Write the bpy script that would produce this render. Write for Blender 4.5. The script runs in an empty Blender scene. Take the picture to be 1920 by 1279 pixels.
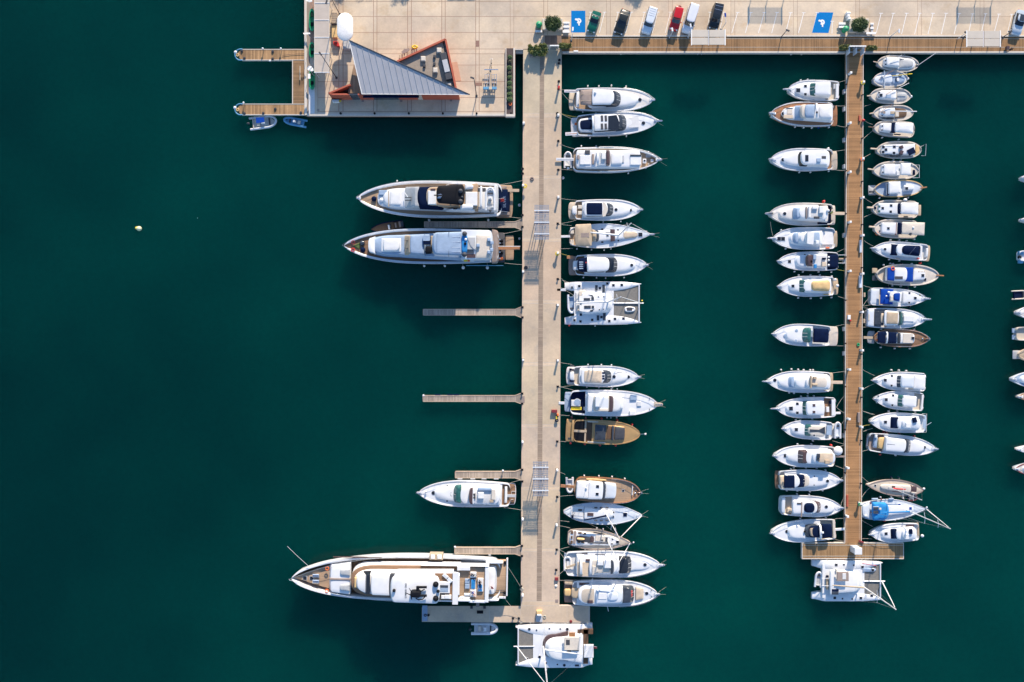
import bpy, math, random
from mathutils import Vector
from mathutils.bvhtree import BVHTree
random.seed(7)
R = math.radians
sc = bpy.context.scene
col = sc.collection
# ---------------------------------------------------------------- camera, sky, sun, exposure
H = 150.0                      # drone height above the quay
PXM = 10.0                     # photo pixels per metre on the quay
cam_d = bpy.data.cameras.new('camera'); cam = bpy.data.objects.new('camera', cam_d); col.objects.link(cam)
cam.location = (0, 0, H); cam_d.sensor_width = 36; cam_d.lens = 36 * H / 192.0
cam_d.clip_start = 1; cam_d.clip_end = 3000
sc.camera = cam
SUN_EL, SUN_AZ = R(23.5), math.atan2(0.216, 0.976)      # azimuth clockwise from +Y
world = bpy.data.worlds.new('World'); sc.world = world; world.use_nodes = True
nt = world.node_tree; nt.nodes.clear()
sky = nt.nodes.new('ShaderNodeTexSky'); sky.sky_type = 'NISHITA'; sky.sun_disc = False
sky.sun_elevation = SUN_EL; sky.sun_rotation = SUN_AZ; sky.ozone_density = 4.0; sky.dust_density = 0.3
bg = nt.nodes.new('ShaderNodeBackground'); bg.inputs[1].default_value = 0.14
wo = nt.nodes.new('ShaderNodeOutputWorld')
nt.links.new(sky.outputs[0], bg.inputs[0]); nt.links.new(bg.outputs[0], wo.inputs[0])
sl = bpy.data.lights.new('sun', 'SUN'); sl.energy = 4.6; sl.angle = R(0.9); sl.color = (1, 0.86, 0.70)
so = bpy.data.objects.new('sun', sl); col.objects.link(so)
sd = Vector((math.sin(SUN_AZ) * math.cos(SUN_EL), math.cos(SUN_AZ) * math.cos(SUN_EL), math.sin(SUN_EL)))
so.rotation_euler = sd.to_track_quat('Z', 'Y').to_euler(); so.location = (0, 60, 120)
sc.view_settings.view_transform = 'Standard'; sc.view_settings.look = 'None'
sc.view_settings.exposure = 0.85; sc.view_settings.gamma = 1.0
WZ = -1.3                      # water level (quay deck is z = 0)

# ---------------------------------------------------------------- helpers
def W(px, py, z=0.0):
    k = (H - z) / H / PXM
    return Vector(((px - 960) * k, (639.5 - py) * k, z))

def tag(o, label=None, cat=None, group=None, kind=None):
    if label: o['label'] = label
    if cat: o['category'] = cat
    if group: o['group'] = group
    if kind: o['kind'] = kind
    return o

def thing(name, label, cat, loc=(0, 0, 0), group=None):
    o = bpy.data.objects.new(name, None); col.objects.link(o); o.location = loc
    o.empty_display_size = 0.2
    return tag(o, label, cat, group)

def wloc(o):
    v = Vector((0, 0, 0))
    while o: v += o.location; o = o.parent
    return v

class MB:
    """collects world-space geometry and links it as one mesh object"""
    def __init__(s): s.v = []; s.f = []; s.c = []
    def face(s, pts): n = len(s.v); s.v += [Vector(p) for p in pts]; s.f.append(list(range(n, n + len(pts))))
    def loft(s, rings, cap0=True, cap1=True, closed=True):
        n0 = len(s.v); m = len(rings[0])
        for r in rings: s.v += [Vector(p) for p in r]
        for i in range(len(rings) - 1):
            for j in range(m if closed else m - 1):
                a = n0 + i * m + j; b = n0 + i * m + (j + 1) % m
                s.f.append([a, b, b + m, a + m])
        if cap0: s.f.append([n0 + j for j in range(m)][::-1])
        if cap1: s.f.append([n0 + (len(rings) - 1) * m + j for j in range(m)])
        return s
    def prism(s, pts, z0, z1):
        return s.loft([[(p[0], p[1], z0) for p in pts], [(p[0], p[1], z1) for p in pts]])
    def box(s, x0, y0, x1, y1, z0, z1, bev=0.0):
        if x0 > x1: x0, x1 = x1, x0
        if y0 > y1: y0, y1 = y1, y0
        P = lambda b, z: [(x0 + b, y0 + b, z), (x1 - b, y0 + b, z), (x1 - b, y1 - b, z), (x0 + b, y1 - b, z)]
        if bev: return s.loft([P(0, z0), P(0, z1 - bev), P(bev, z1)])
        return s.loft([P(0, z0), P(0, z1)])
    def obox(s, c, ax, lx, ly, z0, z1, bev=0.0):
        """box about c, long axis direction ax, sizes lx, ly"""
        ax = Vector((ax[0], ax[1], 0)).normalized(); ay = Vector((-ax.y, ax.x, 0)); c = Vector((c[0], c[1], 0))
        def P(b, z): return [c + ax * (sx * (lx / 2 - b)) + ay * (sy * (ly / 2 - b)) + Vector((0, 0, z)) for sx, sy in ((-1, -1), (1, -1), (1, 1), (-1, 1))]
        if bev: return s.loft([P(0, z0), P(0, z1 - bev), P(bev, z1)])
        return s.loft([P(0, z0), P(0, z1)])
    def tube(s, pts, r, n=6, r1=None, cap=True):
        pts = [Vector(p) for p in pts]; rings = []
        for i, p in enumerate(pts):
            d = (pts[min(i + 1, len(pts) - 1)] - pts[max(i - 1, 0)]).normalized()
            u = d.cross(Vector((0, 0, 1)))
            if u.length < 1e-3: u = Vector((1, 0, 0))
            u.normalize(); w = d.cross(u)
            rr = r if r1 is None else r + (r1 - r) * i / max(1, len(pts) - 1)
            rings.append([p + (u * math.cos(2 * math.pi * k / n) + w * math.sin(2 * math.pi * k / n)) * rr for k in range(n)])
        return s.loft(rings, cap, cap)
    def lathe(s, c, prof, n=12, sy=1.0):
        return s.loft([[(c[0] + r * math.cos(2 * math.pi * k / n), c[1] + sy * r * math.sin(2 * math.pi * k / n), c[2] + z) for k in range(n)] for r, z in prof])
    def ball(s, c, rx, ry, rz, n=10, m=6, z0=-90):
        rings = []
        for i in range(m + 1):
            a = R(z0 + (90 - z0) * i / m); rings.append([(c[0] + max(rx * math.cos(a), 1e-3) * math.cos(2 * math.pi * k / n), c[1] + max(ry * math.cos(a), 1e-3) * math.sin(2 * math.pi * k / n), c[2] + rz * math.sin(a)) for k in range(n)])
        return s.loft(rings)
    def torus(s, c, Rr, r, n=14, m=6, sy=1.0):
        rings = [[(c[0] + (Rr + r * math.cos(2 * math.pi * j / m)) * math.cos(2 * math.pi * i / n), c[1] + sy * (Rr + r * math.cos(2 * math.pi * j / m)) * math.sin(2 * math.pi * i / n), c[2] + r * math.sin(2 * math.pi * j / m)) for j in range(m)] for i in range(n + 1)]
        return s.loft(rings, False, False)
    def build(s, name, mat, parent=None, smooth=35):
        me = bpy.data.meshes.new(name)
        off = wloc(parent) if parent else Vector((0, 0, 0))
        me.from_pydata([tuple(p - off) for p in s.v], [], s.f); me.update()
        me.materials.append(mat)
        if smooth:
            me.polygons.foreach_set('use_smooth', [True] * len(me.polygons)); me.set_sharp_from_angle(angle=R(smooth))
        o = bpy.data.objects.new(name, me); col.objects.link(o)
        if parent: o.parent = parent
        return o

# ---------------------------------------------------------------- materials
MATS = {}
def srgb(r, g, b):
    f = lambda c: (c / 12.92 if c <= 0.04045 else ((c + 0.055) / 1.055) ** 2.4)
    return (f(r / 255), f(g / 255), f(b / 255))

class NT:
    def __init__(s, name):
        s.m = bpy.data.materials.new(name); s.m.use_nodes = True; s.t = s.m.node_tree
        s.p = s.t.nodes['Principled BSDF']; MATS[name] = s.m
    def n(s, typ, **kw):
        nd = s.t.nodes.new('ShaderNode' + typ)
        for k, v in kw.items():
            if k.startswith('i_'): nd.inputs[int(k[2:])].default_value = v
            else: setattr(nd, k, v)
        return nd
    def l(s, a, b): s.t.links.new(a, b)
    def math(s, op, a, b=None):
        nd = s.n('Math', operation=op)
        for i, x in enumerate((a, b)):
            if x is None: continue
            if isinstance(x, (int, float)): nd.inputs[i].default_value = x
            else: s.l(x, nd.inputs[i])
        return nd.outputs[0]
    def mix(s, f, a, b, bt='MIX'):
        nd = s.n('Mix', data_type='RGBA', blend_type=bt)
        for i, x in ((0, f), (6, a), (7, b)):
            if isinstance(x, (int, float)): nd.inputs[i].default_value = x
            elif isinstance(x, tuple): nd.inputs[i].default_value = (*x, 1) if len(x) == 3 else x
            else: s.l(x, nd.inputs[i])
        return nd.outputs[2]
    def coord(s): return s.n('TexCoord').outputs['Object']
    def noise(s, scale, detail=3, vec=None, rough=0.55):
        nd = s.n('TexNoise'); nd.inputs['Scale'].default_value = scale; nd.inputs['Detail'].default_value = detail
        nd.inputs['Roughness'].default_value = rough
        s.l(vec if vec is not None else s.coord(), nd.inputs['Vector']); return nd.outputs['Fac']
    def ramp(s, fac, a, b, ca, cb):
        nd = s.n('MapRange'); s.l(fac, nd.inputs[0]); nd.inputs[1].default_value = a; nd.inputs[2].default_value = b
        return s.mix(nd.outputs[0], ca, cb)
    def set(s, rough=0.5, metal=0.0, spec=0.5, coat=0.0, col=None):
        s.p.inputs['Roughness'].default_value = rough; s.p.inputs['Metallic'].default_value = metal
        s.p.inputs['Specular IOR Level'].default_value = spec; s.p.inputs['Coat Weight'].default_value = coat
        if col is not None: s.l(col, s.p.inputs['Base Color'])
        return s.m

def plain(name, c, rough=0.5, metal=0.0, var=0.10, scale=1.2, coat=0.0, bump=0.0, spec=0.5):
    t = NT(name); d = tuple(x * (1 - var) for x in c); e = tuple(min(1, x * (1 + var * 0.6)) for x in c)
    cc = t.ramp(t.noise(scale, 5), 0.3, 0.7, d, e)
    if bump:
        b = t.n('Bump'); b.inputs['Strength'].default_value = bump; b.inputs['Distance'].default_value = 0.05
        t.l(t.noise(scale * 6, 3), b.inputs['Height']); t.l(b.outputs[0], t.p.inputs['Normal'])
    return t.set(rough, metal, spec, coat, cc)

def planks(name, c, axis, pitch, gap=0.06, var=0.25, gapc=0.35, rough=0.75, grime=0.2):
    """boards laid side by side along axis (0: x, 1: y)"""
    t = NT(name); co = t.coord(); sp = t.n('SeparateXYZ'); t.l(co, sp.inputs[0]); x = sp.outputs[axis]
    q = t.math('DIVIDE', x, pitch); fl = t.math('FLOOR', q); fr = t.math('FRACT', q)
    wn = t.n('TexWhiteNoise', noise_dimensions='1D'); t.l(fl, wn.inputs['W'])
    base = t.mix(wn.outputs[0], tuple(v * (1 - var) for v in c), tuple(min(1, v * (1 + var * 0.8)) for v in c))
    grey = sum(c) / 3
    big = t.ramp(t.noise(0.35, 4), 0.35, 0.7, (1, 1, 1), (1 - grime, 1 - grime * 0.95, 1 - grime * 0.85))
    fine = t.ramp(t.noise(7.0, 4), 0.3, 0.75, (0.86, 0.86, 0.86), (1.1, 1.1, 1.1))
    cc = t.mix(1.0, t.mix(1.0, base, big, 'MULTIPLY'), fine, 'MULTIPLY')
    g = t.math('LESS_THAN', fr, gap)
    cc = t.mix(g, cc, tuple(v * gapc for v in c))
    return t.set(rough, 0, 0.25, 0, cc)

def concrete(name, c, var=0.12, attr=False, stain=None):
    t = NT(name)
    a = t.ramp(t.noise(0.12, 6, rough=0.6), 0.35, 0.68, tuple(v * (1 - var) for v in c), tuple(min(1, v * (1 + var * 0.5)) for v in c))
    b = t.ramp(t.noise(2.5, 6, rough=0.7), 0.25, 0.75, (0.90, 0.90, 0.90), (1.07, 1.06, 1.05))
    cc = t.mix(1.0, a, b, 'MULTIPLY')
    if stain:
        st = t.n('MapRange'); t.l(t.noise(0.28, 6, rough=0.65), st.inputs[0]); st.inputs[1].default_value = 0.55; st.inputs[2].default_value = 0.8
        cc = t.mix(st.outputs[0], cc, stain); cc = t.mix(1.0, cc, t.ramp(t.noise(0.09, 7, rough=.7), .38, .62, (.80, .81, .84), (1.06, 1.05, 1.02)), 'MULTIPLY'); cc = t.mix(1.0, cc, t.ramp(t.noise(0.9, 8, rough=.75), .62, .74, (1, 1, 1), (.74, .70, .66)), 'MULTIPLY')
    if attr:
        va = t.n('Attribute', attribute_name='tint'); cc = t.mix(1.0, cc, va.outputs['Color'], 'MULTIPLY')
    bm = t.n('Bump'); bm.inputs['Strength'].default_value = 0.25; bm.inputs['Distance'].default_value = 0.03
    t.l(t.noise(9, 4), bm.inputs['Height']); t.l(bm.outputs[0], t.p.inputs['Normal'])
    return t.set(0.85, 0, 0.25, 0, cc)

M = dict(
 white=plain('gelcoat_white', (0.70, 0.705, 0.705), 0.28, var=0.06, scale=0.9, coat=0.2),
 cream=plain('gelcoat_cream', (0.70, 0.66, 0.60), 0.32, var=0.07, scale=0.9, coat=0.2),
 cool=plain('gelcoat_cool', (0.60, 0.64, 0.68), 0.3, var=0.07, scale=0.9, coat=0.2),
 grey=plain('deck_grey', (0.42, 0.43, 0.44), 0.7, var=0.10, scale=2),
 lgrey=plain('deck_light_grey', (0.60, 0.60, 0.59), 0.7, var=0.08, scale=2),
 dgrey=plain('dark_grey', (0.06, 0.063, 0.072), 0.6, var=0.15, scale=3, spec=.2),
 sand=plain('deck_sand', (0.50, 0.43, 0.34), 0.75, var=0.10, scale=2),
 teak=planks('teak_deck', (0.42, 0.29, 0.185), 1, 0.14, 0.12, 0.10, 0.55, 0.6, 0.12),
 teakd=planks('teak_deck_dark', (0.27, 0.16, 0.095), 1, 0.14, 0.12, 0.12, 0.5, 0.6, 0.15),
 ptimb=plain('pontoon_cap_timber', (0.48, 0.38, 0.28), 0.8, var=0.25, scale=4),
 varn=plain('varnished_wood', (0.36, 0.17, 0.075), 0.3, var=0.2, scale=3, coat=0.3),
 glass=plain('dark_glass', (0.018, 0.022, 0.030), 0.08, var=0.1, scale=1, spec=0.6),
 brown=plain('brown_glass', (0.085, 0.055, 0.055), 0.12, var=0.2, scale=2),
 green=plain('green_glass', (0.03, 0.115, 0.105), 0.10, var=0.35, scale=1.6),
 fog=plain('grey_mesh_cover', (0.40, 0.41, 0.41), 0.55, var=0.12, scale=2),
 smoke=plain('smoked_glass', (0.045, 0.055, 0.07), 0.12, var=0.3, scale=1.2),
 navy=plain('navy_canvas', (0.002, 0.009, 0.036), 0.9, var=0.25, scale=1.5, bump=0.3, spec=.1),
 blue=plain('blue_canvas', (0.005, 0.05, 0.30), 0.9, var=0.2, scale=1.5, bump=0.3, spec=.1),
 sky=plain('bright_blue_canvas', (0.01, 0.20, 0.48), 0.8, var=0.2, scale=1.5, bump=0.3),
 beige=plain('beige_canvas', (0.56, 0.45, 0.33), 0.85, var=0.14, scale=1.3, bump=0.4),
 tan=plain('tan_canvas', (0.42, 0.33, 0.23), 0.85, var=0.16, scale=1.3, bump=0.4),
 ochre=plain('ochre_canvas', (0.62, 0.42, 0.19), 0.8, var=0.16, scale=1.3, bump=0.3),
 taupe=plain('taupe_canvas', (0.28, 0.22, 0.19), 0.85, var=0.14, scale=1.3, bump=0.4),
 cush=plain('cream_cushion', (0.58, 0.52, 0.44), 0.8, var=0.08, scale=3, bump=0.3),
 wcan=plain('white_canvas', (0.68, 0.68, 0.67), 0.8, var=0.08, scale=1.2, bump=0.5),
 pcan=plain('pale_blue_cover', (0.27, 0.36, 0.48), 0.75, var=0.12, scale=1.0, bump=0.5),
 black=plain('black_rubber', (0.006, 0.007, 0.010), 0.6, var=0.2, scale=3, spec=.15),
 steel=plain('stainless_steel', (0.62, 0.63, 0.65), 0.25, 0.9, var=0.08, scale=4),
 alu=plain('painted_aluminium', (0.72, 0.72, 0.72), 0.35, 0.2, var=0.08, scale=3),
 steelg=plain('galvanised_slats', (0.22, 0.25, 0.30), 0.6, 0.0, var=0.1, scale=3),
 red=plain('red_paint', (0.55, 0.03, 0.025), 0.45, var=0.2, scale=3),
 dred=plain('dark_red_trim', (0.20, 0.025, 0.03), 0.5, var=0.2, scale=3),
 orange=plain('orange_plastic', (0.80, 0.16, 0.03), 0.5, var=0.15, scale=3),
 yellow=plain('yellow_plastic', (0.75, 0.55, 0.03), 0.5, var=0.15, scale=3),
 gplas=plain('green_plastic', (0.01, 0.30, 0.12), 0.5, var=0.2, scale=3),
 gold=plain('gold_hull_paint', (0.50, 0.31, 0.13), 0.35, 0.25, var=0.12, scale=1, coat=0.3),
 bdeck=plain('gold_boat_pad', (0.11, 0.06, 0.03), 0.7, var=0.2, scale=2),
 rope=plain('rope_fibre', (0.42, 0.40, 0.34), 0.9, var=0.2, scale=8),
 ropey=plain('rope_yellow', (0.50, 0.44, 0.10), 0.9, var=0.2, scale=8),
 net=plain('trampoline_net', (0.185, 0.175, 0.155), 0.9, var=0.15, scale=3, bump=0.6),
 tube=plain('inflatable_tube', (0.60, 0.62, 0.64), 0.55, var=0.08, scale=2),
 tubeb=plain('inflatable_blue_tube', (0.10, 0.30, 0.48), 0.55, var=0.12, scale=2),
 kerb=concrete('kerb_concrete', (0.62, 0.56, 0.48), 0.10),
 roofm=plain('roof_metal', (0.40, 0.40, 0.41), 0.55, 0.0, var=0.07, scale=0.7),
 rwall=plain('terracotta_cladding', (0.40, 0.085, 0.042), 0.7, var=0.12, scale=1.5),
 mark=plain('road_paint_white', (0.78, 0.76, 0.72), 0.8, var=0.12, scale=4),
 bmark=plain('road_paint_blue', (0.002, 0.17, 0.46), 0.85, var=0.10, scale=3, spec=.1),
 leaf=plain('leaf_green', (0.075, 0.125, 0.028), 0.6, var=0.45, scale=2.5),
 leafd=plain('leaf_dark', (0.035, 0.07, 0.018), 0.6, var=0.45, scale=2.5),
 leafy=plain('leaf_yellowish', (0.19, 0.19, 0.04), 0.6, var=0.4, scale=2.5),
 bark=plain('bark', (0.11, 0.08, 0.055), 0.9, var=0.3, scale=6),
 skin=plain('skin', (0.50, 0.30, 0.21), 0.6, var=0.05, scale=5),
 hair=plain('hair', (0.03, 0.02, 0.015), 0.6, var=0.2, scale=8),
)
# ================================================================= SETTING
# water: a deep closed body whose murky inside scatters light (soft shade under the hulls)
t = NT('sea_water')
sx = t.n('SeparateXYZ'); t.l(t.coord(), sx.inputs[0]); n1 = t.math('ADD', t.math('MULTIPLY', t.noise(0.013, 3), 0.55), t.math('ADD', t.math('MULTIPLY', t.math('ABSOLUTE', t.math('SUBTRACT', sx.outputs[0], 28)), -0.0024), 0.36)); n2 = t.noise(0.05, 4)
ca = t.ramp(n1, 0.32, 0.66, (0.0003, 0.0235, 0.0235), (0.0006, 0.054, 0.045))
cb = t.ramp(n2, 0.3, 0.7, (0.88, 0.90, 0.92), (1.08, 1.06, 1.04)); cf = t.ramp(t.noise(1.3, 6, rough=.7), .3, .7, (.86, .90, .92), (1.12, 1.08, 1.06)); cb = t.mix(1.0, cb, cf, 'MULTIPLY')
t.l(t.mix(1.0, ca, cb, 'MULTIPLY'), t.p.inputs['Base Color'])
t.p.inputs['Roughness'].default_value = 0.06; t.p.inputs['IOR'].default_value = 1.33
t.p.inputs['Specular IOR Level'].default_value = 0.10
t.p.subsurface_method = 'RANDOM_WALK'
t.p.inputs['Subsurface Weight'].default_value = 1.0
t.p.inputs['Subsurface Radius'].default_value = (1.0, 1.6, 1.6)
t.p.inputs['Subsurface Scale'].default_value = 60.0
bm = t.n('Bump'); bm.inputs['Strength'].default_value = 0.6; bm.inputs['Distance'].default_value = 0.12
hh = t.math('ADD', t.noise(0.9, 5), t.math('MULTIPLY', t.noise(0.16, 3), 1.5)); t.l(hh, bm.inputs['Height']); t.l(bm.outputs[0], t.p.inputs['Normal'])
m = MB(); m.box(-900, -900, 900, 900, WZ - 60, WZ)
o = m.build('water', t.m, None, 0); o['kind'] = 'structure'

C_QUAY = (0.67, 0.54, 0.395)
joint = concrete('joint_mortar', (0.34, 0.22, 0.16), 0.1)
pave = concrete('quay_concrete', C_QUAY, 0.13, attr=True, stain=(0.52, 0.37, 0.23))
def pbox(m, x0, y0, x1, y1, z0, z1):          # box given in photo pixels of the top face
    a = W(x0, y0, 0); b = W(x1, y1, 0); m.box(a.x, b.y, b.x, a.y, z0, z1)
def ppoly(pts, z=0): return [W(x, y, z) for x, y in pts]

m = MB()
pbox(m, 572, -420, 966, 216, WZ - 4, -0.004); pbox(m, 966, -420, 2500, 69, WZ - 4, -0.0042)
pbox(m, 966, 69, 1053, 92, WZ - 4, -0.0044)
for v in m.v: pass
o = m.build('quay', joint, None, 0); o['kind'] = 'structure'
# paving panels, each with its own tint
def panels(name, rects, mat, z=0.0, th=0.02, amp=0.05):
    m = MB(); cols = []
    for (x0, y0, x1, y1) in rects:
        pbox(m, x0, y0, x1, y1, z - th, z)
        k = 1 + random.uniform(-amp, amp); w = random.uniform(-0.02, 0.02)
        cols.append((min(1, k * 0.97 + w), k * 0.97, k * 0.97 - w))
    o = m.build(name, mat, None, 0)
    ca = o.data.color_attributes.new('tint', 'FLOAT_COLOR', 'POINT')
    for i, c in enumerate(cols):
        for j in range(8): ca.data[i * 8 + j].color = (*c, 1)
    o['kind'] = 'structure'; return o
vx = [(596, 635), (643.5, 700), (707, 764), (771.7, 828), (835, 891.7), (898.7, 947)]
strips = [(635.6, 643), (700.5, 706.5), (764.5, 771.2), (828.5, 834.5), (892.2, 898.2)]
hy = [-200, -169, -138, -107, -76, -46, -27, 3, 31, 61, 92, 101, 122, 153, 183, 209]
rects = []
for a, b in zip(hy[:-1], hy[1:]):
    for x0, x1 in vx + strips:
        if x0 == 898.7 and b <= 92: x1 = 956.6
        rects.append((x0 + 0.3, a + 0.45, x1 - 0.3, b - 0.45))
    if b <= 92:
        rects.append((957, a + 0.4, 963, b - 0.4)); rects.append((963.6, a + 0.4, 1019, b - 0.4))
rects += [(581.5, 101.5, 589.5, 215), (590, 137, 595.5, 215), (590, -200, 595.5, 136.5), (596, 209.6, 947, 215.5), (947.5, 92.5, 966, 93.5)]
rvx = [1019.5, 1137, 1253.6, 1370.3, 1487.5, 1604, 1720.5, 1837.5, 1954, 2071, 2188]
for i, x in enumerate(rvx[:-1]):
    for a, b in ((-200, -150), (-149.4, -100), (-99.4, -50), (-49.4, -26), (-25.4, 2.3), (3, 30.9), (31.5, 66.4)):
        rects.append((x + 0.4, a, x + 7.1, b)); 
        rects.append((x + 7.8, a, rvx[i + 1] - 0.2, b))
rects.append((1020, 67, 1053, 91.6))
panels('paving', rects, pave, 0.0)
# left kerb of the quay, darker strip, bottom coping
m = MB(); pbox(m, 571, -420, 575.5, 216, -0.5, 0.12); pbox(m, 575.5, 213, 966, 217, -0.5, 0.02); pbox(m, 966, 92, 981, 93.5, -0.6, 0.02)
o = m.build('quay_kerb', M['kerb'], None, 0); o['kind'] = 'structure'
m = MB(); pbox(m, 575.5, -420, 581.2, 213, -0.3, 0.006)
o = m.build('gutter', concrete('gutter_concrete', (0.30, 0.25, 0.20), 0.2), None, 0); o['kind'] = 'structure'
m = MB(); pbox(m, 966.3, 94, 980.8, 98.5, -0.9, -0.5)
o = tag(m.build('tie_beam', M['kerb'], None, 0), 'concrete tie beam across the narrow water gap beside the pier head', 'beam')
# kerb along the parking bays and edge of the boardwalk
m = MB(); pbox(m, 1070, 66.6, 1296, 69, -0.3, 0.13); pbox(m, 1362, 66.6, 1812, 69, -0.3, 0.13); pbox(m, 1878, 66.6, 2500, 69, -0.3, 0.13)
o = m.build('kerb', M['kerb'], None, 0); o['kind'] = 'structure'
wood1 = planks('boardwalk_planks', (0.31, 0.175, 0.08), 0, 0.19, 0.08, 0.22, 0.4, 0.8, 0.25)
m = MB(); pbox(m, 1053, 69, 2500, 96.5, WZ - 0.2, 0.0)
o = m.build('boardwalk', wood1, None, 0); o['kind'] = 'structure'
m = MB(); pbox(m, 1021, 67, 1053, 84, -0.1, 0.012)
o = m.build('boardwalk_ramp', planks('ramp_planks', (0.24, 0.17, 0.13), 0, 0.19, 0.08, 0.2, 0.4, 0.8, 0.25), None, 0); o['kind'] = 'structure'
m = MB(); pbox(m, 1054, 96.5, 1586, 99.2, -0.8, 0.06); pbox(m, 1619, 96.5, 2500, 99.2, -0.8, 0.06); pbox(m, 1586, 96.5, 1619, 99.2, -0.8, 0.02)
o = m.build('boardwalk_edge', M['kerb'], None, 0); o['kind'] = 'structure'
m = MB(); pbox(m, 1070, 72.4, 2500, 72.9, -0.1, 0.012); pbox(m, 1070, 88.4, 2500, 88.9, -0.1, 0.012)
o = m.build('boardwalk_rail_strip', M['kerb'], None, 0); o['kind'] = 'structure'

# ---- wide concrete pier
def xl(y): return 981 - 4.5 * (y - 100) / 1040
def xr(y): return 1053.2 - 4.2 * (y - 100) / 1040
pierm = concrete('pier_concrete', (0.60, 0.475, 0.345), 0.14, attr=True, stain=(0.42, 0.36, 0.30))
m = MB()
m.prism(ppoly([(xl(93), 93), (xl(1140), 1140), (791, 1140), (791, 1166), (1106, 1168), (1106, 1136), (xr(1136), 1136), (xr(93), 93)]), -0.75, -0.004)
o = m.build('pier', concrete('pier_body', (0.50, 0.44, 0.37), 0.1), None, 0); o['kind'] = 'structure'
js = [93, 212.5, 219.5, 330, 335, 447, 452.5, 563, 569, 680, 686, 796, 801, 913, 918.5, 1029, 1034.5, 1127]
cx0 = lambda y: 1012 - 5.6 * (y - 150) / 950
cx1 = lambda y: 1020.3 - 4.6 * (y - 150) / 950
def pierquads():
    m = MB(); cols = []
    def q(pts, k):
        m.prism(ppoly(pts), -0.02, 0.0); cols.append(k)
    for i, (a, b) in enumerate(zip(js[:-1], js[1:])):
        k = (1.10, 1.09, 1.07) if i % 2 else tuple(v + random.uniform(-0.03, 0.03) for v in (0.98, 0.97, 0.96))
        a += 0.35; b -= 0.35
        q([(xl(a) + 0.3, a), (cx0(a), a), (cx0(b), b), (xl(b) + 0.3, b)], k)
        q([(cx1(a), a), (xr(a) - 0.3, a), (xr(b) - 0.3, b), (cx1(b), b)], k)
    q([(976.5, 1127.6), (1048.5, 1127.6), (1048.5, 1135.5), (976.5, 1135.5)], (1.0, 0.99, 0.97))
    for x0, x1 in ((803, 918), (918.7, 976), (976.6, 1010), (1010.6, 1063), (1063.6, 1104)):
        q([(x0, 1136.4), (x1, 1136.4), (x1, 1167), (x0, 1165.6)], (0.97 + random.uniform(-.03, .03),) * 3)
    q([(792.5, 1136.4), (802, 1136.4), (802, 1166), (792.5, 1166)], (0.9, 0.92, 0.95))
    o = m.build('pier_paving', pierm, None, 0)
    ca = o.data.color_attributes.new('tint', 'FLOAT_COLOR', 'POINT')
    for i, c in enumerate(cols):
        for j in range(8): ca.data[i * 8 + j].color = (*c, 1)
    o['kind'] = 'structure'
pierquads()
m = MB(); m.prism(ppoly([(cx0(93), 93), (cx1(93), 93), (cx1(1127), 1127), (cx0(1127), 1127)]), -0.02, -0.001)
o = m.build('pier_channel', planks('channel_grate', (0.36, 0.275, 0.20), 1, 0.35, 0.15, 0.15, 0.6, 0.8, 0.3), None, 0); o['kind'] = 'structure'

# ---- timber piers
wood2 = planks('pier_planks', (0.385, 0.205, 0.09), 1, 0.2, 0.08, 0.2, 0.45, 0.8, 0.25)
wood3 = planks('pier_head_planks', (0.33, 0.20, 0.095), 0, 0.2, 0.08, 0.2, 0.45, 0.8, 0.25)
x2l = lambda y: 1587 - 3.5 * (y - 110) / 900
x2r = lambda y: 1619 - 3.5 * (y - 110) / 900
m = MB(); m.prism(ppoly([(x2l(99), 99), (x2r(99), 99), (x2r(1018), 1018), (x2l(1018), 1018)]), -0.65, 0.0)
o = m.build('timber_pier', wood2, None, 0); o['kind'] = 'structure'
m = MB(); pbox(m, 1504, 1018, 1694, 1048, -0.65, 0.0)
o = m.build('timber_pier_head', wood3, None, 0); o['kind'] = 'structure'
m = MB()
for f in (x2l, x2r):
    s_ = 1.3 if f is x2l else -1.3
    m.prism(ppoly([(f(99), 99), (f(99) + s_, 99), (f(1018) + s_, 1018), (f(1018), 1018)]), -0.6, 0.05)
    m.prism(ppoly([(f(99) + s_ * 3.2, 99), (f(99) + s_ * 3.4, 99), (f(1018) + s_ * 3.4, 1018), (f(1018) + s_ * 3.2, 1018)]), -0.1, 0.01)
for r in ((1503.6, 1017.5, 1584, 1019), (1617, 1017.5, 1694.4, 1019), (1503.6, 1046.8, 1694.4, 1048.3), (1503.6, 1019, 1504.8, 1046.8), (1693.3, 1019, 1694.4, 1046.8), (1505, 1022, 1693, 1022.6), (1505, 1042.5, 1693, 1043.1)):
    pbox(m, *r, -0.6 if r[3] - r[1] > 1 else -0.1, 0.05)
o = m.build('timber_pier_edging', M['kerb'], None, 0); o['kind'] = 'structure'

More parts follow.
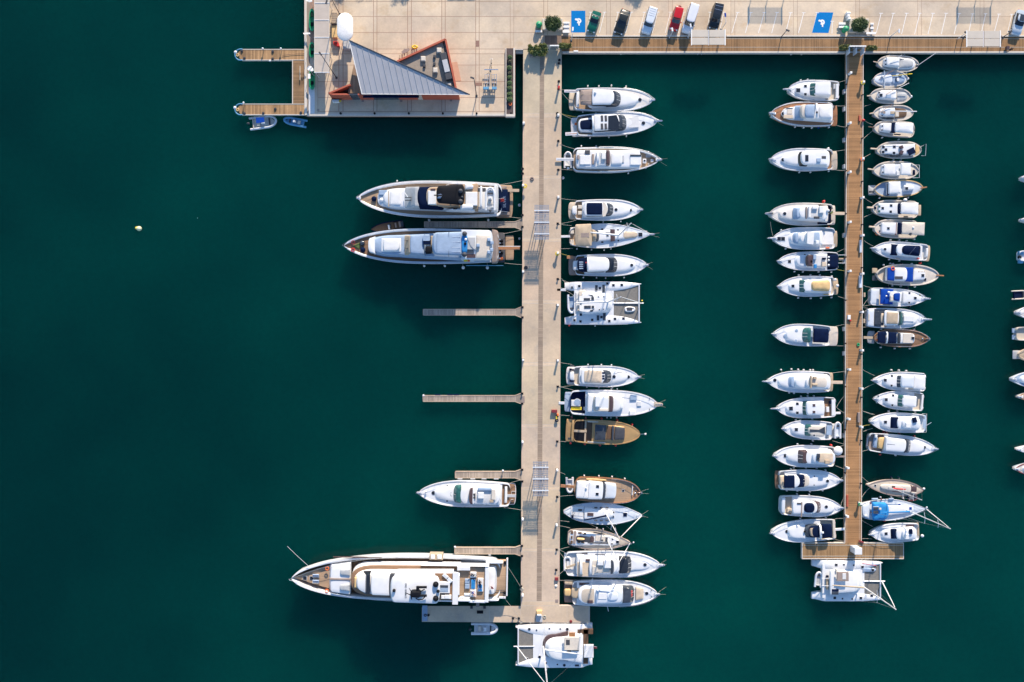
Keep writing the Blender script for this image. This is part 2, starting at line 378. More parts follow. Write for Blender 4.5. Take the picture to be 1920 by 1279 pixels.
# ---- parking bay markings and disabled bays
m = MB()
def pline(a, b, w=0.11, z=0.005):
    a = W(*a); b = W(*b); d = (b - a).normalized(); n = Vector((-d.y, d.x, 0)) * w / 2
    m.face([a - n + Vector((0, 0, z)), b - n + Vector((0, 0, z)), b + n + Vector((0, 0, z)), a + n + Vector((0, 0, z))])
bays = [(1108, 23, 1099.5, 61), (1133.5, 23, 1124, 61.5), (1159, 23, 1149.5, 62), (1183.5, 23, 1173, 62), (1208.5, 23, 1198, 62), (1233, 23, 1223, 62), (1257, 23, 1247.5, 62),
        (1282, 23, 1272, 62), (1307, 23, 1297, 55), (1331.5, 23, 1326, 55), (1357, 23, 1349.5, 56),
        (1383, 23.5, 1372, 62), (1408, 23.5, 1397.5, 62), (1433, 23.5, 1422, 62), (1457, 23.5, 1447, 62), (1482.5, 24, 1473, 62), (1507, 24, 1497, 62), (1532, 24, 1523, 61),
        (1560.5, 40, 1560, 63), (1652, 25, 1643, 62), (1675, 25, 1665.5, 64), (1700, 25, 1690.5, 64), (1724.5, 25, 1715, 64), (1749.5, 25, 1740, 64), (1774, 25, 1765, 64), (1798.5, 25.5, 1789, 64),
        (1823.5, 26, 1817, 58), (1848, 26, 1841, 58), (1873, 26.5, 1865, 58), (1897, 27, 1889, 62)]
for x0, y0, x1, y1 in bays:
    pline((x0, y0), (x1, y1)); pline((x0 - 3.4, y0), (x0 + 3.4, y0), z=0.009)
o = m.build('parking_marking', M['mark'], None, 0); o['kind'] = 'structure'
for k, (pts, cx, cy, lab) in enumerate((([(1071, 20.2), (1097.5, 20.2), (1097.5, 61), (1071, 61)], 1085, 40.5, 'rectangular blue disabled parking bay with white wheelchair symbol'),
        ([(1532.5, 23), (1562.5, 23.5), (1553.5, 62), (1522.5, 61.5)], 1541.5, 43, 'slanted blue disabled parking bay with white wheelchair symbol'))):
    m = MB(); m.prism(ppoly(pts), -0.01, 0.006)
    root = tag(m.build('disabled_bay', M['bmark'], None, 0), lab, 'parking bay')
    root['kind'] = 'thing'
    m = MB(); z = 0.012
    def P(dx, dy): return W(cx + dx, cy + dy, z)
    def stroke(pts, w=0.14):
        for a, b in zip(pts[:-1], pts[1:]):
            a, b = Vector(a), Vector(b); d = (b - a).normalized(); n = Vector((-d.y, d.x, 0)) * w; e = d * w * .5
            nz = Vector((0, 0, .0015 * len(m.f))); m.face([a - n - e + nz, b - n + e + nz, b + n + e + nz, a + n - e + nz])
    stroke([P(3.6 * math.cos(a), 3.6 * math.sin(a) - 1.2) for a in [R(200 + 285 * i / 14) for i in range(15)]])
    stroke([P(-5.5, -4.2), P(-1.5, -2.5), P(0.5, 1.5), P(2.2, 2)]); stroke([P(0.5, 2), P(0.7, 7)], 0.13)
    m.lathe(P(-5, -4), [(0.22, 0), (0.22, 0.003)], 8)
    m.build('wheelchair_symbol', M['mark'], root, 0)
# ================================================================= BOATS
def outline_w(kind, t):
    """half width 0..1 of the deck edge at t (0 stern, 1 bow)"""
    w0, tm, p, q, ra = kind
    if t < tm: w = w0 + (1 - w0) * (1 - (1 - t / tm) ** 2)
    else: w = max(0.0, 1 - ((t - tm) / (1 - tm)) ** p) ** q
    if t < ra: w *= math.sqrt(max(0.0, 1 - (1 - t / ra) ** 2)) * 0.45 + 0.55 if kind[4] < 0.09 else math.sqrt(max(0.0, 1 - (1 - t / ra) ** 2))
    return w
KINDS = dict(m=(0.88, 0.38, 2.9, 0.64, 0.04), f=(0.90, 0.45, 2.8, 0.75, 0.03), y=(0.86, 0.44, 2.6, 0.71, 0.03), s=(0.66, 0.42, 1.75, 1.0, 0.05),
             d=(0.80, 0.5, 2.6, 0.62, 0.28), t=(0.9, 0.5, 3.0, 0.6, 0.10), e=(0.3, 0.48, 1.9, 0.9, 0.16), w=(0.92, 0.35, 2.7, 0.7, 0.05))
BOATS = []

class Boat:
    def __init__(b, fr, stern, bow, width, name, label, short, cat, kind='m', fb=1.1, hull='white', rim=0.22, sheer=0.35, floor=0.35, trim=None, group='boats moored in the marina', tq=None):
        b.ox, b.oy, b.k = fr
        b.z0 = WZ; b.fb = fb
        zd = WZ + fb
        S = b.pt(*stern, zd); B = b.pt(*bow, zd)
        b.L = (B - S).length; b.e = (B - S).normalized(); b.S = Vector((S.x, S.y, 0))
        n = Vector((-b.e.y, b.e.x, 0)); b.n = n if n.y > 0 else -n       # +v is towards the top of the photo
        b.hb = width / b.k / PXM * (H - zd) / H / 2
        b.kind = KINDS[kind]; b.sheer = sheer; b.rim = rim; b.floor = floor; b.short = short
        b.root = thing(name, label, cat, (S.x, S.y, WZ), group)
        b.fenders = []; b.hatches = []; b.nrope = 0
        b._hull(hull, trim); BOATS.append(b)
    # -- coordinates
    def pt(b, cx, cy, z): return W(b.ox + cx / b.k, b.oy + cy / b.k, z)
    def loc(b, cx, cy, z):
        """crop coords at height z above water -> local (x along, y across)"""
        p = b.pt(cx, cy, WZ + z) - b.S; return p.dot(b.e), p.dot(b.n)
    def lx(b, cx, z):
        """local x of a crop column on the boat axis at height z"""
        p0 = b.S; cyy = (639.5 - p0.y * PXM - b.oy) * b.k
        x = b.loc(cx, cyy, z)[0]
        p = b.S + b.e * x; cyy = (639.5 - p.y * PXM * H / (H - WZ - z) - b.oy) * b.k
        return b.loc(cx, cyy, z)[0]
    def P(b, x, y, z): return Vector((b.S.x, b.S.y, WZ + z)) + b.e * x + b.n * y
    def hw(b, x): return outline_w(b.kind, min(1, max(0, x / b.L))) * b.hb
    def zg(b, x): t = min(1, max(0, x / b.L)); return b.fb + b.sheer * max(0, (t - 0.25) / 0.75) ** 2
    # -- hull
    def ts(b):
        n = 30; a = [0.5 - 0.5 * math.cos(math.pi * i / n) for i in range(n + 1)]
        return [v * 0.9985 + 0.0005 for v in a]
    def _hull(b, mat, trim):
        m = MB(); secs = []
        for t in b.ts():
            x = t * b.L; w = max(0.03, b.hw(x)); z = b.zg(x); fl = 0.93 - 0.30 * max(0, (t - 0.4) / 0.6) ** 2
            ri = min(b.rim, w * 0.45)
            pts = [(w - ri, b.floor), (w - ri, z), (w - ri * 0.85, z + 0.05), (w - 0.03, z + 0.05), (w, z - 0.02), (w * (1 + fl) / 2 + 0.01, z * 0.5), (w * fl, 0.05), (w * fl * 0.8, -0.35)]
            xo = x + 0.35 * (1 - z / b.fb) if t > .98 else x
            ring = [b.P(xo - (0.10 * b.L * 0.4 if (p[1] < 0.2 and t > 0.985) else 0), p[0], p[1]) for p in pts] + [b.P(xo - (0.10 * b.L * 0.4 if (p[1] < 0.2 and t > 0.985) else 0), -p[0], p[1]) for p in pts[::-1]]
            secs.append(ring)
        m.loft(secs)
        # transom board top, inner floor
        o = m.build('hull', M[mat], b.root, 40); b.hullo = o
        if trim:
            m = MB()
            for s in (1, -1):
                rings = []
                for t in b.ts():
                    x = t * b.L; w = max(0.04, b.hw(x)); z = b.zg(x) + 0.06
                    rings.append([b.P(x, s * (w - 0.16 if w > .3 else w * .5), z), b.P(x, s * (w + 0.03), z), b.P(x, s * (w + 0.03), z - 0.09), b.P(x, s * (w - 0.16 if w > .3 else w * .5), z - 0.09)])
                m.loft(rings)
            m.build('rubbing_strake', M[trim], b.root)
    def deck(b, name, mat, cx0, cx1, z=None, dz=-0.06, ins=0.0, parent=None):
        """deck plate between two crop columns; z None follows the sheer at dz below the gunwale"""
        zz = z if z is not None else b.fb
        xa, xb = sorted((b.lx(cx0, zz) if cx0 is not None else 0.06, b.lx(cx1, zz) if cx1 is not None else b.L - 0.12))
        xa = max(0.06, xa); xb = min(b.L - 0.1, xb); m = MB(); secs = []
        N = 22
        for i in range(N + 1):
            f = i / N; f = f if xb < b.L * 0.8 else math.sin(f * math.pi / 2); x = xa + (xb - xa) * f
            w = b.hw(x); w = max(0.02, w - min(b.rim, w * 0.45) * 0.97 - ins)
            zt = (z if z is not None else b.zg(x) + dz)
            zb = min(zt - 0.12, b.floor) if i in (0, N) or True else zt - .1
            cam_ = 0.0 if z is not None else 0.05
            secs.append([b.P(x, w, zb), b.P(x, w, zt), b.P(x, w * 0.5, zt + cam_), b.P(x, 0, zt + cam_ * 1.3), b.P(x, -w * 0.5, zt + cam_), b.P(x, -w, zt), b.P(x, -w, zb)])
        m.loft(secs); return m.build(name, M[mat], parent or b.root, 30)
    # -- superstructure
    def ring(b, xa, xb, wa, wb, ra, rf, z, y0=0.0, ea=0.75, ef=0.75, camber=0):
        """closed outline, stern end rounded by fraction ra of length, bow end by rf; z number"""
        Ln = xb - xa; pts = []; N = 7
        def wid(x): return wa + (wb - wa) * (x - xa) / max(Ln, 1e-4)
        up = []
        for i in range(N + 1):
            a = math.pi / 2 * i / N
            x = xa + ra * Ln * (1 - math.sin(math.pi / 2 - a) ** ea) if ra > 0 else xa + 0.001 * i
            x = xa + ra * Ln * (1 - math.cos(a) ** ea)
            up.append((x, wid(xa + ra * Ln) * (math.sin(a) ** ea if ra > 0 else (0.0 if i == 0 else 1.0)) if True else 0))
        if ra <= 0: up = [(xa, wa * i / N) for i in range(N + 1)]
        if rf > 0: fr = [(xb - rf * Ln * (1 - math.sin(math.pi / 2 * i / N) ** ef) , wid(xb - rf * Ln) * math.cos(math.pi / 2 * i / N) ** ef) for i in range(N + 1)]
        else: fr = [(xb, wb * (1 - i / N)) for i in range(N + 1)]
        side = up + fr
        rp = [b.P(x, y0 + w, z) for x, w in side] + [b.P(x, y0 - w, z) for x, w in side[::-1][1:-1]]
        return rp
    def sl(b, name, mat, cx0, cx1, w0, w1, z0, z1, ra=0.1, rf=0.3, s=(0.05, 0.1, 0.08), y=0.0, dome=0.05, parent=None, ref=None):
        """slab / cabin between crop columns (stern-side, bow-side), half widths as fractions of the half beam"""
        zr = ref if ref is not None else (z0 if (s[0] > .3 or s[1] > .3) else z1)
        xa, xb = b.lx(cx0, zr), b.lx(cx1, zr)
        if xa > xb: xa, xb, w0, w1 = xb, xa, w1, w0
        wa, wb = w0 * b.hb, w1 * b.hb; y = y * b.hb
        bv = min(0.08, (z1 - z0) * 0.35)
        fa, ff, fs = s; ln = abs(xb - xa); bv = min(bv, ln * .08); k_ = min(1, .72 * ln / max(fa + ff, 1e-6)); fa *= k_; ff *= k_; h = max(1e-3, z1 - z0 - bv)
        m = MB(); R_ = []
        R_.append(b.ring(xa, xb, wa, wb, ra, rf, z0, y))
        R_.append(b.ring(xa + fa, xb - ff, max(.02, wa - fs), max(.02, wb - fs), ra, rf, z1 - bv, y))
        R_.append(b.ring(xa + fa + bv * .4, xb - ff - bv * .4, max(.02, wa - fs - bv * .4), max(.02, wb - fs - bv * .4), ra, rf, z1 - bv * .3, y))
        R_.append(b.ring(xa + fa + bv, xb - ff - bv, max(.02, wa - fs - bv), max(.02, wb - fs - bv), ra, rf, z1, y))
        if dome:
            dx = (xb - ff - xa - fa) * 0.28
            R_.append(b.ring(xa + fa + dx * .5, xb - ff - dx * .5, max(.02, (wa - fs) * .7), max(.02, (wb - fs) * .7), ra, rf, z1 + dome * .7, y))
            R_.append(b.ring(xa + fa + dx, xb - ff - dx, max(.02, (wa - fs) * .3), max(.02, (wb - fs) * .3), ra, rf, z1 + dome, y))
        m.loft(R_); o = m.build(name, M[mat], parent or b.root, 40)
        return o
    def rc(b, name, mat, x0, y0, x1, y1, z0, z1, bev=0.03, parent=None, rot=0.0):
        """box whose TOP covers the crop rectangle; aligned with the boat"""
        c = b.loc((x0 + x1) / 2, (y0 + y1) / 2, z1); sx = abs(x1 - x0) / b.k / PXM; sy = abs(y1 - y0) / b.k / PXM
        e = b.e if not rot else Vector((b.e.x * math.cos(rot) - b.e.y * math.sin(rot), b.e.x * math.sin(rot) + b.e.y * math.cos(rot), 0))
        c = b.P(c[0], c[1], 0)
        m = MB(); m.obox(c, e, sx, sy, WZ + z0, WZ + z1, min(bev, (z1 - z0) * .45, sx * .3, sy * .3)); return m.build(name, M[mat], parent or b.root)
    def pg(b, name, mat, pts, z0, z1, parent=None):
        """prism whose TOP covers the crop polygon"""
        q = []
        for x, y in pts:
            c = b.loc(x, y, z1); q.append(b.P(c[0], c[1], 0))
        a = sum(q[i].x * q[(i + 1) % len(q)].y - q[(i + 1) % len(q)].x * q[i].y for i in range(len(q)))
        if a < 0: q = q[::-1]
        m = MB(); m.prism(q, WZ + z0, WZ + z1); return m.build(name, M[mat], parent or b.root)
    def hatch(b, pts, z, r=0.26, round_=False, mat='glass'):
        for cx, cy in pts:
            c = b.loc(cx, cy, z + .05); b.hatches.append((c[0], c[1], z, r * 1.35, round_, 'glass' if mat == 'dgrey' else mat))
    def flush_hatches(b):
        """set every hatch onto the surface that really lies below it"""
        if not b.hatches: return
        vs, fs = [], []
        for o in b.root.children:
            if o.type != 'MESH' or o.name.split('.')[0] in ('railing', 'mast', 'boom', 'furled_jib'): continue
            k = len(vs); lo = Vector(b.root.location); vs += [v.co + lo for v in o.data.vertices]; fs += [[i + k for i in p.vertices] for p in o.data.polygons]
        bvh = BVHTree.FromPolygons(vs, fs)
        for x, y, z, r, rd, mat in b.hatches:
            p = b.P(x, y, z); h = bvh.ray_cast(p + Vector((0, 0, .75)), Vector((0, 0, -1)), 1.4)
            if h[0] is not None: p.z = h[0].z
            m = MB(); g = MB()
            if rd: m.lathe(p, [(r + .05, -0.12), (r + .05, 0.04), (r, 0.055)], 14); g.lathe(p, [(r, 0.0), (r * .97, 0.065), (r * .5, 0.08)], 14)
            else: m.obox(p, b.e, 2 * r + .1, 2 * r + .1, p.z - .12, p.z + .04, .01); g.obox(p, b.e, 2 * r, 2 * r, p.z, p.z + .06, .01)
            f = m.build('hatch', M['alu'], b.root); g.build('pane', M[mat], f)
    def dome(b, name, mat, cx, cy, z, r, h=None, stem=0.0):
        c = b.loc(cx, cy, z + stem + r * .5); p = b.P(c[0], c[1], z); m = MB()
        if stem: m.tube([p - Vector((0, 0, .05)), p + Vector((0, 0, stem))], r * .3, 6)
        m.ball(p + Vector((0, 0, stem + (h or r) * .3)), r, r, h or r, 12, 6, -50); return m.build(name, M[mat], b.root, 50)
    def tube(b, name, mat, pts, r, parent=None, n=6, r1=None):
        m = MB(); q = []
        for cx, cy, z in pts: c = b.loc(cx, cy, z); q.append(b.P(c[0], c[1], z))
        m.tube(q, r, n, r1); return m.build(name, M[mat], parent or b.root)
    def arch(b, name, mat, cx, w, z0, z1, r=0.12, lean=0.3, wide=0.35):
        """radar arch across the boat: two legs and a broad top bar, roughly at crop column cx"""
        x = b.lx(cx, z1); ww = w * b.hb; m = MB(); rings = []
        path = [(-ww, z0, lean), (-ww * .93, z0 + (z1 - z0) * .75, lean * .3), (-ww * .72, z1, 0), (0, z1 + .08, 0), (ww * .72, z1, 0), (ww * .93, z0 + (z1 - z0) * .75, lean * .3), (ww, z0, lean)]
        for y, z, dx in path:
            rings.append([b.P(x + dx - wide / 2, y, z - r / 2), b.P(x + dx + wide / 2, y, z - r / 2), b.P(x + dx + wide / 2 * .8, y, z + r / 2), b.P(x + dx - wide / 2 * .8, y, z + r / 2)])
        m.loft(rings); return m.build(name, M[mat], b.root, 50)
    def rail(b, t0=0.55, h=0.55, t1=1.0, step=1.1, both=True):
        m = MB()
        for s in (1, -1):
            top = []; x = t0 * b.L
            while x < t1 * b.L - 0.15:
                w = max(0.05, b.hw(x) - 0.10); z = b.zg(x)
                m.tube([b.P(x, s * w, z), b.P(x + .05, s * w, z + h)], 0.018, 4); top.append(b.P(x + .05, s * w, z + h)); x += step
            if t1 >= 1: top.append(b.P(b.L + 0.12, s * 0.03, b.zg(b.L) + h * 1.05))
            if len(top) > 1: m.tube([b.P(t0 * b.L - .3, s * max(.05, b.hw(t0 * b.L) - .1), b.zg(t0 * b.L) + .05)] + top, 0.026, 5)
        m.build('railing', M['steel'], b.root)
    def bowroll(b, ln=0.7, w=0.34, mat='white', anchor=True):
        """anchor platform projecting over the bow"""
        zb = b.zg(b.L); m = MB()
        m.loft([[b.P(b.L - 0.7, -w, zb - .02), b.P(b.L - 0.7, w, zb - .02), b.P(b.L - .7, w, zb + .12), b.P(b.L - .7, -w, zb + .12)],
                [b.P(b.L + ln * .8, -w * .62, zb + .02), b.P(b.L + ln * .8, w * .62, zb + .02), b.P(b.L + ln * .8, w * .62, zb + .12), b.P(b.L + ln * .8, -w * .62, zb + .12)],
                [b.P(b.L + ln, -w * .3, zb + .05), b.P(b.L + ln, w * .3, zb + .05), b.P(b.L + ln, w * .3, zb + .12), b.P(b.L + ln, -w * .3, zb + .12)]])
        m.build('bow_platform', M[mat], b.root)
        if anchor:
            m = MB(); m.tube([b.P(b.L - .5, 0, zb + .17), b.P(b.L + ln * .9, 0, zb + .17), b.P(b.L + ln + .1, 0, zb - .1)], 0.05, 6)
            m.obox(b.P(b.L + ln * .7, 0, 0), b.n, 0.34, 0.12, WZ + zb + .13, WZ + zb + .2); m.build('anchor', M['steel'], b.root)
    def platform(b, name, mat, cx0, cx1, w, z0=0.25, z1=0.42, ra=0.35, trimw=0.0):
        return b.sl(name, mat, cx0, cx1, w, w * 1.02, z0, z1, ra, 0.0, (0, 0, 0), dome=0)
    def seats(b, rects, z0=0.5, z1=0.95, mat='cush'):
        for r in rects: b.rc('seat', mat, *r, z0, z1, 0.07)
    def windshield(b, cx0, cx1, w0, w1, z0, z1, mat='glass', rf=0.75, slope=0.9, name='windscreen', mull=2):
        """steep glass wedge: base runs from cx0 (under the roof) to cx1 (forward), leaning back"""
        o = b.sl(name, mat, cx0, cx1, w0, w1, z0, z1, 0.0, rf, (0.0, slope, 0.22), dome=0.0, ref=z0)
        if mull:
            xa, xb = b.lx(cx0, z0), b.lx(cx1, z0)
            for k in range(mull):
                m = MB()
                yy = (k - (mull - 1) / 2) * 0.55 * w1 * b.hb; d = abs(yy) / max(.1, w1 * b.hb)
                xf = xb - (xb - xa) * rf * (1 - math.sqrt(max(0, 1 - d * d)) ** .75)
                m.tube([b.P(xf + .02, yy, z0 + .03), b.P(xf - slope, yy * .9, z1 - .02)], 0.022, 4)
                m.build('window_bar', M['alu'], b.root)
        return o
    def wheel_dash(b, cx, cy, z):
        m = MB(); c = b.loc(cx, cy, z); m.torus(b.P(c[0], c[1], z), .22, .03, 12, 5); m.build('steering_wheel', M['black'], b.root)
    # -- loose gear (things of their own)
    def fend(b, pts, mat='white', r=0.14):
        for cx, cy in pts: b.fenders.append((*b.loc(cx, cy, 0.6), mat, r))
    def flush_fenders(b):
        items = []
        for x, y, mat, r in b.fenders:
            s = 1 if y > 0 else -1
            y = s * max(abs(y) if abs(y) > b.hw(x) + .05 else 0, b.hw(x) + r + 0.02); items.append((s, x, y, mat, r))
        col_ = dict(white='white', navy='navy', red='red', dred='red', black='black', blue='blue', orange='orange')
        for s in (1, -1):
            side = sorted([i for i in items if i[0] == s], key=lambda i: i[1])
            for n, (s_, x, y, mat, r) in enumerate(side):
                if len(side) == 1: w_ = 'only'
                elif n == 0: w_ = 'aftmost'
                elif n == len(side) - 1: w_ = 'foremost'
                else: w_ = ['', 'second', 'third', 'fourth', 'fifth', 'sixth', 'seventh', 'eighth', 'ninth'][n]
                c_ = col_.get(mat, 'white'); c_ = 'dark red' if mat == 'dred' else c_
                lab = '%s %s fender on the %s side of %s' % (w_, c_, 'upper' if s > 0 else 'lower', b.short)
                m = MB(); p = b.P(x, y, 0); zt = min(b.zg(x) * .8, 1.2); ln = 0.62 if r < .2 else .8
                m.lathe((p.x, p.y, WZ + zt - ln), [(0.03, -.02), (r * .8, 0.03), (r, .12), (r, ln - .14), (r * .8, ln - .04), (0.05, ln), (.04, ln + .06)], 9)
                f = tag(m.build('fender', M[mat], None, 50), lab, 'fender', None, None)
                f['group'] = 'fenders hanging along ' + b.short
                m = MB(); m.tube([Vector((p.x, p.y, WZ + zt)), b.P(x, s * (b.hw(x) - .05), b.zg(x) + .08)], 0.02, 4); m.build('lanyard', M['rope'], f)
    def rope(b, a, c, za=None, mat='rope', what='mooring rope', zc=0.08, sag=0.25, r=0.028):
        """from boat (crop a) to quay (crop c)"""
        za = b.fb if za is None else za
        p = b.pt(*a, WZ + za); q = b.pt(*c, zc)
        ln = (p - q).length; N = 8
        pts = [p.lerp(q, i / N) - Vector((0, 0, sag * 4 * (i / N) * (1 - i / N))) for i in range(N + 1)]
        m = MB(); m.tube(pts, r, 5); b.nrope += 1
        side = 'upper' if (p - b.S).dot(b.n) > 0 else 'lower'
        end = 'bow' if (p - b.S).dot(b.e) > b.L / 2 else 'stern'
        o = tag(m.build('mooring_rope', M[mat], None), None, 'rope', 'mooring ropes of the boats')
        lab = '%s from the %s %s of %s' % (('yellow ' if mat == 'ropey' else 'pale ') + what, side, end, b.short)
        USED.setdefault(lab, []).append(o); o['label'] = lab
USED = {}
A_ = (960, 150, 6.4); B_ = (960, 340, 4.567); C_ = (960, 650, 6.393); D_ = (960, 860, 6.4); E_ = (960, 1020, 4.937)
F_ = (640, 320, 5.486); G_ = (760, 860, 8.0); I_ = (530, 1015, 6.915); J_ = (770, 1015, 6.9125)
G1 = 'boats berthed along the wide concrete pier'
# 1 ---- top of the middle column
b = Boat(A_, (752, 228), (1692, 246), 288, 'motor_yacht', 'white motor yacht with taupe striped aft canopy, nearest the boardwalk beside the concrete pier', 'the striped canopy yacht', 'motor yacht', 'y', 1.5, group=G1)
b.platform('swim_platform', 'sand', 682, 762, .80)
b.deck('cockpit_floor', 'teak', 752, 980, 0.95); b.deck('foredeck', 'cream', 960, None, dz=-.05)
b.sl('stern_seat', 'white', 768, 815, .62, .66, .9, 1.5, .2, .1); b.seats([(790, 170, 808, 290)], .9, 1.35, 'pcan')
b.sl('coachroof', 'white', 900, 1560, .80, .35, 1.4, 1.95, .1, .85, (.1, .9, .15)); b.hatch([(1535, 238)], 1.75, .26, True)
b.windshield(1130, 1310, .70, .62, 1.9, 3.0, 'smoke', .55, .95)
b.sl('hardtop', 'white', 960, 1232, .66, .60, 2.85, 3.15, .06, .28, (.05, .1, .06))
b.sl('cabin_side', 'glass', 962, 1190, .64, .62, 1.9, 2.86, .05, .2, (0, .1, .1))
b.sl('canopy', 'taupe', 815, 968, .60, .68, 2.55, 2.72, .12, .0, (.25, 0, .1), dome=.14)
for yy in (170, 250): b.rc('canopy_batten', 'tan', 818, yy, 965, yy + 5, 2.8, 2.86)
for x in (825, 955): b.tube('canopy_post', 'steel', [(x, 135, 1.2), (x, 135, 2.6)], .03)
b.rc('gangway', 'alu', 628, 118, 805, 150, 1.35, 1.45); b.rc('gangway_tread', 'taupe', 640, 130, 800, 139, 1.44, 1.47)
b.rail(.62); b.bowroll(.35, .25); b.fend([(848, 375), (1005, 380), (1190, 72), (908, 78), (1040, 80), (1365, 84)])
b.rope((700, 260), (600, 150)); b.rope((800, 120), (575, 115), 1.3); b.dome('radar_dome', 'white', 1000, 150, 3.2, .22)
# 2
b = Boat(A_, (780, 548), (1745, 500), 278, 'motor_yacht', 'white sport yacht with navy aft sunpad and four dark roof panes, second below the boardwalk', 'the navy sunpad sport yacht', 'motor yacht', 'y', 1.45, group=G1)
b.platform('swim_platform', 'lgrey', 706, 800, .82, ra=.3); b.rc('life_ring', 'orange', 752, 512, 782, 540, .42, .52)
b.deck('cockpit_floor', 'teak', 780, 1000, .9); b.deck('foredeck', 'white', 960, None)
b.sl('aft_sunpad', 'white', 795, 985, .55, .66, .9, 1.75, .3, 0); b.sl('sunpad_cover', 'navy', 815, 968, .40, .48, 1.7, 1.88, .25, .1, y=.0)
for i in range(3): b.rc('boarding_step', 'dgrey', 825 + i * 30, 452 - i * 3, 842 + i * 30, 475 - i * 3, 1.0, 1.52)
b.rc('side_pad', 'dgrey', 905, 428, 950, 462, 1.3, 1.55)
b.sl('coachroof', 'white', 950, 1560, .78, .35, 1.4, 1.9, .05, .8, (.1, .9, .15))
b.windshield(1240, 1378, .72, .66, 1.85, 2.9, 'smoke', .6, .9)
b.sl('hardtop', 'white', 985, 1300, .70, .66, 2.75, 3.05, .04, .22, (.05, .25, .06)); b.sl('cabin_side', 'glass', 990, 1290, .70, .68, 1.85, 2.76, 0, .2, (0, .2, .08))
b.pg('sunroof', 'glass', [(1155, 432), (1255, 420), (1290, 512), (1275, 598), (1155, 598)], 3.05, 3.14)
for x in (1066, 1112):
    for y in (425, 522): b.rc('roof_window', 'dgrey', x, y, x + 28, y + 72, 3.04, 3.15)
b.hatch([(1578, 516)], 1.75, .26, True); b.rc('foredeck_locker', 'lgrey', 1395, 445, 1525, 570, 1.8, 1.93)
b.rc('gangway', 'alu', 640, 626, 790, 664, 1.2, 1.3); b.rc('gangway_tread', 'varn', 650, 642, 780, 650, 1.29, 1.32)
b.rail(.55); b.bowroll(.9, .22, 'steel'); b.arch('radar_arch', 'white', 975, .62, 2.2, 3.2, .1, .2)
b.fend([(1370, 678), (1160, 690), (935, 700)]); b.rope((790, 440), (580, 400), mat='ropey', sag=.6); b.rope((730, 470), (578, 398))
# 3
b = Boat(A_, (735, 955), (1765, 962), 305, 'motor_yacht', 'long white trawler yacht with open flybridge and teak bow, third below the boardwalk', 'the open flybridge trawler', 'motor yacht', 'w', 1.7, group=G1, rim=.25)
b.deck('side_deck', 'teak', 740, None, 1.35); b.sl('deckhouse', 'white', 870, 1560, .74, .72, 1.3, 2.6, 0, .04, (.1, .3, .12)); 
b.sl('aft_lounge', 'white', 768, 1000, .70, .72, 1.3, 2.5, .1, 0, dome=.0); b.sl('lounge_floor', 'lgrey', 800, 1000, .56, .62, 2.45, 2.54, .05, 0, dome=0)
b.sl('flybridge', 'cool', 1040, 1170, .62, .60, 2.5, 3.2, .0, .15, (.0, .1, .1), dome=0); b.sl('bridge_floor', 'lgrey', 1048, 1140, .5, .5, 3.15, 3.23, 0, .1, dome=0)
b.windshield(1130, 1180, .62, .6, 3.1, 3.55, 'brown', .4, .25, mull=0)
b.rc('sunpad', 'wcan', 815, 905, 945, 1015, 2.5, 2.75, .08); b.rc('dark_table', 'dgrey', 878, 842, 935, 888, 2.5, 2.8); b.rc('helm_seat', 'wcan', 1075, 870, 1125, 950, 3.2, 3.6, .08)
b.arch('radar_mast', 'white', 1030, .60, 2.5, 3.9, .14, .2, .45); b.seats([(960, 890, 985, 1010), (785, 900, 805, 950)], 2.5, 2.9, 'taupe')
b.sl('coach_top', 'white', 1185, 1330, .50, .46, 2.6, 2.85, .1, .1); b.rc('forward_sunpad', 'wcan', 1418, 900, 1552, 1020, 2.6, 2.82, .08); b.rc('skylight', 'smoke', 1420, 895, 1550, 916, 2.62, 2.9)
b.rc('side_louvre', 'grey', 1310, 905, 1345, 990, 2.6, 2.78)
b.rc('deck_locker', 'white', 1570, 945, 1612, 998, 1.35, 1.75, .06); b.hatch([(1592, 968)], 1.75, .14, True); b.rc('windlass', 'steel', 1665, 950, 1700, 985, 1.4, 1.8, .08); b.rc('bow_mat', 'grey', 1605, 880, 1665, 930, 1.36, 1.42)
for p in ((1640, 860), (1690, 900), (1608, 1060), (1640, 1008)): b.dome('bollard', 'steel', *p, 1.4, .14)
b.rail(.3, .75); b.bowroll(.5, .25); b.fend([(1392, 1122), (1008, 800), (830, 798)])
b.rc('gangway', 'alu', 530, 935, 740, 968, 1.6, 1.72); b.rc('gangway_tread', 'grey', 545, 946, 735, 957, 1.71, 1.74)
b.rope((760, 830), (575, 770), 1.7); b.rope((760, 1080), (570, 1070), 1.7)
# 4
b = Boat(B_, (540, 245), (1105, 246), 184, 'motor_yacht', 'white motor yacht with navy sunroof canvas, just above the tan bimini sailing yacht', 'the navy sunroof yacht', 'motor yacht', 'y', 1.35, group=G1)
b.platform('swim_platform', 'sand', 482, 548, .80, ra=.4); b.deck('cockpit_floor', 'teak', 540, 640, .85); b.deck('foredeck', 'white', 600, None)
b.sl('stern_seat', 'white', 512, 560, .40, .45, .6, 1.3, .5, .1); b.seats([(565, 205, 600, 235), (565, 255, 605, 285)], .85, 1.3)
b.sl('coachroof', 'white', 600, 1040, .8, .3, 1.3, 1.75, .1, .8, (.1, .6, .15)); b.windshield(770, 872, .64, .60, 1.7, 2.6, 'smoke', .6, .8)
b.sl('hardtop', 'white', 615, 825, .68, .62, 2.45, 2.7, .08, .3, (.05, .1, .05)); b.sl('cabin_side', 'glass', 640, 800, .66, .62, 1.7, 2.46, 0, .2, (0, .1, .08))
b.sl('sunroof_canvas', 'navy', 636, 778, .56, .56, 2.68, 2.80, .08, .06); b.pg('visor', 'cush', [(778, 178), (800, 185), (822, 240), (800, 298), (775, 302)], 2.6, 2.74)
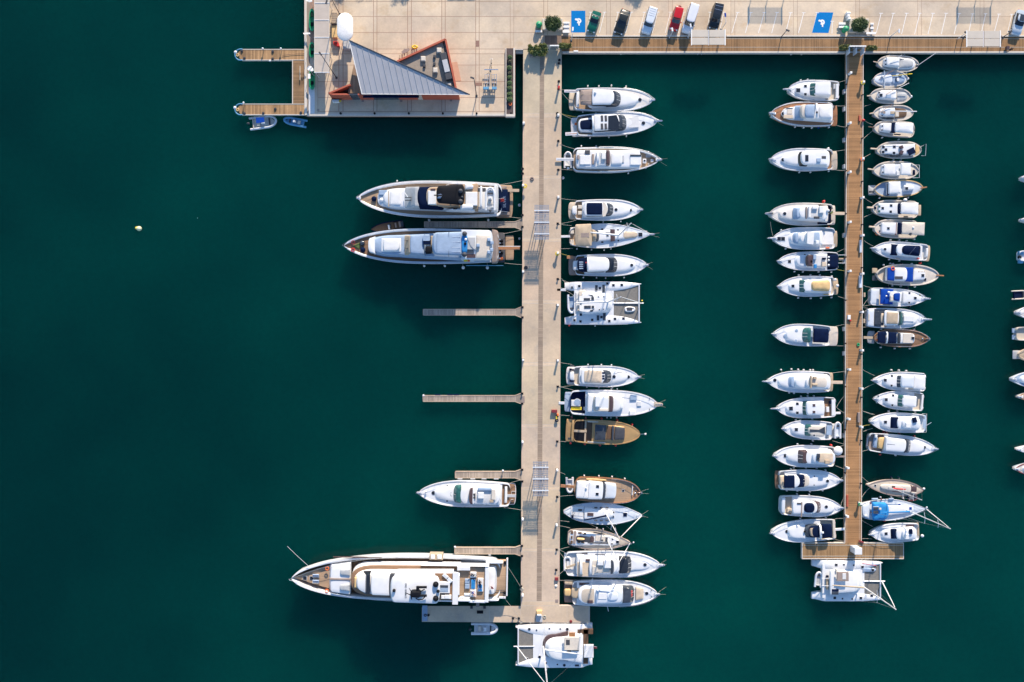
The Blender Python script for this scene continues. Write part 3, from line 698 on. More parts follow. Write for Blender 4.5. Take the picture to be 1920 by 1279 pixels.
b.hatch([(890, 244), (1014, 248)], 1.62, .22, True); b.rail(.6); b.bowroll(.35, .2); b.fend([(780, 348), (930, 345)])
b.rope((552, 162), (400, 145)); b.rope((550, 335), (398, 366))
# 5 sailing yacht
b = Boat(B_, (492, 475), (1195, 456), 212, 'sailing_yacht', 'white sailing yacht under a large tan bimini with its mast leaning over the bow', 'the tan bimini sailing yacht', 'sailing yacht', 's', 1.35, group=G1, rim=.14)
b.deck('deck', 'cool', 560, None, dz=-.02); b.deck('cockpit_floor', 'teak', 492, 580, .8)
b.sl('coachroof', 'white', 700, 1010, .52, .30, 1.2, 1.75, .05, .4, (.1, .5, .12)); b.sl('cabin_window', 'brown', 843, 882, .50, .47, 1.72, 1.84, 0, 0, (0, 0, 0), dome=0)
b.hatch([(775, 411), (818, 462), (775, 516)], 1.76, .16, mat='dgrey'); b.hatch([(908, 415), (911, 508)], 1.5, .1, mat='dgrey'); b.hatch([(1098, 458)], 1.4, .28, mat='dgrey')
b.sl('sail_cover', 'beige', 925, 1080, .34, .22, 1.5, 1.75, .3, .4, (.1, .1, .1)); b.rc('cabin_stripe', 'smoke', 800, 432, 845, 440, 1.74, 1.79)
b.sl('bimini', 'tan', 538, 684, .88, .90, 3.0, 3.15, .12, .06, dome=.25); b.sl('spray_hood', 'tan', 684, 725, .5, .4, 2.2, 2.5, 0, .9, dome=.1); b.windshield(715, 748, .5, .42, 1.7, 2.2, 'smoke', .8, .2, mull=0)
b.rc('bimini_window', 'taupe', 590, 442, 660, 480, 3.33, 3.42)
for x in (550, 670): b.tube('bimini_post', 'steel', [(x, 375, 1.3), (x, 375, 3.0)], .03)
b.seats([(500, 395, 530, 450), (500, 500, 530, 545)], .8, 1.25); b.hatch([(1150, 430)], 1.5, .08)
MAST = {}
def mast(b, foot, head, z0, h, r=.11, spreaders=((.45, 1.0), (.75, .7)), boom=None, boommat='navy', forestay=True, furl='wcan', bowx=None, rr=.10):
    c = b.loc(*foot, z0); p = b.P(c[0], c[1], z0); q = p + Vector((0, 0, h)); m = MB(); m.tube([p, p.lerp(q, .5), q], r, 8, r * .75)
    mo = m.build('mast', M['alu'], b.root)
    for f, w in spreaders:
        s = p.lerp(q, f); m = MB(); m.tube([s - b.n * w - b.e * .12, s, s + b.n * w - b.e * .12], .045, 5); m.build('spreader', M['alu'], mo)
    m = MB()
    for s in (1, -1):
        base = b.P(c[0] - .3, s * (b.hw(c[0]) - .12), b.zg(c[0])); sp = p.lerp(q, spreaders[0][0]) + b.n * s * spreaders[0][1]; m.tube([base, sp, q], .014, 4)
    m.tube([b.P(.3, 0, b.fb), q], .014, 4)
    m.build('rigging', M['steel'], mo)
    if forestay:
        bx = b.L - .15 if bowx is None else bowx
        m = MB(); f0 = b.P(bx, 0, b.zg(b.L)); m.tube([f0.lerp(q, .03), f0.lerp(q, .5), f0.lerp(q, .93)], rr, 7, rr * .55); m.build('furled_jib', M[furl], b.root)
    if boom:
        x0 = b.loc(*boom, z0 + 1.3); m = MB(); e0 = b.P(c[0] - .15, c[1], z0 + 1.3); e1 = b.P(x0[0], x0[1], z0 + 1.35)
        m.tube([e0, e1], .07, 6); bo = m.build('boom', M['alu'], b.root)
        m = MB(); up = Vector((0, 0, .14)); m.tube([e0 + up, e0.lerp(e1, .15) + up * 1.4, e0.lerp(e1, .9) + up, e1 + up * .6], .19, 8, .09); m.build('sail_bag', M[boommat], bo)
mast(b, (908, 470), None, 1.6, 16.5, boom=(595, 432), boommat='wcan', furl='wcan', rr=.06)
b.rail(.55); b.rail(.1, .55, .3); b.bowroll(.55, .2); b.fend([(788, 590), (555, 580), (680, 588), (845, 578)])
b.rope((510, 380), (402, 366)); b.rope((520, 575), (410, 577)); b.rc('boarding_ladder', 'alu', 418, 462, 500, 482, .9, 1.0)
# 6
b = Boat(B_, (545, 718), (1155, 718), 192, 'motor_yacht', 'white hardtop motor yacht with navy striped aft cover, directly above the large catamaran', 'the yacht above the catamaran', 'motor yacht', 'y', 1.45, group=G1)
b.platform('swim_platform', 'taupe', 484, 560, .84, ra=.2); b.deck('cockpit_floor', 'teakd', 545, 660, .9); b.deck('foredeck', 'white', 620, None)
b.sl('stern_seat', 'white', 522, 575, .44, .46, .6, 1.4, .3, .1); b.sl('aft_cover', 'navy', 558, 655, .58, .68, 2.0, 2.5, .6, 0, (.5, 0, .1))
for dy in (-28, -10, 8, 26): b.rc('cover_stripe', 'pcan', 575, 716 + dy, 610, 716 + dy + 9, 2.42, 2.56)
b.sl('coachroof', 'white', 600, 1080, .8, .3, 1.4, 1.85, .1, .8, (.1, .6, .15)); b.windshield(800, 905, .7, .66, 1.8, 2.9, 'glass', .45, .8)
b.sl('hardtop', 'white', 642, 838, .66, .6, 2.75, 3.05, .05, .2, (.05, .1, .1)); b.sl('cabin_side', 'glass', 650, 815, .68, .66, 1.8, 2.76, 0, .2, (0, .1, .1))
b.hatch([(1024, 719)], 1.7, .22, True); b.arch('radar_arch', 'white', 650, .62, 2.3, 3.3, .1, .1, .25); b.dome('radar_dome', 'red', 634, 697, 3.0, .14)
b.rail(.6); b.bowroll(.3, .2); b.fend([(610, 825), (722, 828), (800, 830), (958, 825)])
b.rope((500, 640), (405, 615), mat='ropey'); b.rope((495, 868), (400, 835))
b.rc('gangway', 'varn', 470, 638, 525, 664, 1.4, 1.5)
b.tube('fore_rail', 'alu', [(915, 678, 1.75), (990, 690, 1.7), (1030, 706, 1.66)], .04)

# 7 big catamaran (stern towards the pier)
def catamaran(fr, sx, bx, ytop, ybot, hullw, name, label, short, trampx, group, zb=1.6):
    """builds a two-hulled boat on a Boat frame; returns it"""
    b = Boat(fr, (sx, (ytop + ybot) / 2), (bx, (ytop + ybot) / 2), 6, name, label, short, 'catamaran', 'w', zb, group=group)
    bpy.data.objects.remove(b.hullo, do_unlink=True)
    b.hb = (ybot - ytop) / fr[2] / PXM * (H - WZ - zb) / H / 2
    hw_ = hullw / fr[2] / PXM / 2; L = b.L
    for s in (1, -1):
        m = MB(); secs = []; yc = s * (b.hb - hw_)
        for i in range(25):
            t = i / 24; x = t * L; w = hw_ * (0.95 if t < .5 else max(.05, 1 - ((t - .5) / .5) ** 2.4 * .95)); w *= (.75 + .25 * min(1, t / .1)); yo = yc + s * (hw_ - w) * .55
            z = zb if t > .14 else .55 + (zb - .55) * max(0, (t - .06) / .08)
            secs.append([b.P(x, yo + w * .9, -.4), b.P(x, yo + w, z * .5), b.P(x, yo + w * .96, z - .05), b.P(x, yo + w * .85, z), b.P(x, yo, z + .05), b.P(x, yo - w * .85, z), b.P(x, yo - w * .96, z - .05), b.P(x, yo - w, z * .5), b.P(x, yo - w * .9, -.4)])
        m.loft(secs); m.build('hull', M['white'], b.root, 45)
    xt = b.lx(trampx, zb); m = MB(); ww = b.hb - hw_ * .8
    m.loft([[b.P(L * .12, -ww, .8), b.P(L * .12, ww, .8), b.P(L * .12, ww, zb - .03), b.P(L * .12, -ww, zb - .03)], [b.P(xt, -ww, .8), b.P(xt, ww, .8), b.P(xt, ww, zb - .03), b.P(xt, -ww, zb - .03)]])
    m.build('bridge_deck', M['white'], b.root)
    m = MB(); m.tube([b.P(L - .45, -b.hb + hw_ * .7, zb + .02), b.P(L - .45, b.hb - hw_ * .7, zb + .02)], .14, 8); m.build('fore_crossbeam', M['alu'], b.root)
    for s in (1, -1):
        m = MB(); m.obox((b.P(0, 0, 0) + b.e * (xt + L - .5) / 2 + b.n * s * (ww / 2 - .02)), b.e, L - .62 - xt, ww - .18, WZ + zb - .16, WZ + zb - .12); m.build('trampoline', M['net'], b.root)
    m = MB(); m.tube([b.P(xt - .2, 0, zb), b.P(L + .4, 0, zb + .05)], .10, 7); m.build('bow_spar', M['alu'], b.root)
    b.hw = lambda x: b.hb; b.zg = lambda x: zb
    return b
def cat_hatches(b, pts, z, r=.16, mat='glass'): b.hatch(pts, z, r, mat=mat)
b = catamaran(B_, 455, 1108, 858, 1230, 84, 'sailing_catamaran', 'large white sailing catamaran with grey bow nets, stern to the concrete pier', 'the big white catamaran', 872, G1, 1.6)
b.sl('saloon', 'white', 590, 862, .52, .44, 1.55, 2.5, .05, .35, (.1, .9, .2)); b.sl('cockpit_floor', 'lgrey', 548, 640, .5, .5, 1.5, 1.62, 0, 0, dome=0)
b.pg('roof_panel', 'wcan', [(575, 985), (650, 970), (708, 1000), (705, 1018), (575, 1028)], 2.4, 2.62); b.pg('roof_panel', 'wcan', [(578, 1060), (705, 1070), (708, 1090), (650, 1122), (578, 1110)], 2.4, 2.62)
for r in ((615, 1000, 668, 1022), (680, 992, 702, 1018), (618, 1065, 675, 1090), (682, 1066, 703, 1088)): b.rc('saloon_window', 'smoke', *r, 2.58, 2.70)
b.pg('side_window', 'smoke', [(650, 970), (685, 985), (700, 1000), (690, 975)], 2.3, 2.66); b.pg('side_window', 'smoke', [(668, 1105), (700, 1095), (690, 1115), (672, 1120)], 2.3, 2.66)
for r in ((712, 890, 734, 935), (774, 886, 796, 950), (726, 1148, 748, 1192), (780, 1128, 803, 1190)): b.rc('hull_window', 'smoke', *r, 1.6, 1.72)
b.hatch([(753, 915), (816, 875), (868, 890), (940, 888), (576, 898), (766, 1163), (833, 1197), (882, 1178), (955, 1175), (687, 1187), (590, 1142), (586, 1200), (520, 908), (535, 1190)], 1.63, .17)
b.hatch([(740, 990), (785, 988), (748, 1098), (785, 1095)], 2.35, .07); b.seats([(575, 900 + 60, 590, 1000), (560, 1060, 575, 1110)], 1.6, 2.0)
b.tube('davit_beam', 'steel', [(545, 955, 2.2), (545, 1135, 2.2)], .07); b.tube('davit_arm', 'steel', [(600, 975, 1.7), (520, 980, 2.3)], .05); b.tube('davit_arm', 'steel', [(600, 1110, 1.7), (520, 1110, 2.3)], .05)
b.sl('wheel_pod', 'cush', 570, 640, .2, .2, 1.6, 1.95, .5, .5, y=.42)
mast(b, (820, 1035), None, 2.3, 18, .14, boom=(548, 1042), boommat='wcan', rr=.09)
c = b.loc(1010, 1095, 1.8); m = MB()
b.sl('deck_kayak', 'wcan', 965, 1058, .14, .11, 1.5, 1.75, .4, .7, y=-.28, dome=-.1); b.rc('kayak_seat', 'dgrey', 985, 1080, 1030, 1105, 1.72, 1.80)
b.rc('gangway', 'alu', 385, 918, 460, 940, 1.2, 1.3); b.fend([(710, 1233)]); b.fend([(488, 1237)], 'red'); b.dome('bow_light', 'yellow', 1114, 1022, 1.7, .16)
b.rail(.12, .6, .85); b.rope((470, 880), (420, 830)); b.rope((545, 985), (420, 910), 1.4)

# 8
b = Boat(C_, (742, 352), (1520, 362), 258, 'motor_yacht', 'white sport yacht with beige folding roof, uppermost of the three below the finger pontoon gap', 'the beige folding roof yacht', 'motor yacht', 'y', 1.35, group=G1)
b.platform('swim_platform', 'lgrey', 648, 750, .82, ra=.3); b.deck('cockpit_floor', 'sand', 742, 850, .85); b.deck('foredeck', 'white', 820, None)
b.sl('stern_seat', 'white', 690, 752, .42, .45, .6, 1.3, .4, .1); b.rc('outboard_locker', 'navy', 705, 270, 750, 290, .7, 1.3); b.seats([(690, 262, 715, 288)], .6, 1.2, 'navy'); b.seats([(690, 400, 750, 425)], .6, 1.2, 'navy')
b.sl('coachroof', 'white', 800, 1420, .82, .3, 1.3, 1.75, .05, .8, (.1, .6, .15)); b.windshield(1060, 1198, .64, .56, 1.7, 2.5, 'smoke', .6, .9)
b.sl('roof_frame', 'white', 830, 1125, .70, .62, 2.3, 2.5, .08, .35, (.05, .1, .05)); b.sl('cabin_side', 'glass', 850, 1080, .68, .62, 1.7, 2.32, 0, .2, (0, .1, .08)); b.sl('folding_roof', 'beige', 862, 1080, .58, .58, 2.48, 2.62, .08, .04, dome=.1)
for yy in (305, 342, 372): b.rc('roof_vent', 'navy', 1080, yy, 1110, yy + 22, 2.46, 2.56)
b.hatch([(1222, 360), (1395, 364)], 1.62, .24, True); b.rail(.62); b.bowroll(.4, .22)
b.tube('fore_rail', 'smoke', [(1230, 330, 1.78), (1270, 308, 1.78), (1380, 318, 1.7)], .03)
b.fend([(910, 215), (1070, 220), (1190, 225), (895, 482), (1040, 488), (1200, 488)]); b.rope((720, 215), (580, 192)); b.rope((750, 462), (572, 488)); b.rc('stern_locker', 'dgrey', 700, 222, 745, 240, 1.3, 1.5)
# 9
b = Boat(C_, (700, 668), (1745, 690), 318, 'motor_yacht', 'white sport fishing yacht with navy cockpit and open flybridge, directly above the gold boat', 'the white yacht above the gold boat', 'motor yacht', 'm', 1.6, group=G1, rim=.3)
b.platform('swim_platform', 'pcan', 628, 705, .74, ra=.2); b.deck('cockpit_floor', 'navy', 705, 900, .9); b.deck('foredeck', 'white', 880, None, dz=-.03)
b.rc('engine_box', 'lgrey', 710, 640, 822, 715, .9, 1.3, .08); b.hatch([(782, 665)], 1.3, .45, True, 'pcan'); b.rc('yellow_mat', 'yellow', 708, 722, 835, 760, .95, 1.05); b.rc('step_grate', 'grey', 860, 725, 915, 765, 1.0, 1.5)
b.sl('cabin', 'white', 895, 1330, .74, .62, 1.5, 2.9, .02, .2, (.1, .6, .2)); b.sl('flybridge', 'cush', 975, 1215, .60, .60, 2.8, 3.5, .08, .2, (.05, .1, .12), dome=0)
b.sl('bridge_floor', 'cool', 1005, 1165, .52, .52, 3.44, 3.53, .1, .1, dome=0); b.sl('bridge_screen', 'brown', 1160, 1222, .62, .60, 3.2, 3.75, 0, .35, (.15, .15, .1), dome=0)
b.rc('helm_console', 'white', 1000, 595, 1060, 722, 3.5, 4.1, .1); b.seats([(1030, 745, 1150, 775)], 3.5, 3.8)
b.sl('fore_cabin', 'white', 1220, 1340, .42, .40, 2.0, 2.5, .1, .1); b.rc('skylight', 'pcan', 1418, 578, 1495, 640, 1.85, 2.02); b.rc('vent_box', 'lgrey', 1500, 660, 1550, 712, 1.8, 2.0); b.rc('deck_box', 'wcan', 1410, 770, 1480, 822, 1.8, 2.2, .06)
for p in ((1650, 625), (1650, 750)): b.dome('cleat', 'dgrey', *p, 1.95, .1)
b.bowroll(.9, .45, 'beige'); b.rail(.5); b.rc('gangway', 'alu', 560, 660, 630, 692, 1.3, 1.4)
b.fend([(1258, 505), (1187, 510)]); b.fend([(1136, 850), (1182, 850), (1252, 850)]); b.fend([(715, 845), (882, 858)], 'dred', .2); b.rope((735, 520), (568, 480)); b.rope((690, 830), (572, 820))
# 10 gold
b = Boat(C_, (742, 1010), (1540, 1050), 292, 'motor_yacht', 'gold hulled open motor yacht with brown deck pads and grey canvas', 'the gold hulled boat', 'motor yacht', 'm', 1.4, 'gold', .25, group=G1)
b.platform('swim_platform', 'gold', 645, 752, .92, .5, .9, .1); b.deck('cockpit_floor', 'bdeck', 742, 990, 1.15); b.deck('foredeck', 'gold', 960, None, dz=-.02)
b.sl('stern_coaming', 'gold', 712, 748, .85, .9, .8, 1.45, .2, 0); b.rc('aft_pad', 'black', 748, 885, 870, 990, 1.1, 1.35); b.rc('aft_pad', 'black', 748, 1035, 860, 1140, 1.1, 1.35); b.rc('deck_walkway', 'tan', 740, 1000, 895, 1028, 1.1, 1.42); b.rc('cross_beam', 'tan', 872, 890, 893, 1000, 1.1, 1.42); b.rc('cross_beam', 'tan', 866, 1040, 886, 1150, 1.1, 1.42)
b.sl('coaming', 'gold', 985, 1360, .72, .56, 1.3, 1.75, .0, .05, (.05, .05, .05), dome=0); b.sl('console_cover', 'smoke', 992, 1130, .66, .62, 1.7, 2.0, 0, 0, dome=.05); b.sl('seat_cover', 'bdeck', 1130, 1200, .60, .58, 1.6, 1.85, 0, 0, dome=0); b.sl('windscreen', 'smoke', 1198, 1228, .6, .58, 1.6, 2.2, 0, 0, (0, .1, .05), dome=0); b.sl('sun_cover', 'dgrey', 1226, 1356, .56, .50, 1.7, 1.95, .05, .08)
for y0, y1 in ((892, 910),): b.rc('side_pad', 'sand', 905, y0, 1035, y1, 1.4, 1.5); b.rc('side_pad', 'sand', 905, 1138, 1120, 1156, 1.4, 1.5)
b.dome('throttle', 'black', 1010, 1035, 1.95, .12); b.rc('deck_rope_pile', 'dgrey', 672, 1090, 715, 1110, .88, 1.0)
b.fend([(718, 848), (885, 862), (1073, 875), (1258, 892), (1435, 942)][2:], 'red', .2); b.fend([(702, 1155), (872, 1165), (1053, 1178), (1240, 1178)], 'red', .2)
b.tube('bow_anchor', 'steel', [(1530, 1050, 1.75), (1605, 1048, 1.6)], .05); b.rc('anchor_fluke', 'steel', 1590, 1038, 1612, 1060, 1.5, 1.62); b.rope((650, 1140), (565, 1140))
# 11 wooden trawler
b = Boat(D_, (745, 355), (1540, 405), 300, 'motor_yacht', 'classic motor boat with varnished wooden rails, teak foredeck and a yellow kayak', 'the varnished wooden motor boat', 'motor boat', 't', 1.6, 'varn', .16, trim='varn', group=G1)
b.deck('side_deck', 'teak', 745, None, 1.5); b.sl('aft_roof', 'wcan', 775, 925, .68, .68, 2.7, 2.85, .02, 0, dome=.06); b.sl('wheelhouse', 'white', 920, 1100, .72, .66, 1.5, 3.0, 0, .1, (0, .1, .05))
b.windshield(1080, 1130, .66, .6, 1.9, 2.9, 'smoke', .3, .25, mull=2); b.sl('trunk_cabin', 'cool', 1110, 1258, .66, .60, 1.5, 2.2, 0, .18, (0, .1, .1))
b.sl('cabin', 'white', 775, 930, .62, .66, 1.45, 2.6, 0, 0, dome=0); b.hatch([(1027, 335), (1022, 425)], 3.02, .2)
b.sl('kayak', 'ochre', 880, 1130, .09, .09, 1.6, 1.85, .5, .5, (.15, .15, .05), y=.80, dome=-.05); b.rc('bulwark_rail', 'white', 1440, 320, 1450, 440, 1.5, 1.75); b.hatch([(1335, 385)], 1.62, .14, mat='dgrey'); b.dome('windlass', 'steel', 1480, 415, 1.6, .2)
for p in ((1460, 350), (1445, 455), (1490, 385)): b.dome('bollard', 'varn', *p, 1.6, .13)
b.tube('antenna', 'white', [(905, 300, 2.9), (905, 300, 4.5)], .03); b.dome('radar_dome', 'white', 890, 355, 2.95, .2)
b.fend([(865, 200), (1040, 205), (1197, 215), (1350, 245)]); b.fend([(950, 515)], 'navy'); b.bowroll(.3, .15, 'varn'); b.rc('gangway', 'varn', 583, 315, 745, 350, 1.6, 1.7)
b.rope((640, 190), (560, 160), .6); b.rope((775, 440), (552, 455)); b.rail(.55, .5)
# 12 sailing yacht with navy sail
b = Boat(D_, (618, 640), (1565, 678), 270, 'sailing_yacht', 'white sailing yacht with navy sail bag, moored just below the wooden motor boat', 'the navy boom sailing yacht', 'sailing yacht', 'e', 1.2, 'cool', .12, group=G1)
b.deck('deck', 'cool', 620, None, dz=-.02); b.sl('cockpit', 'white', 705, 865, .50, .62, 1.15, 1.5, .1, .0, dome=0); b.sl('cockpit_floor', 'lgrey', 735, 860, .3, .36, 1.45, 1.54, 0, 0, dome=0)
b.sl('coachroof', 'white', 860, 1240, .58, .30, 1.2, 1.75, .05, .5, (.1, .5, .12)); b.hatch([(1357, 673)], 1.4, .26, mat='navy'); b.hatch([(1216, 648), (1216, 700)], 1.6, .13, mat='dgrey')
for r in ((795, 608, 840, 630), (866, 648, 890, 680)): b.rc('cockpit_hatch', 'dgrey', *r, 1.5, 1.62)
b.rc('companionway', 'brown', 905, 652, 978, 690, 1.75, 1.9); b.rc('helm_seat', 'navy', 712, 680, 738, 725, 1.5, 1.75)
for x in (1007, 1073, 1140): b.rc('cabin_window', 'dgrey', x - 18, 583, x + 18, 596, 1.5, 1.72); b.rc('cabin_window', 'dgrey', x - 18, 738, x + 18, 750, 1.5, 1.72)
for x in (783, 826, 898, 950): b.rc('deck_fitting', 'dgrey', x - 6, 588, x + 6, 598, 1.1, 1.3)
b.wheel_dash(735, 655, 1.8); b.rail(.02, .55, .25, 1.0); b.rail(.6)
mast(b, (1130, 665), None, 1.7, 18.5, .11, boom=(862, 735), boommat='navy', rr=.10); b.fend([(1250, 755), (950, 515)]); b.dome('bow_fitting', 'steel', 1500, 690, 1.5, .12)
b.rope((690, 760), (555, 745), 1.2)
# 13
b = Boat(D_, (668, 945), (1425, 1005), 250, 'sailing_yacht', 'small white sailing yacht with slatted dark cockpit benches, between two larger boats', 'the slatted bench sailing yacht', 'sailing yacht', 's', 1.25, 'sand', .1, trim='taupe', group=G1)
b.deck('deck', 'sand', 660, None, dz=-.05); b.sl('coachroof', 'white', 690, 1300, .80, .36, 1.2, 1.55, .1, .4, (.05, .3, .1)); b.sl('cockpit', 'dgrey', 765, 985, .34, .30, 1.5, 1.62, .1, .2, dome=0)
b.sl('cockpit_table', 'ochre', 780, 875, .13, .11, 1.6, 2.0, .4, .5); b.sl('helm_ring', 'brown', 935, 990, .42, .32, 1.5, 1.75, .3, .5, dome=0)
for r in ((795, 882, 838, 902), (848, 892, 890, 912), (785, 998, 820, 1015), (830, 998, 870, 1015), (708, 870, 735, 905), (705, 930, 728, 965), (700, 985, 728, 1025)): b.rc('bench_slats', 'bdeck', *r, 1.5, 1.68)
b.rc('aft_bench', 'taupe', 740, 870, 768, 1020, 1.5, 1.7); b.rc('sliding_hatch', 'cush', 1000, 930, 1120, 995, 1.5, 1.75); b.rc('hatch_slot', 'dgrey', 1068, 972, 1095, 986, 1.7, 1.82)
b.pg('cabin_window', 'dgrey', [(975, 878), (1115, 905), (1115, 915), (980, 890)], 1.5, 1.62); b.rc('traveller', 'smoke', 1120, 945, 1148, 1000, 1.5, 1.72)
b.hatch([(1265, 1000)], 1.5, .2, mat='dgrey'); b.hatch([(1205, 968), (1200, 1022)], 1.52, .1, mat='dgrey')
mast(b, (1150, 990), None, 1.5, 15, .09, boom=(905, 1008), boommat='dgrey', rr=.08); b.rail(.55); b.fend([(1092, 840), (1016, 838), (877, 1105), (925, 1105), (995, 1108), (1062, 1108)])
b.rope((700, 835), (560, 805)); b.rope((690, 1060), (560, 1095)); b.dome('bow_fender', 'tube', 1458, 1006, 1.3, .16)
# 14
b = Boat(E_, (500, 185), (1375, 190), 248, 'motor_yacht', 'large white flybridge yacht with a dinghy across its stern, second from the pier foot', 'the flybridge yacht with a stern dinghy', 'motor yacht', 'y', 1.6, group=G1)
b.deck('aft_deck', 'lgrey', 505, 720, 1.2); b.deck('foredeck', 'white', 700, None); b.platform('swim_platform', 'pcan', 480, 510, .7)
b.sl('cabin', 'white', 590, 1110, .76, .66, 1.5, 2.6, .02, .3, (.1, .8, .2)); b.windshield(985, 1105, .66, .62, 1.9, 2.75, 'glass', .25, .7)
b.sl('wing_deck', 'white', 600, 1010, .70, .60, 2.55, 2.75, .05, .3, dome=0); b.sl('flybridge', 'white', 715, 985, .62, .50, 2.7, 3.4, .1, .3, (.05, .2, .1), dome=0); b.sl('bridge_floor', 'cush', 738, 925, .54, .46, 3.36, 3.44, .1, .2, dome=0)
b.seats([(790, 160, 845, 200), (850, 150, 915, 225)], 3.4, 3.85, 'wcan'); b.sl('bridge_screen', 'smoke', 915, 948, .52, .46, 3.3, 3.75, 0, .5, (.05, .1, .05), dome=0); b.pg('bridge_table', 'cush', [(745, 205), (790, 215), (800, 250), (745, 290)], 3.42, 3.7)
b.rc('aft_table', 'beige', 605, 170, 710, 300, 2.72, 2.85); b.rc('side_vent', 'brown', 650, 92, 700, 112, 1.5, 1.62); b.rc('hull_window', 'brown', 770, 96, 860, 104, 1.6, 1.68); b.rc('grill_box', 'brown', 685, 142, 728, 162, 2.75, 3.0)
b.rc('stern_plank', 'tan', 505, 195, 590, 215, 1.75, 1.85, rot=.35); b.hatch([(1231, 192)], 1.9, .24, True); b.sl('trunk_cabin', 'white', 1090, 1300, .5, .2, 1.6, 1.9, 0, .8, (.0, .4, .1)); b.rail(.55); b.bowroll(.7, .3)
b.arch('radar_arch', 'white', 640, .62, 2.6, 3.4, .14, .2, .5); b.fend([(745, 322), (920, 322), (675, 55), (770, 60), (818, 58)]); b.rope((520, 100), (420, 45)); b.rope((505, 230), (430, 290)); b.rope((480, 130), (425, 60), 1.2)
# 15
b = Boat(E_, (560, 455), (1350, 458), 248, 'motor_yacht', 'white motor yacht with beige covered jet skis at its stern, lowest berth', 'the yacht with covered stern toys', 'motor yacht', 'y', 1.6, group=G1)
b.platform('swim_platform', 'taupe', 482, 570, .85, ra=.1); b.sl('covered_jet_ski', 'ochre', 482, 550, .28, .30, .4, 1.3, .3, .3, (.1, .1, .1), y=-.02); b.sl('covered_jet_ski', 'tan', 482, 590, .16, .16, .4, 1.2, .2, .3, (.1, .1, .1), y=.68)
b.deck('aft_deck', 'grey', 560, 640, 1.25); b.deck('foredeck', 'white', 600, None); b.rc('side_walkway', 'brown', 622, 360, 715, 385, 1.5, 1.62)
b.sl('stern_lounge', 'tan', 548, 625, .40, .42, 1.2, 1.7, .4, .1); b.sl('cabin', 'white', 610, 1130, .78, .66, 1.5, 2.6, .3, .2, (.1, .7, .2))
b.sl('flybridge', 'white', 612, 1040, .74, .66, 2.5, 3.1, .4, .08, (.1, .3, .1), dome=0); b.sl('aft_lounge_floor', 'sand', 640, 765, .54, .56, 3.06, 3.13, .4, 0, dome=0); b.rc('grill_box', 'brown', 700, 522, 748, 552, 3.1, 3.35); b.sl('hardtop', 'cool', 775, 1030, .58, .52, 3.05, 3.5, .05, .15, (.0, .2, .1))
b.rc('roof_hatch', 'wcan', 800, 455, 875, 512, 3.5, 3.62); b.sl('roof_bulge', 'cool', 880, 985, .34, .30, 3.5, 3.68, .4, .4); b.tube('radar_spar', 'white', [(795, 432, 3.6), (915, 418, 3.9)], .07); b.dome('radar_dome', 'white', 795, 430, 3.5, .25)
b.windshield(1020, 1130, .66, .62, 1.9, 2.9, 'smoke', .25, .7, mull=2)
for y in (435, 450, 465, 480): b.rc('dash_pad', 'red', 1098, y, 1116, y + 8, 2.1, 2.75)
b.sl('fore_sunpad', 'beige', 1142, 1222, .52, .40, 1.7, 2.02, .05, .1); b.hatch([(1247, 458)], 1.85, .24, True); b.rail(.55); b.bowroll(.35, .25)
for p in ((1290, 430), (1290, 490)): b.dome('cleat', 'dgrey', *p, 1.95, .1)
b.tube('outrigger', 'alu', [(745, 320, 2.8), (735, 372, 2.8)], .06); b.tube('lower_outrigger', 'alu', [(882, 575, 2.0), (893, 625, 2.0)], .06); b.rope((620, 345), (430, 338))
# ---------------------------------------------------------------- people
def person(label, joints, edges, radii, cloth_rings=None, shirt=None, trousers=None, hairc='hair', group=None):
    """one continuous body grown from a skeleton; joints in world space"""
    me = bpy.data.meshes.new('person'); me.from_pydata([tuple(j) for j in joints], edges, []); me.update()
    tmp = bpy.data.objects.new('person_tmp', me); col.objects.link(tmp)
    mod = tmp.modifiers.new('skin', 'SKIN'); sv = me.skin_vertices[0].data
    for i, r in enumerate(radii): sv[i].radius = (r, r)
    sv[0].use_root = True
    ss = tmp.modifiers.new('sub', 'SUBSURF'); ss.levels = 1; ss.render_levels = 1
    dg = bpy.context.evaluated_depsgraph_get(); body = bpy.data.meshes.new_from_object(tmp.evaluated_get(dg))
    bpy.data.objects.remove(tmp, do_unlink=True)
    body.materials.clear(); body.materials.append(M['skin']); body.materials.append(M[shirt or 'skin']); body.materials.append(M[trousers or 'skin'])
    pel, che, nk = Vector(joints[0]), Vector(joints[2]), Vector(joints[3])
    for pl in body.polygons:
        c = pl.center; best = min(range(len(joints)), key=lambda i: (c - Vector(joints[i])).length - radii[i] * .5)
        if shirt and best in (1, 2, 5, 8): pl.material_index = 1
        if trousers and best in (0, 11, 14, 12, 15): pl.material_index = 2
        pl.use_smooth = True
    o = bpy.data.objects.new('person', body); col.objects.link(o)
    tag(o, label, 'person', group)
    hd = Vector(joints[4]); m = MB(); m.ball(hd + (hd - nk).normalized() * .03 + Vector((0, 0, .012)), .112, .112, .125, 10, 6, -15); m.build('hair', M[hairc], o)
    m = MB(); m.ball(hd + Vector((0, 0, -.02)) + (hd - nk).normalized() * .0, .098, .098, .12, 10, 6); m.build('face', M['skin'], o)
    return o
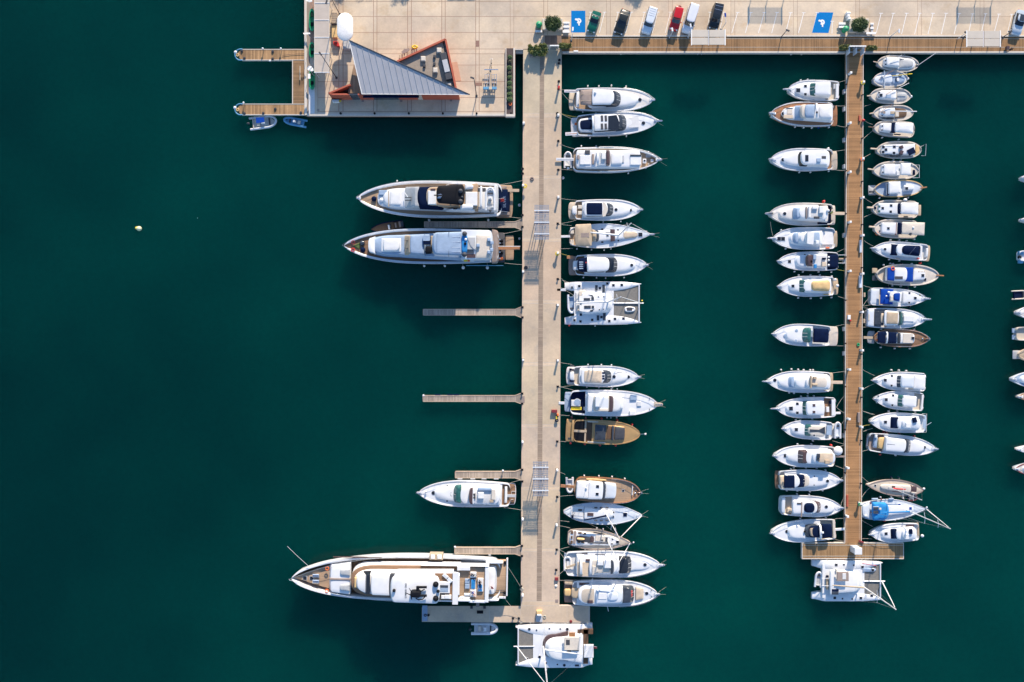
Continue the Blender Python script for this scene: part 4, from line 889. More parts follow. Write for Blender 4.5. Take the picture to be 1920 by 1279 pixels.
# skeleton order: pelvis, waist, chest, neck, head, shL, elL, haL, shR, elR, haR, hipL/kneeL/footL, hipR/kneeR/footR
PE = [(0, 1), (1, 2), (2, 3), (3, 4), (2, 5), (5, 6), (6, 7), (2, 8), (8, 9), (9, 10), (0, 11), (11, 12), (12, 13), (13, 17), (0, 14), (14, 15), (15, 16), (16, 18)]
PR = [.13, .115, .135, .06, .10, .065, .045, .035, .065, .045, .035, .095, .065, .045, .095, .065, .045, .04, .04]
def reclining(base, ang, label, shirt, trousers, bend=.25, recl=.35, group=None):
    """lying/reclining figure; base = pelvis position, ang = heading of the head"""
    u = Vector((math.cos(ang), math.sin(ang), 0)); v = Vector((-u.y, u.x, 0)); z = Vector((0, 0, 1))
    P = lambda a, s, h: Vector(base) + u * a + v * s + z * h
    c, s_ = math.cos(recl), math.sin(recl)
    j = [P(0, 0, .13), P(.2 * c, 0, .13 + .2 * s_), P(.42 * c, 0, .13 + .42 * s_), P(.58 * c, 0, .14 + .58 * s_), P(.74 * c, 0, .17 + .74 * s_),
         P(.46 * c, .19, .12 + .46 * s_), P(.2, .32, .18), P(-.02, .22, .22), P(.46 * c, -.19, .12 + .46 * s_), P(.22, -.34, .16), P(.0, -.36, .12),
         P(-.08, .1, .12), P(-.45, .16, .14 + bend), P(-.82, .15, .09), P(-.08, -.1, .12), P(-.48, -.14, .12 + bend * .4), P(-.88, -.13, .09), P(-.9, .17, .18), P(-.96, -.14, .18)]
    return person(label, j, PE, PR, None, shirt, trousers, group=group)
def standing(base, ang, label, shirt, trousers, stride=.2):
    u = Vector((math.cos(ang), math.sin(ang), 0)); v = Vector((-u.y, u.x, 0)); z = Vector((0, 0, 1))
    P = lambda a, s, h: Vector(base) + u * a + v * s + z * h
    j = [P(0, 0, .95), P(0, 0, 1.12), P(.01, 0, 1.34), P(.02, 0, 1.5), P(.04, 0, 1.66), P(.0, .19, 1.42), P(-.1, .25, 1.14), P(-.02, .24, .9), P(0, -.19, 1.42), P(.1, -.25, 1.15), P(.28, -.2, 1.0),
         P(0, .1, .88), P(stride * .5, .1, .5), P(stride, .1, .07), P(0, -.1, .88), P(-stride * .3, -.1, .5), P(-stride, -.1, .09), P(stride + .14, .11, .04), P(-stride + .13, -.11, .04)]
    return person(label, j, PE, PR, None, shirt, trousers)
def text_mesh(b_parent, txt, p, size, ang, mat, z=.01, name='lettering'):
    cu = bpy.data.curves.new('txt', 'FONT'); cu.body = txt; cu.size = size; cu.extrude = .004; cu.align_x = 'CENTER'; cu.align_y = 'CENTER'
    tmp = bpy.data.objects.new('txt', cu); col.objects.link(tmp)
    me = bpy.data.meshes.new_from_object(tmp.evaluated_get(bpy.context.evaluated_depsgraph_get())); bpy.data.objects.remove(tmp, do_unlink=True)
    me.materials.clear(); me.materials.append(M[mat]); o = bpy.data.objects.new(name, me); col.objects.link(o)
    o.parent = b_parent; o.location = Vector(p) - wloc(b_parent) + Vector((0, 0, z)); o.rotation_euler = (0, 0, ang); return o
def flag(b, foot, tip, z, mat='red', h=1.2):
    """short staff leaning to tip with a hanging flag"""
    c = b.loc(*foot, z); d = b.loc(*tip, z + h * .6); p = b.P(c[0], c[1], z); q = b.P(d[0], d[1], z + h); m = MB(); m.tube([p, q], .025, 5); s = m.build('flagstaff', M['alu'], b.root)
    m = MB(); e = (q - p); r = []
    for i in range(6):
        k = i / 5; o = b.n * (-.55 * k) + b.e * .08 * math.sin(k * 7) - Vector((0, 0, .5 * k)); r.append([q + o, q + o - e * .45])
    for i in range(5): m.face([r[i][0], r[i + 1][0], r[i + 1][1], r[i][1]]); m.face([r[i][1] + b.e * .01, r[i + 1][1] + b.e * .01, r[i + 1][0] + b.e * .01, r[i][0] + b.e * .01])
    m.build('flag_cloth', M[mat], s)
# ---------------------------------------------------------------- finger pontoons
def finger(x0, y, w, label, shade=1.0, xe=976.5):
    root = thing('finger_pontoon', label, 'pontoon', W((x0 + xe) / 2, y, WZ), 'timber finger pontoons on the left of the wide pier')
    m = MB(); m.prism(ppoly([(x0 + .8, y + w / 2 - .8), (xe - 12, y + w / 2 - .8), (xe + 3, y + 10.5), (xe + 3, y - 10.5), (xe - 12, y - w / 2 + .8), (x0 + .8, y - w / 2 + .8)]), -.5, -.08); m.build('deck', fing, root)
    for s in (-1, 1):
        m = MB(); m.prism(ppoly([(x0, y + s * w / 2), (xe - 11, y + s * w / 2), (xe - 11, y + s * (w / 2 - 1)), (x0, y + s * (w / 2 - 1))][::s]), -.6, -.02); m.build('edge_beam', M['ptimb'], root)
        m = MB(); m.prism(ppoly([(xe - 11, y + s * w / 2), (xe + 3, y + s * 11.5), (xe + 3, y + s * 10.2), (xe - 11, y + s * (w / 2 - 1))][::s]), -.5, -.02); m.build('brace', M['ptimb'], root)
    m = MB(); m.prism(ppoly([(x0, y + w / 2), (x0 + 1, y + w / 2), (x0 + 1, y - w / 2), (x0, y - w / 2)]), -.6, -.02); m.build('end_beam', M['ptimb'], root)
    for i, px in enumerate((x0 + 8, (x0 + xe) / 2, xe - 25)):
        m = MB(); a = W(px - 7, y + w / 2 - 1, 0); c = W(px + 7, y - w / 2 + 1, 0); m.box(a.x, a.y, c.x, c.y, WZ - .3, -.5); m.build('float', M['dgrey'], root)
    return root
fing = planks('finger_planks', (0.42, 0.34, 0.265), 0, .22, .10, .22, .4, .8, .3)
finger(795, 421, 11.5, 'finger pontoon lying between the two biggest yachts by the grating canopy')
finger(793, 585.5, 12, 'empty finger pontoon, upper one of the two with no boat alongside')
finger(792.5, 747.5, 12, 'empty finger pontoon with small blue fenders and a white light at its tip')
finger(853, 890.5, 13, 'finger pontoon with four white fenders above the white motor yacht')
finger(852, 1033, 13, 'finger pontoon just above the stern of the longest yacht')
def edge_fender(x0, y0, x1, y1, mat, label, z=-.35, group='fenders fixed to pontoon edges'):
    a, c = W(x0, y0, z), W(x1, y1, z); m = MB(); d = (c - a).normalized(); m.tube([a, a + d * .1, c - d * .1, c], .16, 8); return tag(m.build('fender', M[mat], None, 50), label, 'fender', group)
for i, (x, w_) in enumerate(((858, 'first'), (882, 'second'), (903, 'third'), (926, 'fourth'))): edge_fender(x, 897.3, x + 9, 897.3, 'white', w_ + ' long white fender from the left under the finger pontoon above the motor yacht', -.2)
for i, (x, w_) in enumerate(((816, 'left'), (839, 'middle'), (851, 'right'))): edge_fender(x, 740.6, x + 10, 740.6, 'navy', w_ + ' one of three small navy fenders on the empty finger pontoon', -.2)
def bulb(px, py, label, z=0.0, r=.2, mat='white', stem=.9, cat='light'):
    root = thing('marker_light', label, cat, W(px, py, z), 'round white marker lights on pontoons'); p = W(px, py, z + stem); p = Vector((p.x, p.y, z)); m = MB(); m.tube([p - Vector((0, 0, .35)), p + Vector((0, 0, stem))], .05, 6); m.build('post', M['steel'], root)
    m = MB(); m.ball(p + Vector((0, 0, stem)), r, r, r * .8, 10, 6); m.build('lamp_globe', M[mat], root)
bulb(794, 741.5, 'white light at the tip of the empty finger pontoon with navy fenders')
bulb(853, 1025.5, 'white light at the tip of the finger pontoon above the longest yacht')
bulb(943, 882.5, 'small white light on the upper edge of the finger pontoon above the motor yacht', stem=.5)

def buoy(px, py, label, r=.28, mat='white'):
    p = W(px, py, WZ); m = MB(); m.ball(p + Vector((0, 0, .12)), r, r, r * .95, 12, 8); root = tag(m.build('mooring_buoy', M[mat], None, 60), label, 'buoy', 'mooring buoys beside the pier')
    m = MB(); m.torus(p + Vector((0, 0, .12 + r)), r * .3, .03, 8, 5); m.build('ring', M['steel'], root)
buoy(974, 385, 'white ball buoy in the water behind the black roofed yacht')
buoy(1055.5, 334, 'white ball buoy touching the right edge of the pier below the open flybridge trawler')
buoy(974, 447.5, 'white ball buoy behind the teak platform of the pale covered superyacht', .22)

# ================================================================= SUPERYACHTS
K2 = (700, 330, 9.6); K3 = (880, 335, 15.05); K5 = (640, 410, 12.0); K6 = (790, 410, 9.6); K7 = (730, 1050, 14.2); K8 = (850, 1040, 12.79)
GS = 'large yachts berthed on the left of the wide pier'
def fr(b, f): b.ox, b.oy, b.k = f
b = Boat(F_, (1650, 300), (170, 288), 382, 'superyacht', 'sleek superyacht with black hardtop, teak decks and a dinghy on its aft deck', 'the black hardtop superyacht', 'superyacht', 'y', 2.4, 'white', .5, .7, 1.0, group=GS)
b.deck('side_deck', 'teak', 1600, None, dz=-.35)
b.platform('swim_platform', 'teak', 1765, 1600, .88, .5, .8, .15)
b.sl('garage_door', 'navy', 1735, 1600, .62, .62, .8, 2.3, .05, 0, (.5, 0, .1), dome=.1, ref=2); b.rc('stern_stairs', 'taupe', 1610, 425, 1730, 455, .8, 1.6); b.rc('stern_stairs', 'taupe', 1620, 160, 1700, 185, .8, 1.6)
fr(b, K3); flag(b, (770, 580), (980, 560), 2.3, 'red', 1.2); c = b.loc(995, 660, 2.3); text_mesh(b.root, 'SILVER', b.P(c[0], c[1], 2.42), .75, R(90), 'steel', .06, 'stern_lettering')
b.tube('stern_rail', 'steel', [(840, 910, 2.4), (1080, 940, 2.2)], .05); b.rc('gangway', 'tan', 850, 290, 1405, 372, 1.7, 1.85); fr(b, F_)
b.sl('main_cabin', 'white', 1615, 370, .70, .58, 2.1, 3.6, .05, .22, (.2, 1.5, .35)); b.sl('bow_lounge', 'white', 560, 365, .5, .42, 2.4, 3.05, 0, .6, dome=0)
b.sl('bow_sunpad', 'wcan', 615, 485, .40, .40, 2.5, 3.75, .1, .05, (0, .3, .05)); b.rc('sunpad_rail', 'tan', 482, 205, 490, 370, 3.4, 3.7); b.seats([(385, 200, 470, 250)], 3.0, 3.4, 'pcan'); b.dome('bow_table', 'white', 413, 300, 3.1, .42, .2)
b.rc('bow_console', 'taupe', 445, 280, 485, 305, 3.0, 3.3)
fr(b, K2)
b.sl('upper_cabin', 'navy', 1300, 560, .64, .57, 3.4, 5.4, .1, .22, (1.0, 2.9, .35), ref=3.6); b.sl('windscreen_cover', 'fog', 840, 552, .60, .58, 3.6, 5.1, .02, .16, (0.05, 2.4, .25), dome=.0, ref=3.9)
for y in (378, 432): b.rc('wiper', 'black', 570, y, 680, y + 9, 4.6, 4.85)
b.tube('wiper_arm', 'alu', [(565, 300, 4.3), (620, 380, 4.9)], .06)
b.sl('bridge_coaming', 'tan', 1500, 945, .58, .48, 5.2, 5.6, .0, .2, dome=0); b.sl('bridge_floor', 'teak', 1890, 965, .72, .44, 3.5, 5.66, .02, .15, dome=0)
b.rc('bridge_sunpad', 'wcan', 985, 265, 1130, 510, 5.66, 5.95, .1); b.rc('bridge_seat', 'brown', 1030, 228, 1115, 262, 5.66, 6.0)
b.sl('aft_side_fairing', 'white', 1840, 1300, .09, .05, 3.5, 5.5, .1, .4, (.1, 1.0, .05), y=.68); b.sl('aft_side_fairing', 'white', 1840, 1300, .09, .05, 3.5, 5.5, .1, .4, (.1, 1.0, .05), y=-.68)
b.sl('hardtop', 'black', 1640, 1130, .56, .44, 7.2, 7.5, .12, .16, (.05, .1, .06), dome=.12); 
for x, y in ((1570, 270), (1570, 455)): b.dome('satellite_dome', 'dgrey', x, y, 7.5, .42, .4)
b.dome('horn', 'dgrey', 1600, 380, 7.5, .22); b.pg('roof_emblem', 'steel', [(1140, 340), (1215, 320), (1245, 350), (1205, 405), (1140, 400), (1175, 370)], 7.6, 7.68); b.tube('mast_light', 'black', [(1240, 350, 7.9), (1090, 346, 7.9)], .1)
for s in (170, 590): b.tube('roof_strut', 'black', [(1500, s, 5.4), (1450, s, 7.2)], .15)
b.rc('aft_sunpad', 'wcan', 1660, 290, 1870, 530, 5.6, 5.95, .1); b.sl('aft_sofa', 'white', 1800, 1640, .1, .16, 5.6, 6.1, .5, .1, y=.5); b.sl('aft_sofa', 'white', 1800, 1560, .12, .16, 5.6, 6.1, .5, .1, y=-.56)
b.tube('whip_antenna', 'alu', [(1520, 120, 5.2), (1520, 118, 11)], .04)
fr(b, K3); b.rc('stair_opening', 'dgrey', 238, 262, 460, 350, 5.0, 5.72); b.sl('boat_crane', 'white', 370, 285, .56, .56, 5.6, 6.1, .3, .3)
b.sl('aft_bulwark', 'white', 820, 700, .70, .80, 3.0, 5.2, .2, 0, (.5, 0, .2), dome=0, ref=4)
b.rail(.45, .6, step=1.6); fr(b, F_); b.dome('anchor_winch', 'navy', 335, 290, 2.8, .5, .5); b.fend([(577, 108)]); b.fend([(905, 510), (1512, 512)], 'white', .22); b.bowroll(.1, .3)
b.rope((1600, 150), (1870, 100), 2.6); b.rope((1700, 470), (1865, 490), 1.2, sag=.3)
BLK = b
# dinghy carried on the aft deck of the black-top superyacht
def dinghy(fr_, stern, bow, wpx, z, name, label, mat='tube', inner='lgrey', extra=True, group='inflatable dinghies', r=.21, outb=True, cons=True, engmat='dgrey'):
    """inflatable dinghy: two tubes joined at the bow, floor, console, seat, outboard"""
    o_, q_, k_ = fr_; S = W(o_ + stern[0] / k_, q_ + stern[1] / k_, z); B = W(o_ + bow[0] / k_, q_ + bow[1] / k_, z)
    L = (B - S).length; e = (B - S).normalized(); n = Vector((-e.y, e.x, 0)); hb = wpx / k_ / PXM * (H - z) / H / 2 - r
    root = thing(name, label, 'dinghy', S, group); P = lambda x, y, h: S + e * x + n * y + Vector((0, 0, h))
    m = MB(); pts = []
    for i in range(25):
        a = math.pi * i / 24; xx = L * .62 + (L * .38 - r) * math.sin(a); yy = hb * math.cos(a)
        pts.append(P(xx, yy, .25 + .12 * math.sin(a)))
    pts = [P(0.0, hb, .25), P(.25, hb, .25), P(L * .3, hb, .25)] + pts + [P(L * .3, -hb, .25), P(.25, -hb, .25), P(0, -hb, .25)]
    rings_r = r; m.tube(pts, r, 9); m.build('tube', M[mat], root, 60)
    m = MB(); ring = [(L * .12, hb - r * .5), (L * .6, hb - r * .5), (L * .8, hb * .62), (L - r * 2, 0)]
    pl = [P(x, y, 0) for x, y in ring] + [P(x, -y, 0) for x, y in ring[::-1][1:]]
    m.loft([[p + Vector((0, 0, .02)) for p in pl], [p + Vector((0, 0, .16)) for p in pl]]); m.build('floor', M[inner], root)
    m = MB(); m.obox(P(L * .13, 0, 0), e, .12, hb * 2 - r, z + .1, z + .5); m.build('transom', M[inner], root)
    if cons:
        m = MB(); m.obox(P(L * .5, 0, 0), e, L * .12, hb * .75, z + .15, z + .85, .06); c = m.build('console', M['white'], root); m = MB(); m.torus(P(L * .44, 0, .88), .16, .025, 10, 5); m.build('steering_wheel', M['black'], c)
        m = MB(); m.obox(P(L * .32, 0, 0), e, L * .12, hb * 1.1, z + .15, z + .5, .06); m.build('seat', M['cush'], root)
    m = MB(); m.obox(P(L * .72, 0, 0), e, .25, hb * 1.2, z + .15, z + .38, .04); m.build('seat', M['dgrey'], root)
    if outb:
        m = MB(); m.ball(P(-.15, 0, .72), .3, .2, .25, 10, 6); m.tube([P(-.15, 0, .6), P(-.25, 0, -.3)], .08, 6); m.build('outboard_motor', M[engmat], root, 60)
    return root
def zat(b, z): return WZ + z
dinghy(K3, (590, 900), (590, 240), 300, zat(BLK, 5.75), 'dinghy', 'pale inflatable dinghy carried across the aft deck of the black hardtop superyacht', engmat='dgrey')

b = Boat(K6, (1390, 500), (-1388, 492), 640, 'superyacht', 'dark hulled superyacht wrapped in pale blue deck covers with stern jet bikes and teak platform', 'the pale covered superyacht', 'superyacht', 'y', 2.5, 'cool', .45, .7, 1.0, group=GS)
b.deck('side_deck', 'teakd', 1400, None, dz=-.35)
b.platform('swim_platform', 'dgrey', 1510, 1290, .84, .5, .9, .1); b.sl('bathing_platform', 'teak', 1665, 1512, .70, .70, .3, .55, .08, .08, (0, 0, 0), dome=0)
for y, mt in ((375, 'black'), (440, 'black'), (600, 'black'), (715, 'orange')): 
    b.sl('jet_bike', mt, 1475, 1385, .085, .085, .9, 1.45, .3, .5, (.1, .15, .1), y=(500 - y) / 330); b.rc('jet_bike_seat', 'steel', 1395, y - 12, 1425, y + 12, 1.4, 1.65)
b.rc('gangway', 'varn', 1365, 508, 1770, 560, 1.9, 2.05); b.tube('gangway_rail', 'alu', [(1310, 497, 2.5), (1780, 500, 2.3)], .06)
b.sl('stern_wall', 'taupe', 1400, 1270, .92, .96, 1.4, 3.1, .35, 0, (.3, 0, .1), dome=0)
b.sl('main_cabin', 'pcan', 1300, -985, .94, .55, 2.1, 4.0, .12, .25, (.2, 1.2, .4)); 
b.sl('aft_cover', 'cool', 1290, 720, .84, .86, 3.9, 5.3, .14, 0, (.2, 0, .15), dome=.0)
b.sl('aft_deck_cushion', 'cush', 1250, 980, .66, .66, 5.2, 5.42, .1, 0, y=-.12); b.rc('bar_counter', 'fog', 815, 340, 965, 550, 5.3, 5.8); b.pg('bar_cover', 'grey', [(830, 350), (950, 360), (945, 545), (890, 490)], 5.8, 5.9); b.rc('stair_opening', 'brown', 820, 640, 975, 705, 5.0, 5.4); b.rc('deck_grate', 'taupe', 820, 570, 940, 625, 5.2, 5.5)
for x, y in ((1215, 375), (1215, 600), (1270, 430), (1265, 560), (1020, 480)): b.rc('deck_chair', 'pcan', x - 28, y - 28, x + 28, y + 28, 5.4, 5.9, .08)
for r, c_ in (((765, 715, 830, 770), 'yellow'), ((835, 740, 870, 770), 'orange'), ((880, 722, 950, 770), 'white')): b.rc('storage_box', c_, *r, 4.4, 4.9, .05)
b.sl('roof_frame', 'pcan', 740, 190, .66, .60, 6.4, 6.8, .05, .18, (.1, .3, .1), dome=0); b.sl('roof_cover', 'pcan', 720, 270, .60, .58, 6.75, 6.92, .04, .04, (.05, .05, .05), dome=.05); b.rc('cover_seam', 'smoke', 492, 240, 498, 690, 6.85, 6.96)
for y in (330, 420, 520, 600): b.rc('cover_fold', 'cool', 555, y, 700, y + 4, 6.94, 7.0)
b.sl('mast_base', 'sky', 830, 715, .52, .5, 6.3, 7.0, .3, .3); 
for x, y in ((778, 270), (775, 645)): b.dome('satellite_dome', 'dgrey', x, y, 7.0, .45, .45)
b.dome('radar_dome', 'white', 800, 375, 7.0, .25); b.dome('radar_dome', 'black', 790, 450, 7.0, .25)
b.sl('bridge_floor', 'tan', 270, 160, .50, .48, 5.0, 5.7, 0, 0, dome=0); b.sl('helm_cover', 'black', 190, 60, .20, .22, 5.4, 6.1, .2, .3, y=-.32); b.rc('helm_box', 'pcan', 30, 300, 150, 400, 5.2, 6.0); b.rc('helm_screen', 'navy', 35, 385, 160, 460, 5.2, 5.9)
for y in (300, 400, 600): b.rc('bridge_stool', 'wcan', 220, y - 30, 265, y + 30, 5.6, 6.1, .08)
fr(b, K5)
b.sl('upper_cabin', 'pcan', 1880, 1480, .62, .58, 3.9, 5.5, 0, .1, (0, .8, .3)); b.sl('windscreen_cover', 'tan', 1600, 1400, .58, .54, 3.9, 5.2, 0, .15, (.0, 1.3, .25), dome=0, ref=4)
for y in (490, 660): b.rc('wiper', 'dgrey', 1440, y, 1510, y + 8, 4.6, 4.9)
b.sl('bow_seat', 'white', 760, 590, .50, .36, 3.0, 4.1, .0, .5, dome=0); b.sl('sunpad_frame', 'white', 1350, 885, .40, .40, 3.8, 4.15, .02, .02, dome=0); b.sl('bow_sunpad', 'wcan', 1315, 935, .36, .36, 4.1, 4.6, .3, .06)
b.sl('bow_mat', 'leaf', 410, 270, .20, .05, 2.6, 2.95, .0, .0, dome=0); b.dome('anchor_winch', 'smoke', 470, 550, 2.6, .5); b.dome('anchor_winch', 'navy', 480, 700, 2.6, .5)
for x, y, c_ in ((265, 535, 'dred'), (262, 705, 'red')): 
    c = b.loc(x, y, 3.2); m = MB(); m.torus(b.P(c[0], c[1], 3.25), .3, .09); m.build('life_ring', M[c_], b.root)
fr(b, K6); b.rail(.4, .6, step=1.6); b.fend([(425, 855), (55, 830)], 'white', .2); b.fend([(755, 885), (1190, 885)], 'white', .3)
b.sl('side_fender_board', 'tubeb', 1480, 800, .02, .02, 1.4, 1.9, .05, .05, y=-1.05, dome=0)
b.rope((1480, 270), (1830, 200), 1.4); b.rope((1500, 800), (1820, 830), 1.4)
# dark wooden launch partly hidden between the two superyachts
b = Boat(K5, (1400, 120), (660, 250), 230, 'motor_launch', 'dark blue launch with brown deck in the shade between the two superyachts', 'the dark launch', 'launch', 'y', 1.0, 'navy', .2, .2, .4, group='tenders beside the superyachts')
b.deck('cockpit_floor', 'bdeck', 1400, 1150, .6); b.deck('foredeck', 'bdeck', 1180, None); b.rc('console', 'white', 1050, 140, 1085, 240, .8, 1.5); b.seats([(1290, 60, 1340, 190), (1200, 90, 1240, 200)], .6, 1.0, 'taupe'); b.rc('stern_pad', 'smoke', 1340, 60, 1395, 180, .9, 1.1); b.windshield(1120, 1040, .5, .45, 1.0, 1.4, 'smoke', .5, .3, mull=0)

b = Boat(G_, (1570, 545), (200, 505), 402, 'motor_yacht', 'white flybridge motor yacht alone below the finger pontoon with white fenders', 'the lone white flybridge yacht', 'motor yacht', 'y', 1.7, group=GS, rim=.3)
b.platform('swim_platform', 'teakd', 1650, 1500, .76, .5, .8, .2); b.platform('platform_edge', 'white', 1660, 1490, .80, .45, .72, .2)
b.tube('ladder_rail', 'white', [(1650, 490, .9), (1595, 490, .9), (1590, 535, .9)], .04); b.tube('ladder_rail', 'white', [(1620, 612, .9), (1585, 615, .9), (1578, 658, .9)], .04); b.rc('gangway', 'grey', 1500, 538, 1660, 580, 1.5, 1.6)
b.deck('aft_deck', 'teakd', 1560, 1420, 1.3); b.deck('foredeck', 'white', 1450, None); b.sl('stern_seat', 'white', 1530, 1485, .62, .62, 1.3, 1.9, .1, 0)
b.sl('coachroof', 'white', 1430, 380, .80, .28, 1.6, 2.2, .02, .8, (.1, 1.0, .2)); b.windshield(840, 715, .70, .62, 2.1, 3.1, 'green', .55, .6, mull=1); b.rc('dash_shade', 'glass', 750, 515, 795, 555, 2.6, 3.0)
b.sl('saloon', 'white', 1440, 800, .74, .70, 2.1, 3.2, .1, .18, (.1, .4, .2)); b.sl('flybridge', 'white', 1420, 955, .64, .60, 3.1, 3.9, .3, .25, (.1, .3, .15), dome=0); b.sl('bridge_screen', 'brown', 1010, 948, .62, .58, 3.6, 4.2, 0, .8, (.0, .1, .1), dome=0); b.sl('bridge_nose', 'white', 1030, 985, .58, .5, 3.8, 4.15, 0, .8, dome=0)
b.sl('bridge_floor', 'lgrey', 1380, 1030, .54, .52, 3.85, 3.93, .4, .3, dome=0); b.rc('bridge_table', 'wcan', 1090, 510, 1175, 600, 3.93, 4.4, .06); b.rc('bridge_sofa', 'pcan', 1090, 440, 1290, 480, 3.93, 4.3, .1); b.rc('bridge_sofa', 'cush', 1290, 460, 1350, 620, 3.93, 4.3, .1); b.rc('side_table', 'tan', 1268, 625, 1320, 660, 3.93, 4.3)
for y in (525, 570): b.rc('helm_display', 'dgrey', 1015, y, 1050, y + 32, 3.9, 4.15)
b.hatch([(420, 518)], 2.1, .28, True); b.hatch([(632, 414), (625, 640)], 2.0, .1); b.tube('deck_recess', 'smoke', [(690, 510, 2.25), (668, 525, 2.2), (690, 565, 2.25)], .04)
b.rail(.5); b.bowroll(.4, .28); b.dome('windlass', 'steel', 308, 503, 2.3, .2); b.rope((1560, 370), (1740, 320)); b.rope((1480, 735), (1755, 775))

b = Boat((0, 0, 1), (938, 1087), (548.5, 1081), 84, 'superyacht', 'longest white superyacht with domed radar roof and sun loungers on its aft deck', 'the longest superyacht', 'superyacht', 'm', 3.4, 'white', .4, 1.2, 1.0, group=GS)
b.kind = (0.86, 0.42, 2.3, 0.92, 0.03)
fr(b, I_)
b.deck('foredeck', 'teak', 880, None, dz=-.7); b.sl('fore_block', 'white', 890, 600, .72, .62, 3.2, 4.6, 0, .12, (.0, .6, .2)); b.sl('fore_walkway', 'taupe', 880, 605, .05, .05, 4.4, 4.75, 0, 0, (0, 0, 0), dome=0)
b.sl('fore_sunpad', 'fog', 870, 735, .16, .14, 4.6, 4.9, 0, .3, y=.32); b.sl('fore_sunpad', 'fog', 870, 735, .16, .14, 4.6, 4.9, 0, .3, y=-.36)
for y in (450, 525): b.rc('anchor_winch', 'steel', 385, y - 22, 470, y + 22, 3.6, 4.1, .1)
b.hatch([(288, 478), (375, 480)], 3.75, .25); 
for x, y in ((575, 355), (570, 645)): 
    c = b.loc(x, y, 4.3); m = MB(); m.torus(b.P(c[0], c[1], 4.2), .3, .08); m.build('life_ring', M['orange'], b.root)
b.deck('side_deck', 'bdeck', 2300, 700, 2.7); b.sl('main_deck_block', 'white', 2300, 870, .76, .72, 3.1, 5.2, 0, .2, (0, .3, .3), dome=0); b.sl('upper_walkway', 'teakd', 2300, 880, .72, .68, 5.1, 5.35, 0, .25, dome=0)
b.sl('upper_block', 'white', 2300, 930, .52, .54, 5.2, 7.2, 0, .22, (0, .9, .35)); b.sl('bow_nook', 'tan', 1030, 930, .30, .24, 5.3, 5.95, .5, 0, dome=0); b.rc('nook_bench', 'ochre', 930, 475, 972, 600, 5.9, 6.3, .08)
b.windshield(1150, 1040, .50, .48, 6.0, 7.7, 'glass', .1, .9, mull=0); b.sl('bridge_roof', 'white', 1480, 1130, .52, .50, 6.9, 7.9, 0, .1, (0, .2, .3)); b.sl('sundeck_recess', 'dgrey', 1560, 1372, .52, .54, 7.8, 8.1, 0, .2, dome=0)
b.sl('hull_side_stripe', 'brown', 1280, 640, .02, .02, 3.6, 4.1, .4, .5, y=.93, dome=0)
fr(b, K7)
b.sl('sundeck_block', 'white', 1700, 60, .70, .66, 7.0, 8.2, 0, .1, (0, .2, .2)); b.sl('sundeck_floor', 'teakd', 1690, 1200, .60, .60, 8.1, 8.3, 0, 0, dome=0)
b.sl('radar_roof', 'white', 1345, 20, .60, .56, 9.9, 10.3, .10, .10, (.1, .2, .1), dome=.12)
for y in (500, 1000): b.tube('roof_strut', 'white', [(300, y, 8.0), (300, y, 10)], .25); b.tube('roof_strut', 'white', [(1150, y, 8.0), (1150, y, 10)], .25)
for x, y in ((1235, 655), (1235, 1030)): b.dome('satellite_dome', 'black', x, y, 10.4, .52, .55)
for x, y in ((1300, 835), (125, 815)): b.dome('radar_dome', 'black', x, y, 10.4, .30, .35)
for x, y in ((985, 725), (985, 950)):
    b.tube('mast_leg', 'black', [(730, y, 11.2), (1000, y, 11.0)], .22)
b.tube('mast_cross', 'black', [(755, 700, 11.2), (755, 1000, 11.2)], .28); b.sl('mast_pod', 'black', 830, 540, .16, .13, 10.4, 11.6, .3, .4, y=-.10)
b.tube('mast_arm', 'black', [(620, 900, 11.4), (525, 750, 11.6)], .1, r1=.05); b.tube('mast_arm', 'black', [(600, 950, 11.4), (425, 870, 11.6)], .1, r1=.05); b.tube('mast_arm', 'black', [(580, 950, 11.4), (595, 1050, 11.4)], .1); b.tube('mast_hoop', 'black', [(700, 1020, 11.2), (780, 1060, 11.2), (880, 1050, 11.2), (950, 980, 11.0)], .1); b.tube('mast_hoop', 'black', [(740, 850, 11.2), (850, 830, 11.2), (940, 780, 11.0)], .1)
c = b.loc(438, 810, 10.3); text_mesh(b.root, 'IMO 1010612', b.P(c[0], c[1], 10.3), .46, R(-90), 'black', .16, 'roof_lettering')
b.rc('hot_tub', 'white', 1340, 600, 1600, 880, 8.2, 8.9, .08); b.rc('tub_water', 'pcan', 1350, 745, 1560, 845, 8.8, 8.95); b.rc('tub_cover', 'smoke', 1350, 675, 1560, 740, 8.8, 8.97); b.rc('lounger', 'cool', 1420, 400, 1560, 480, 8.3, 8.7, .06, rot=R(-40)); b.rc('lounger', 'cool', 1540, 510, 1670, 590, 8.3, 8.7, .06, rot=R(-40)); b.seats([(1385, 945, 1640, 1040)], 8.3, 8.75, 'wcan'); b.rc('table', 'white', 1480, 940, 1590, 1030, 8.7, 8.9); b.rc('deck_divider', 'white', 1685, 360, 1825, 1170, 8.2, 8.55)
fr(b, K8)
b.sl('aft_upper_deck', 'teak', 770, 90, .72, .74, 5.2, 5.9, 0, 0, (0, 0, .1), dome=0); b.sl('bulwark', 'white', 850, -800, .03, .03, 4.6, 6.4, .02, .02, y=.78, dome=0); b.rc('aft_bulwark', 'white', 755, 320, 845, 1140, 5.4, 6.3, .1); b.rc('side_bulwark', 'white', 380, 1100, 760, 1160, 5.4, 6.2, .08); b.rc('side_bulwark', 'white', -100, 1030, 390, 1080, 5.4, 6.2, .08)
b.rc('life_raft_rack', 'white', 95, 290, 395, 385, 6.0, 6.6, .1); b.rc('life_raft_rack', 'white', 100, 1075, 400, 1130, 6.0, 6.6, .1)
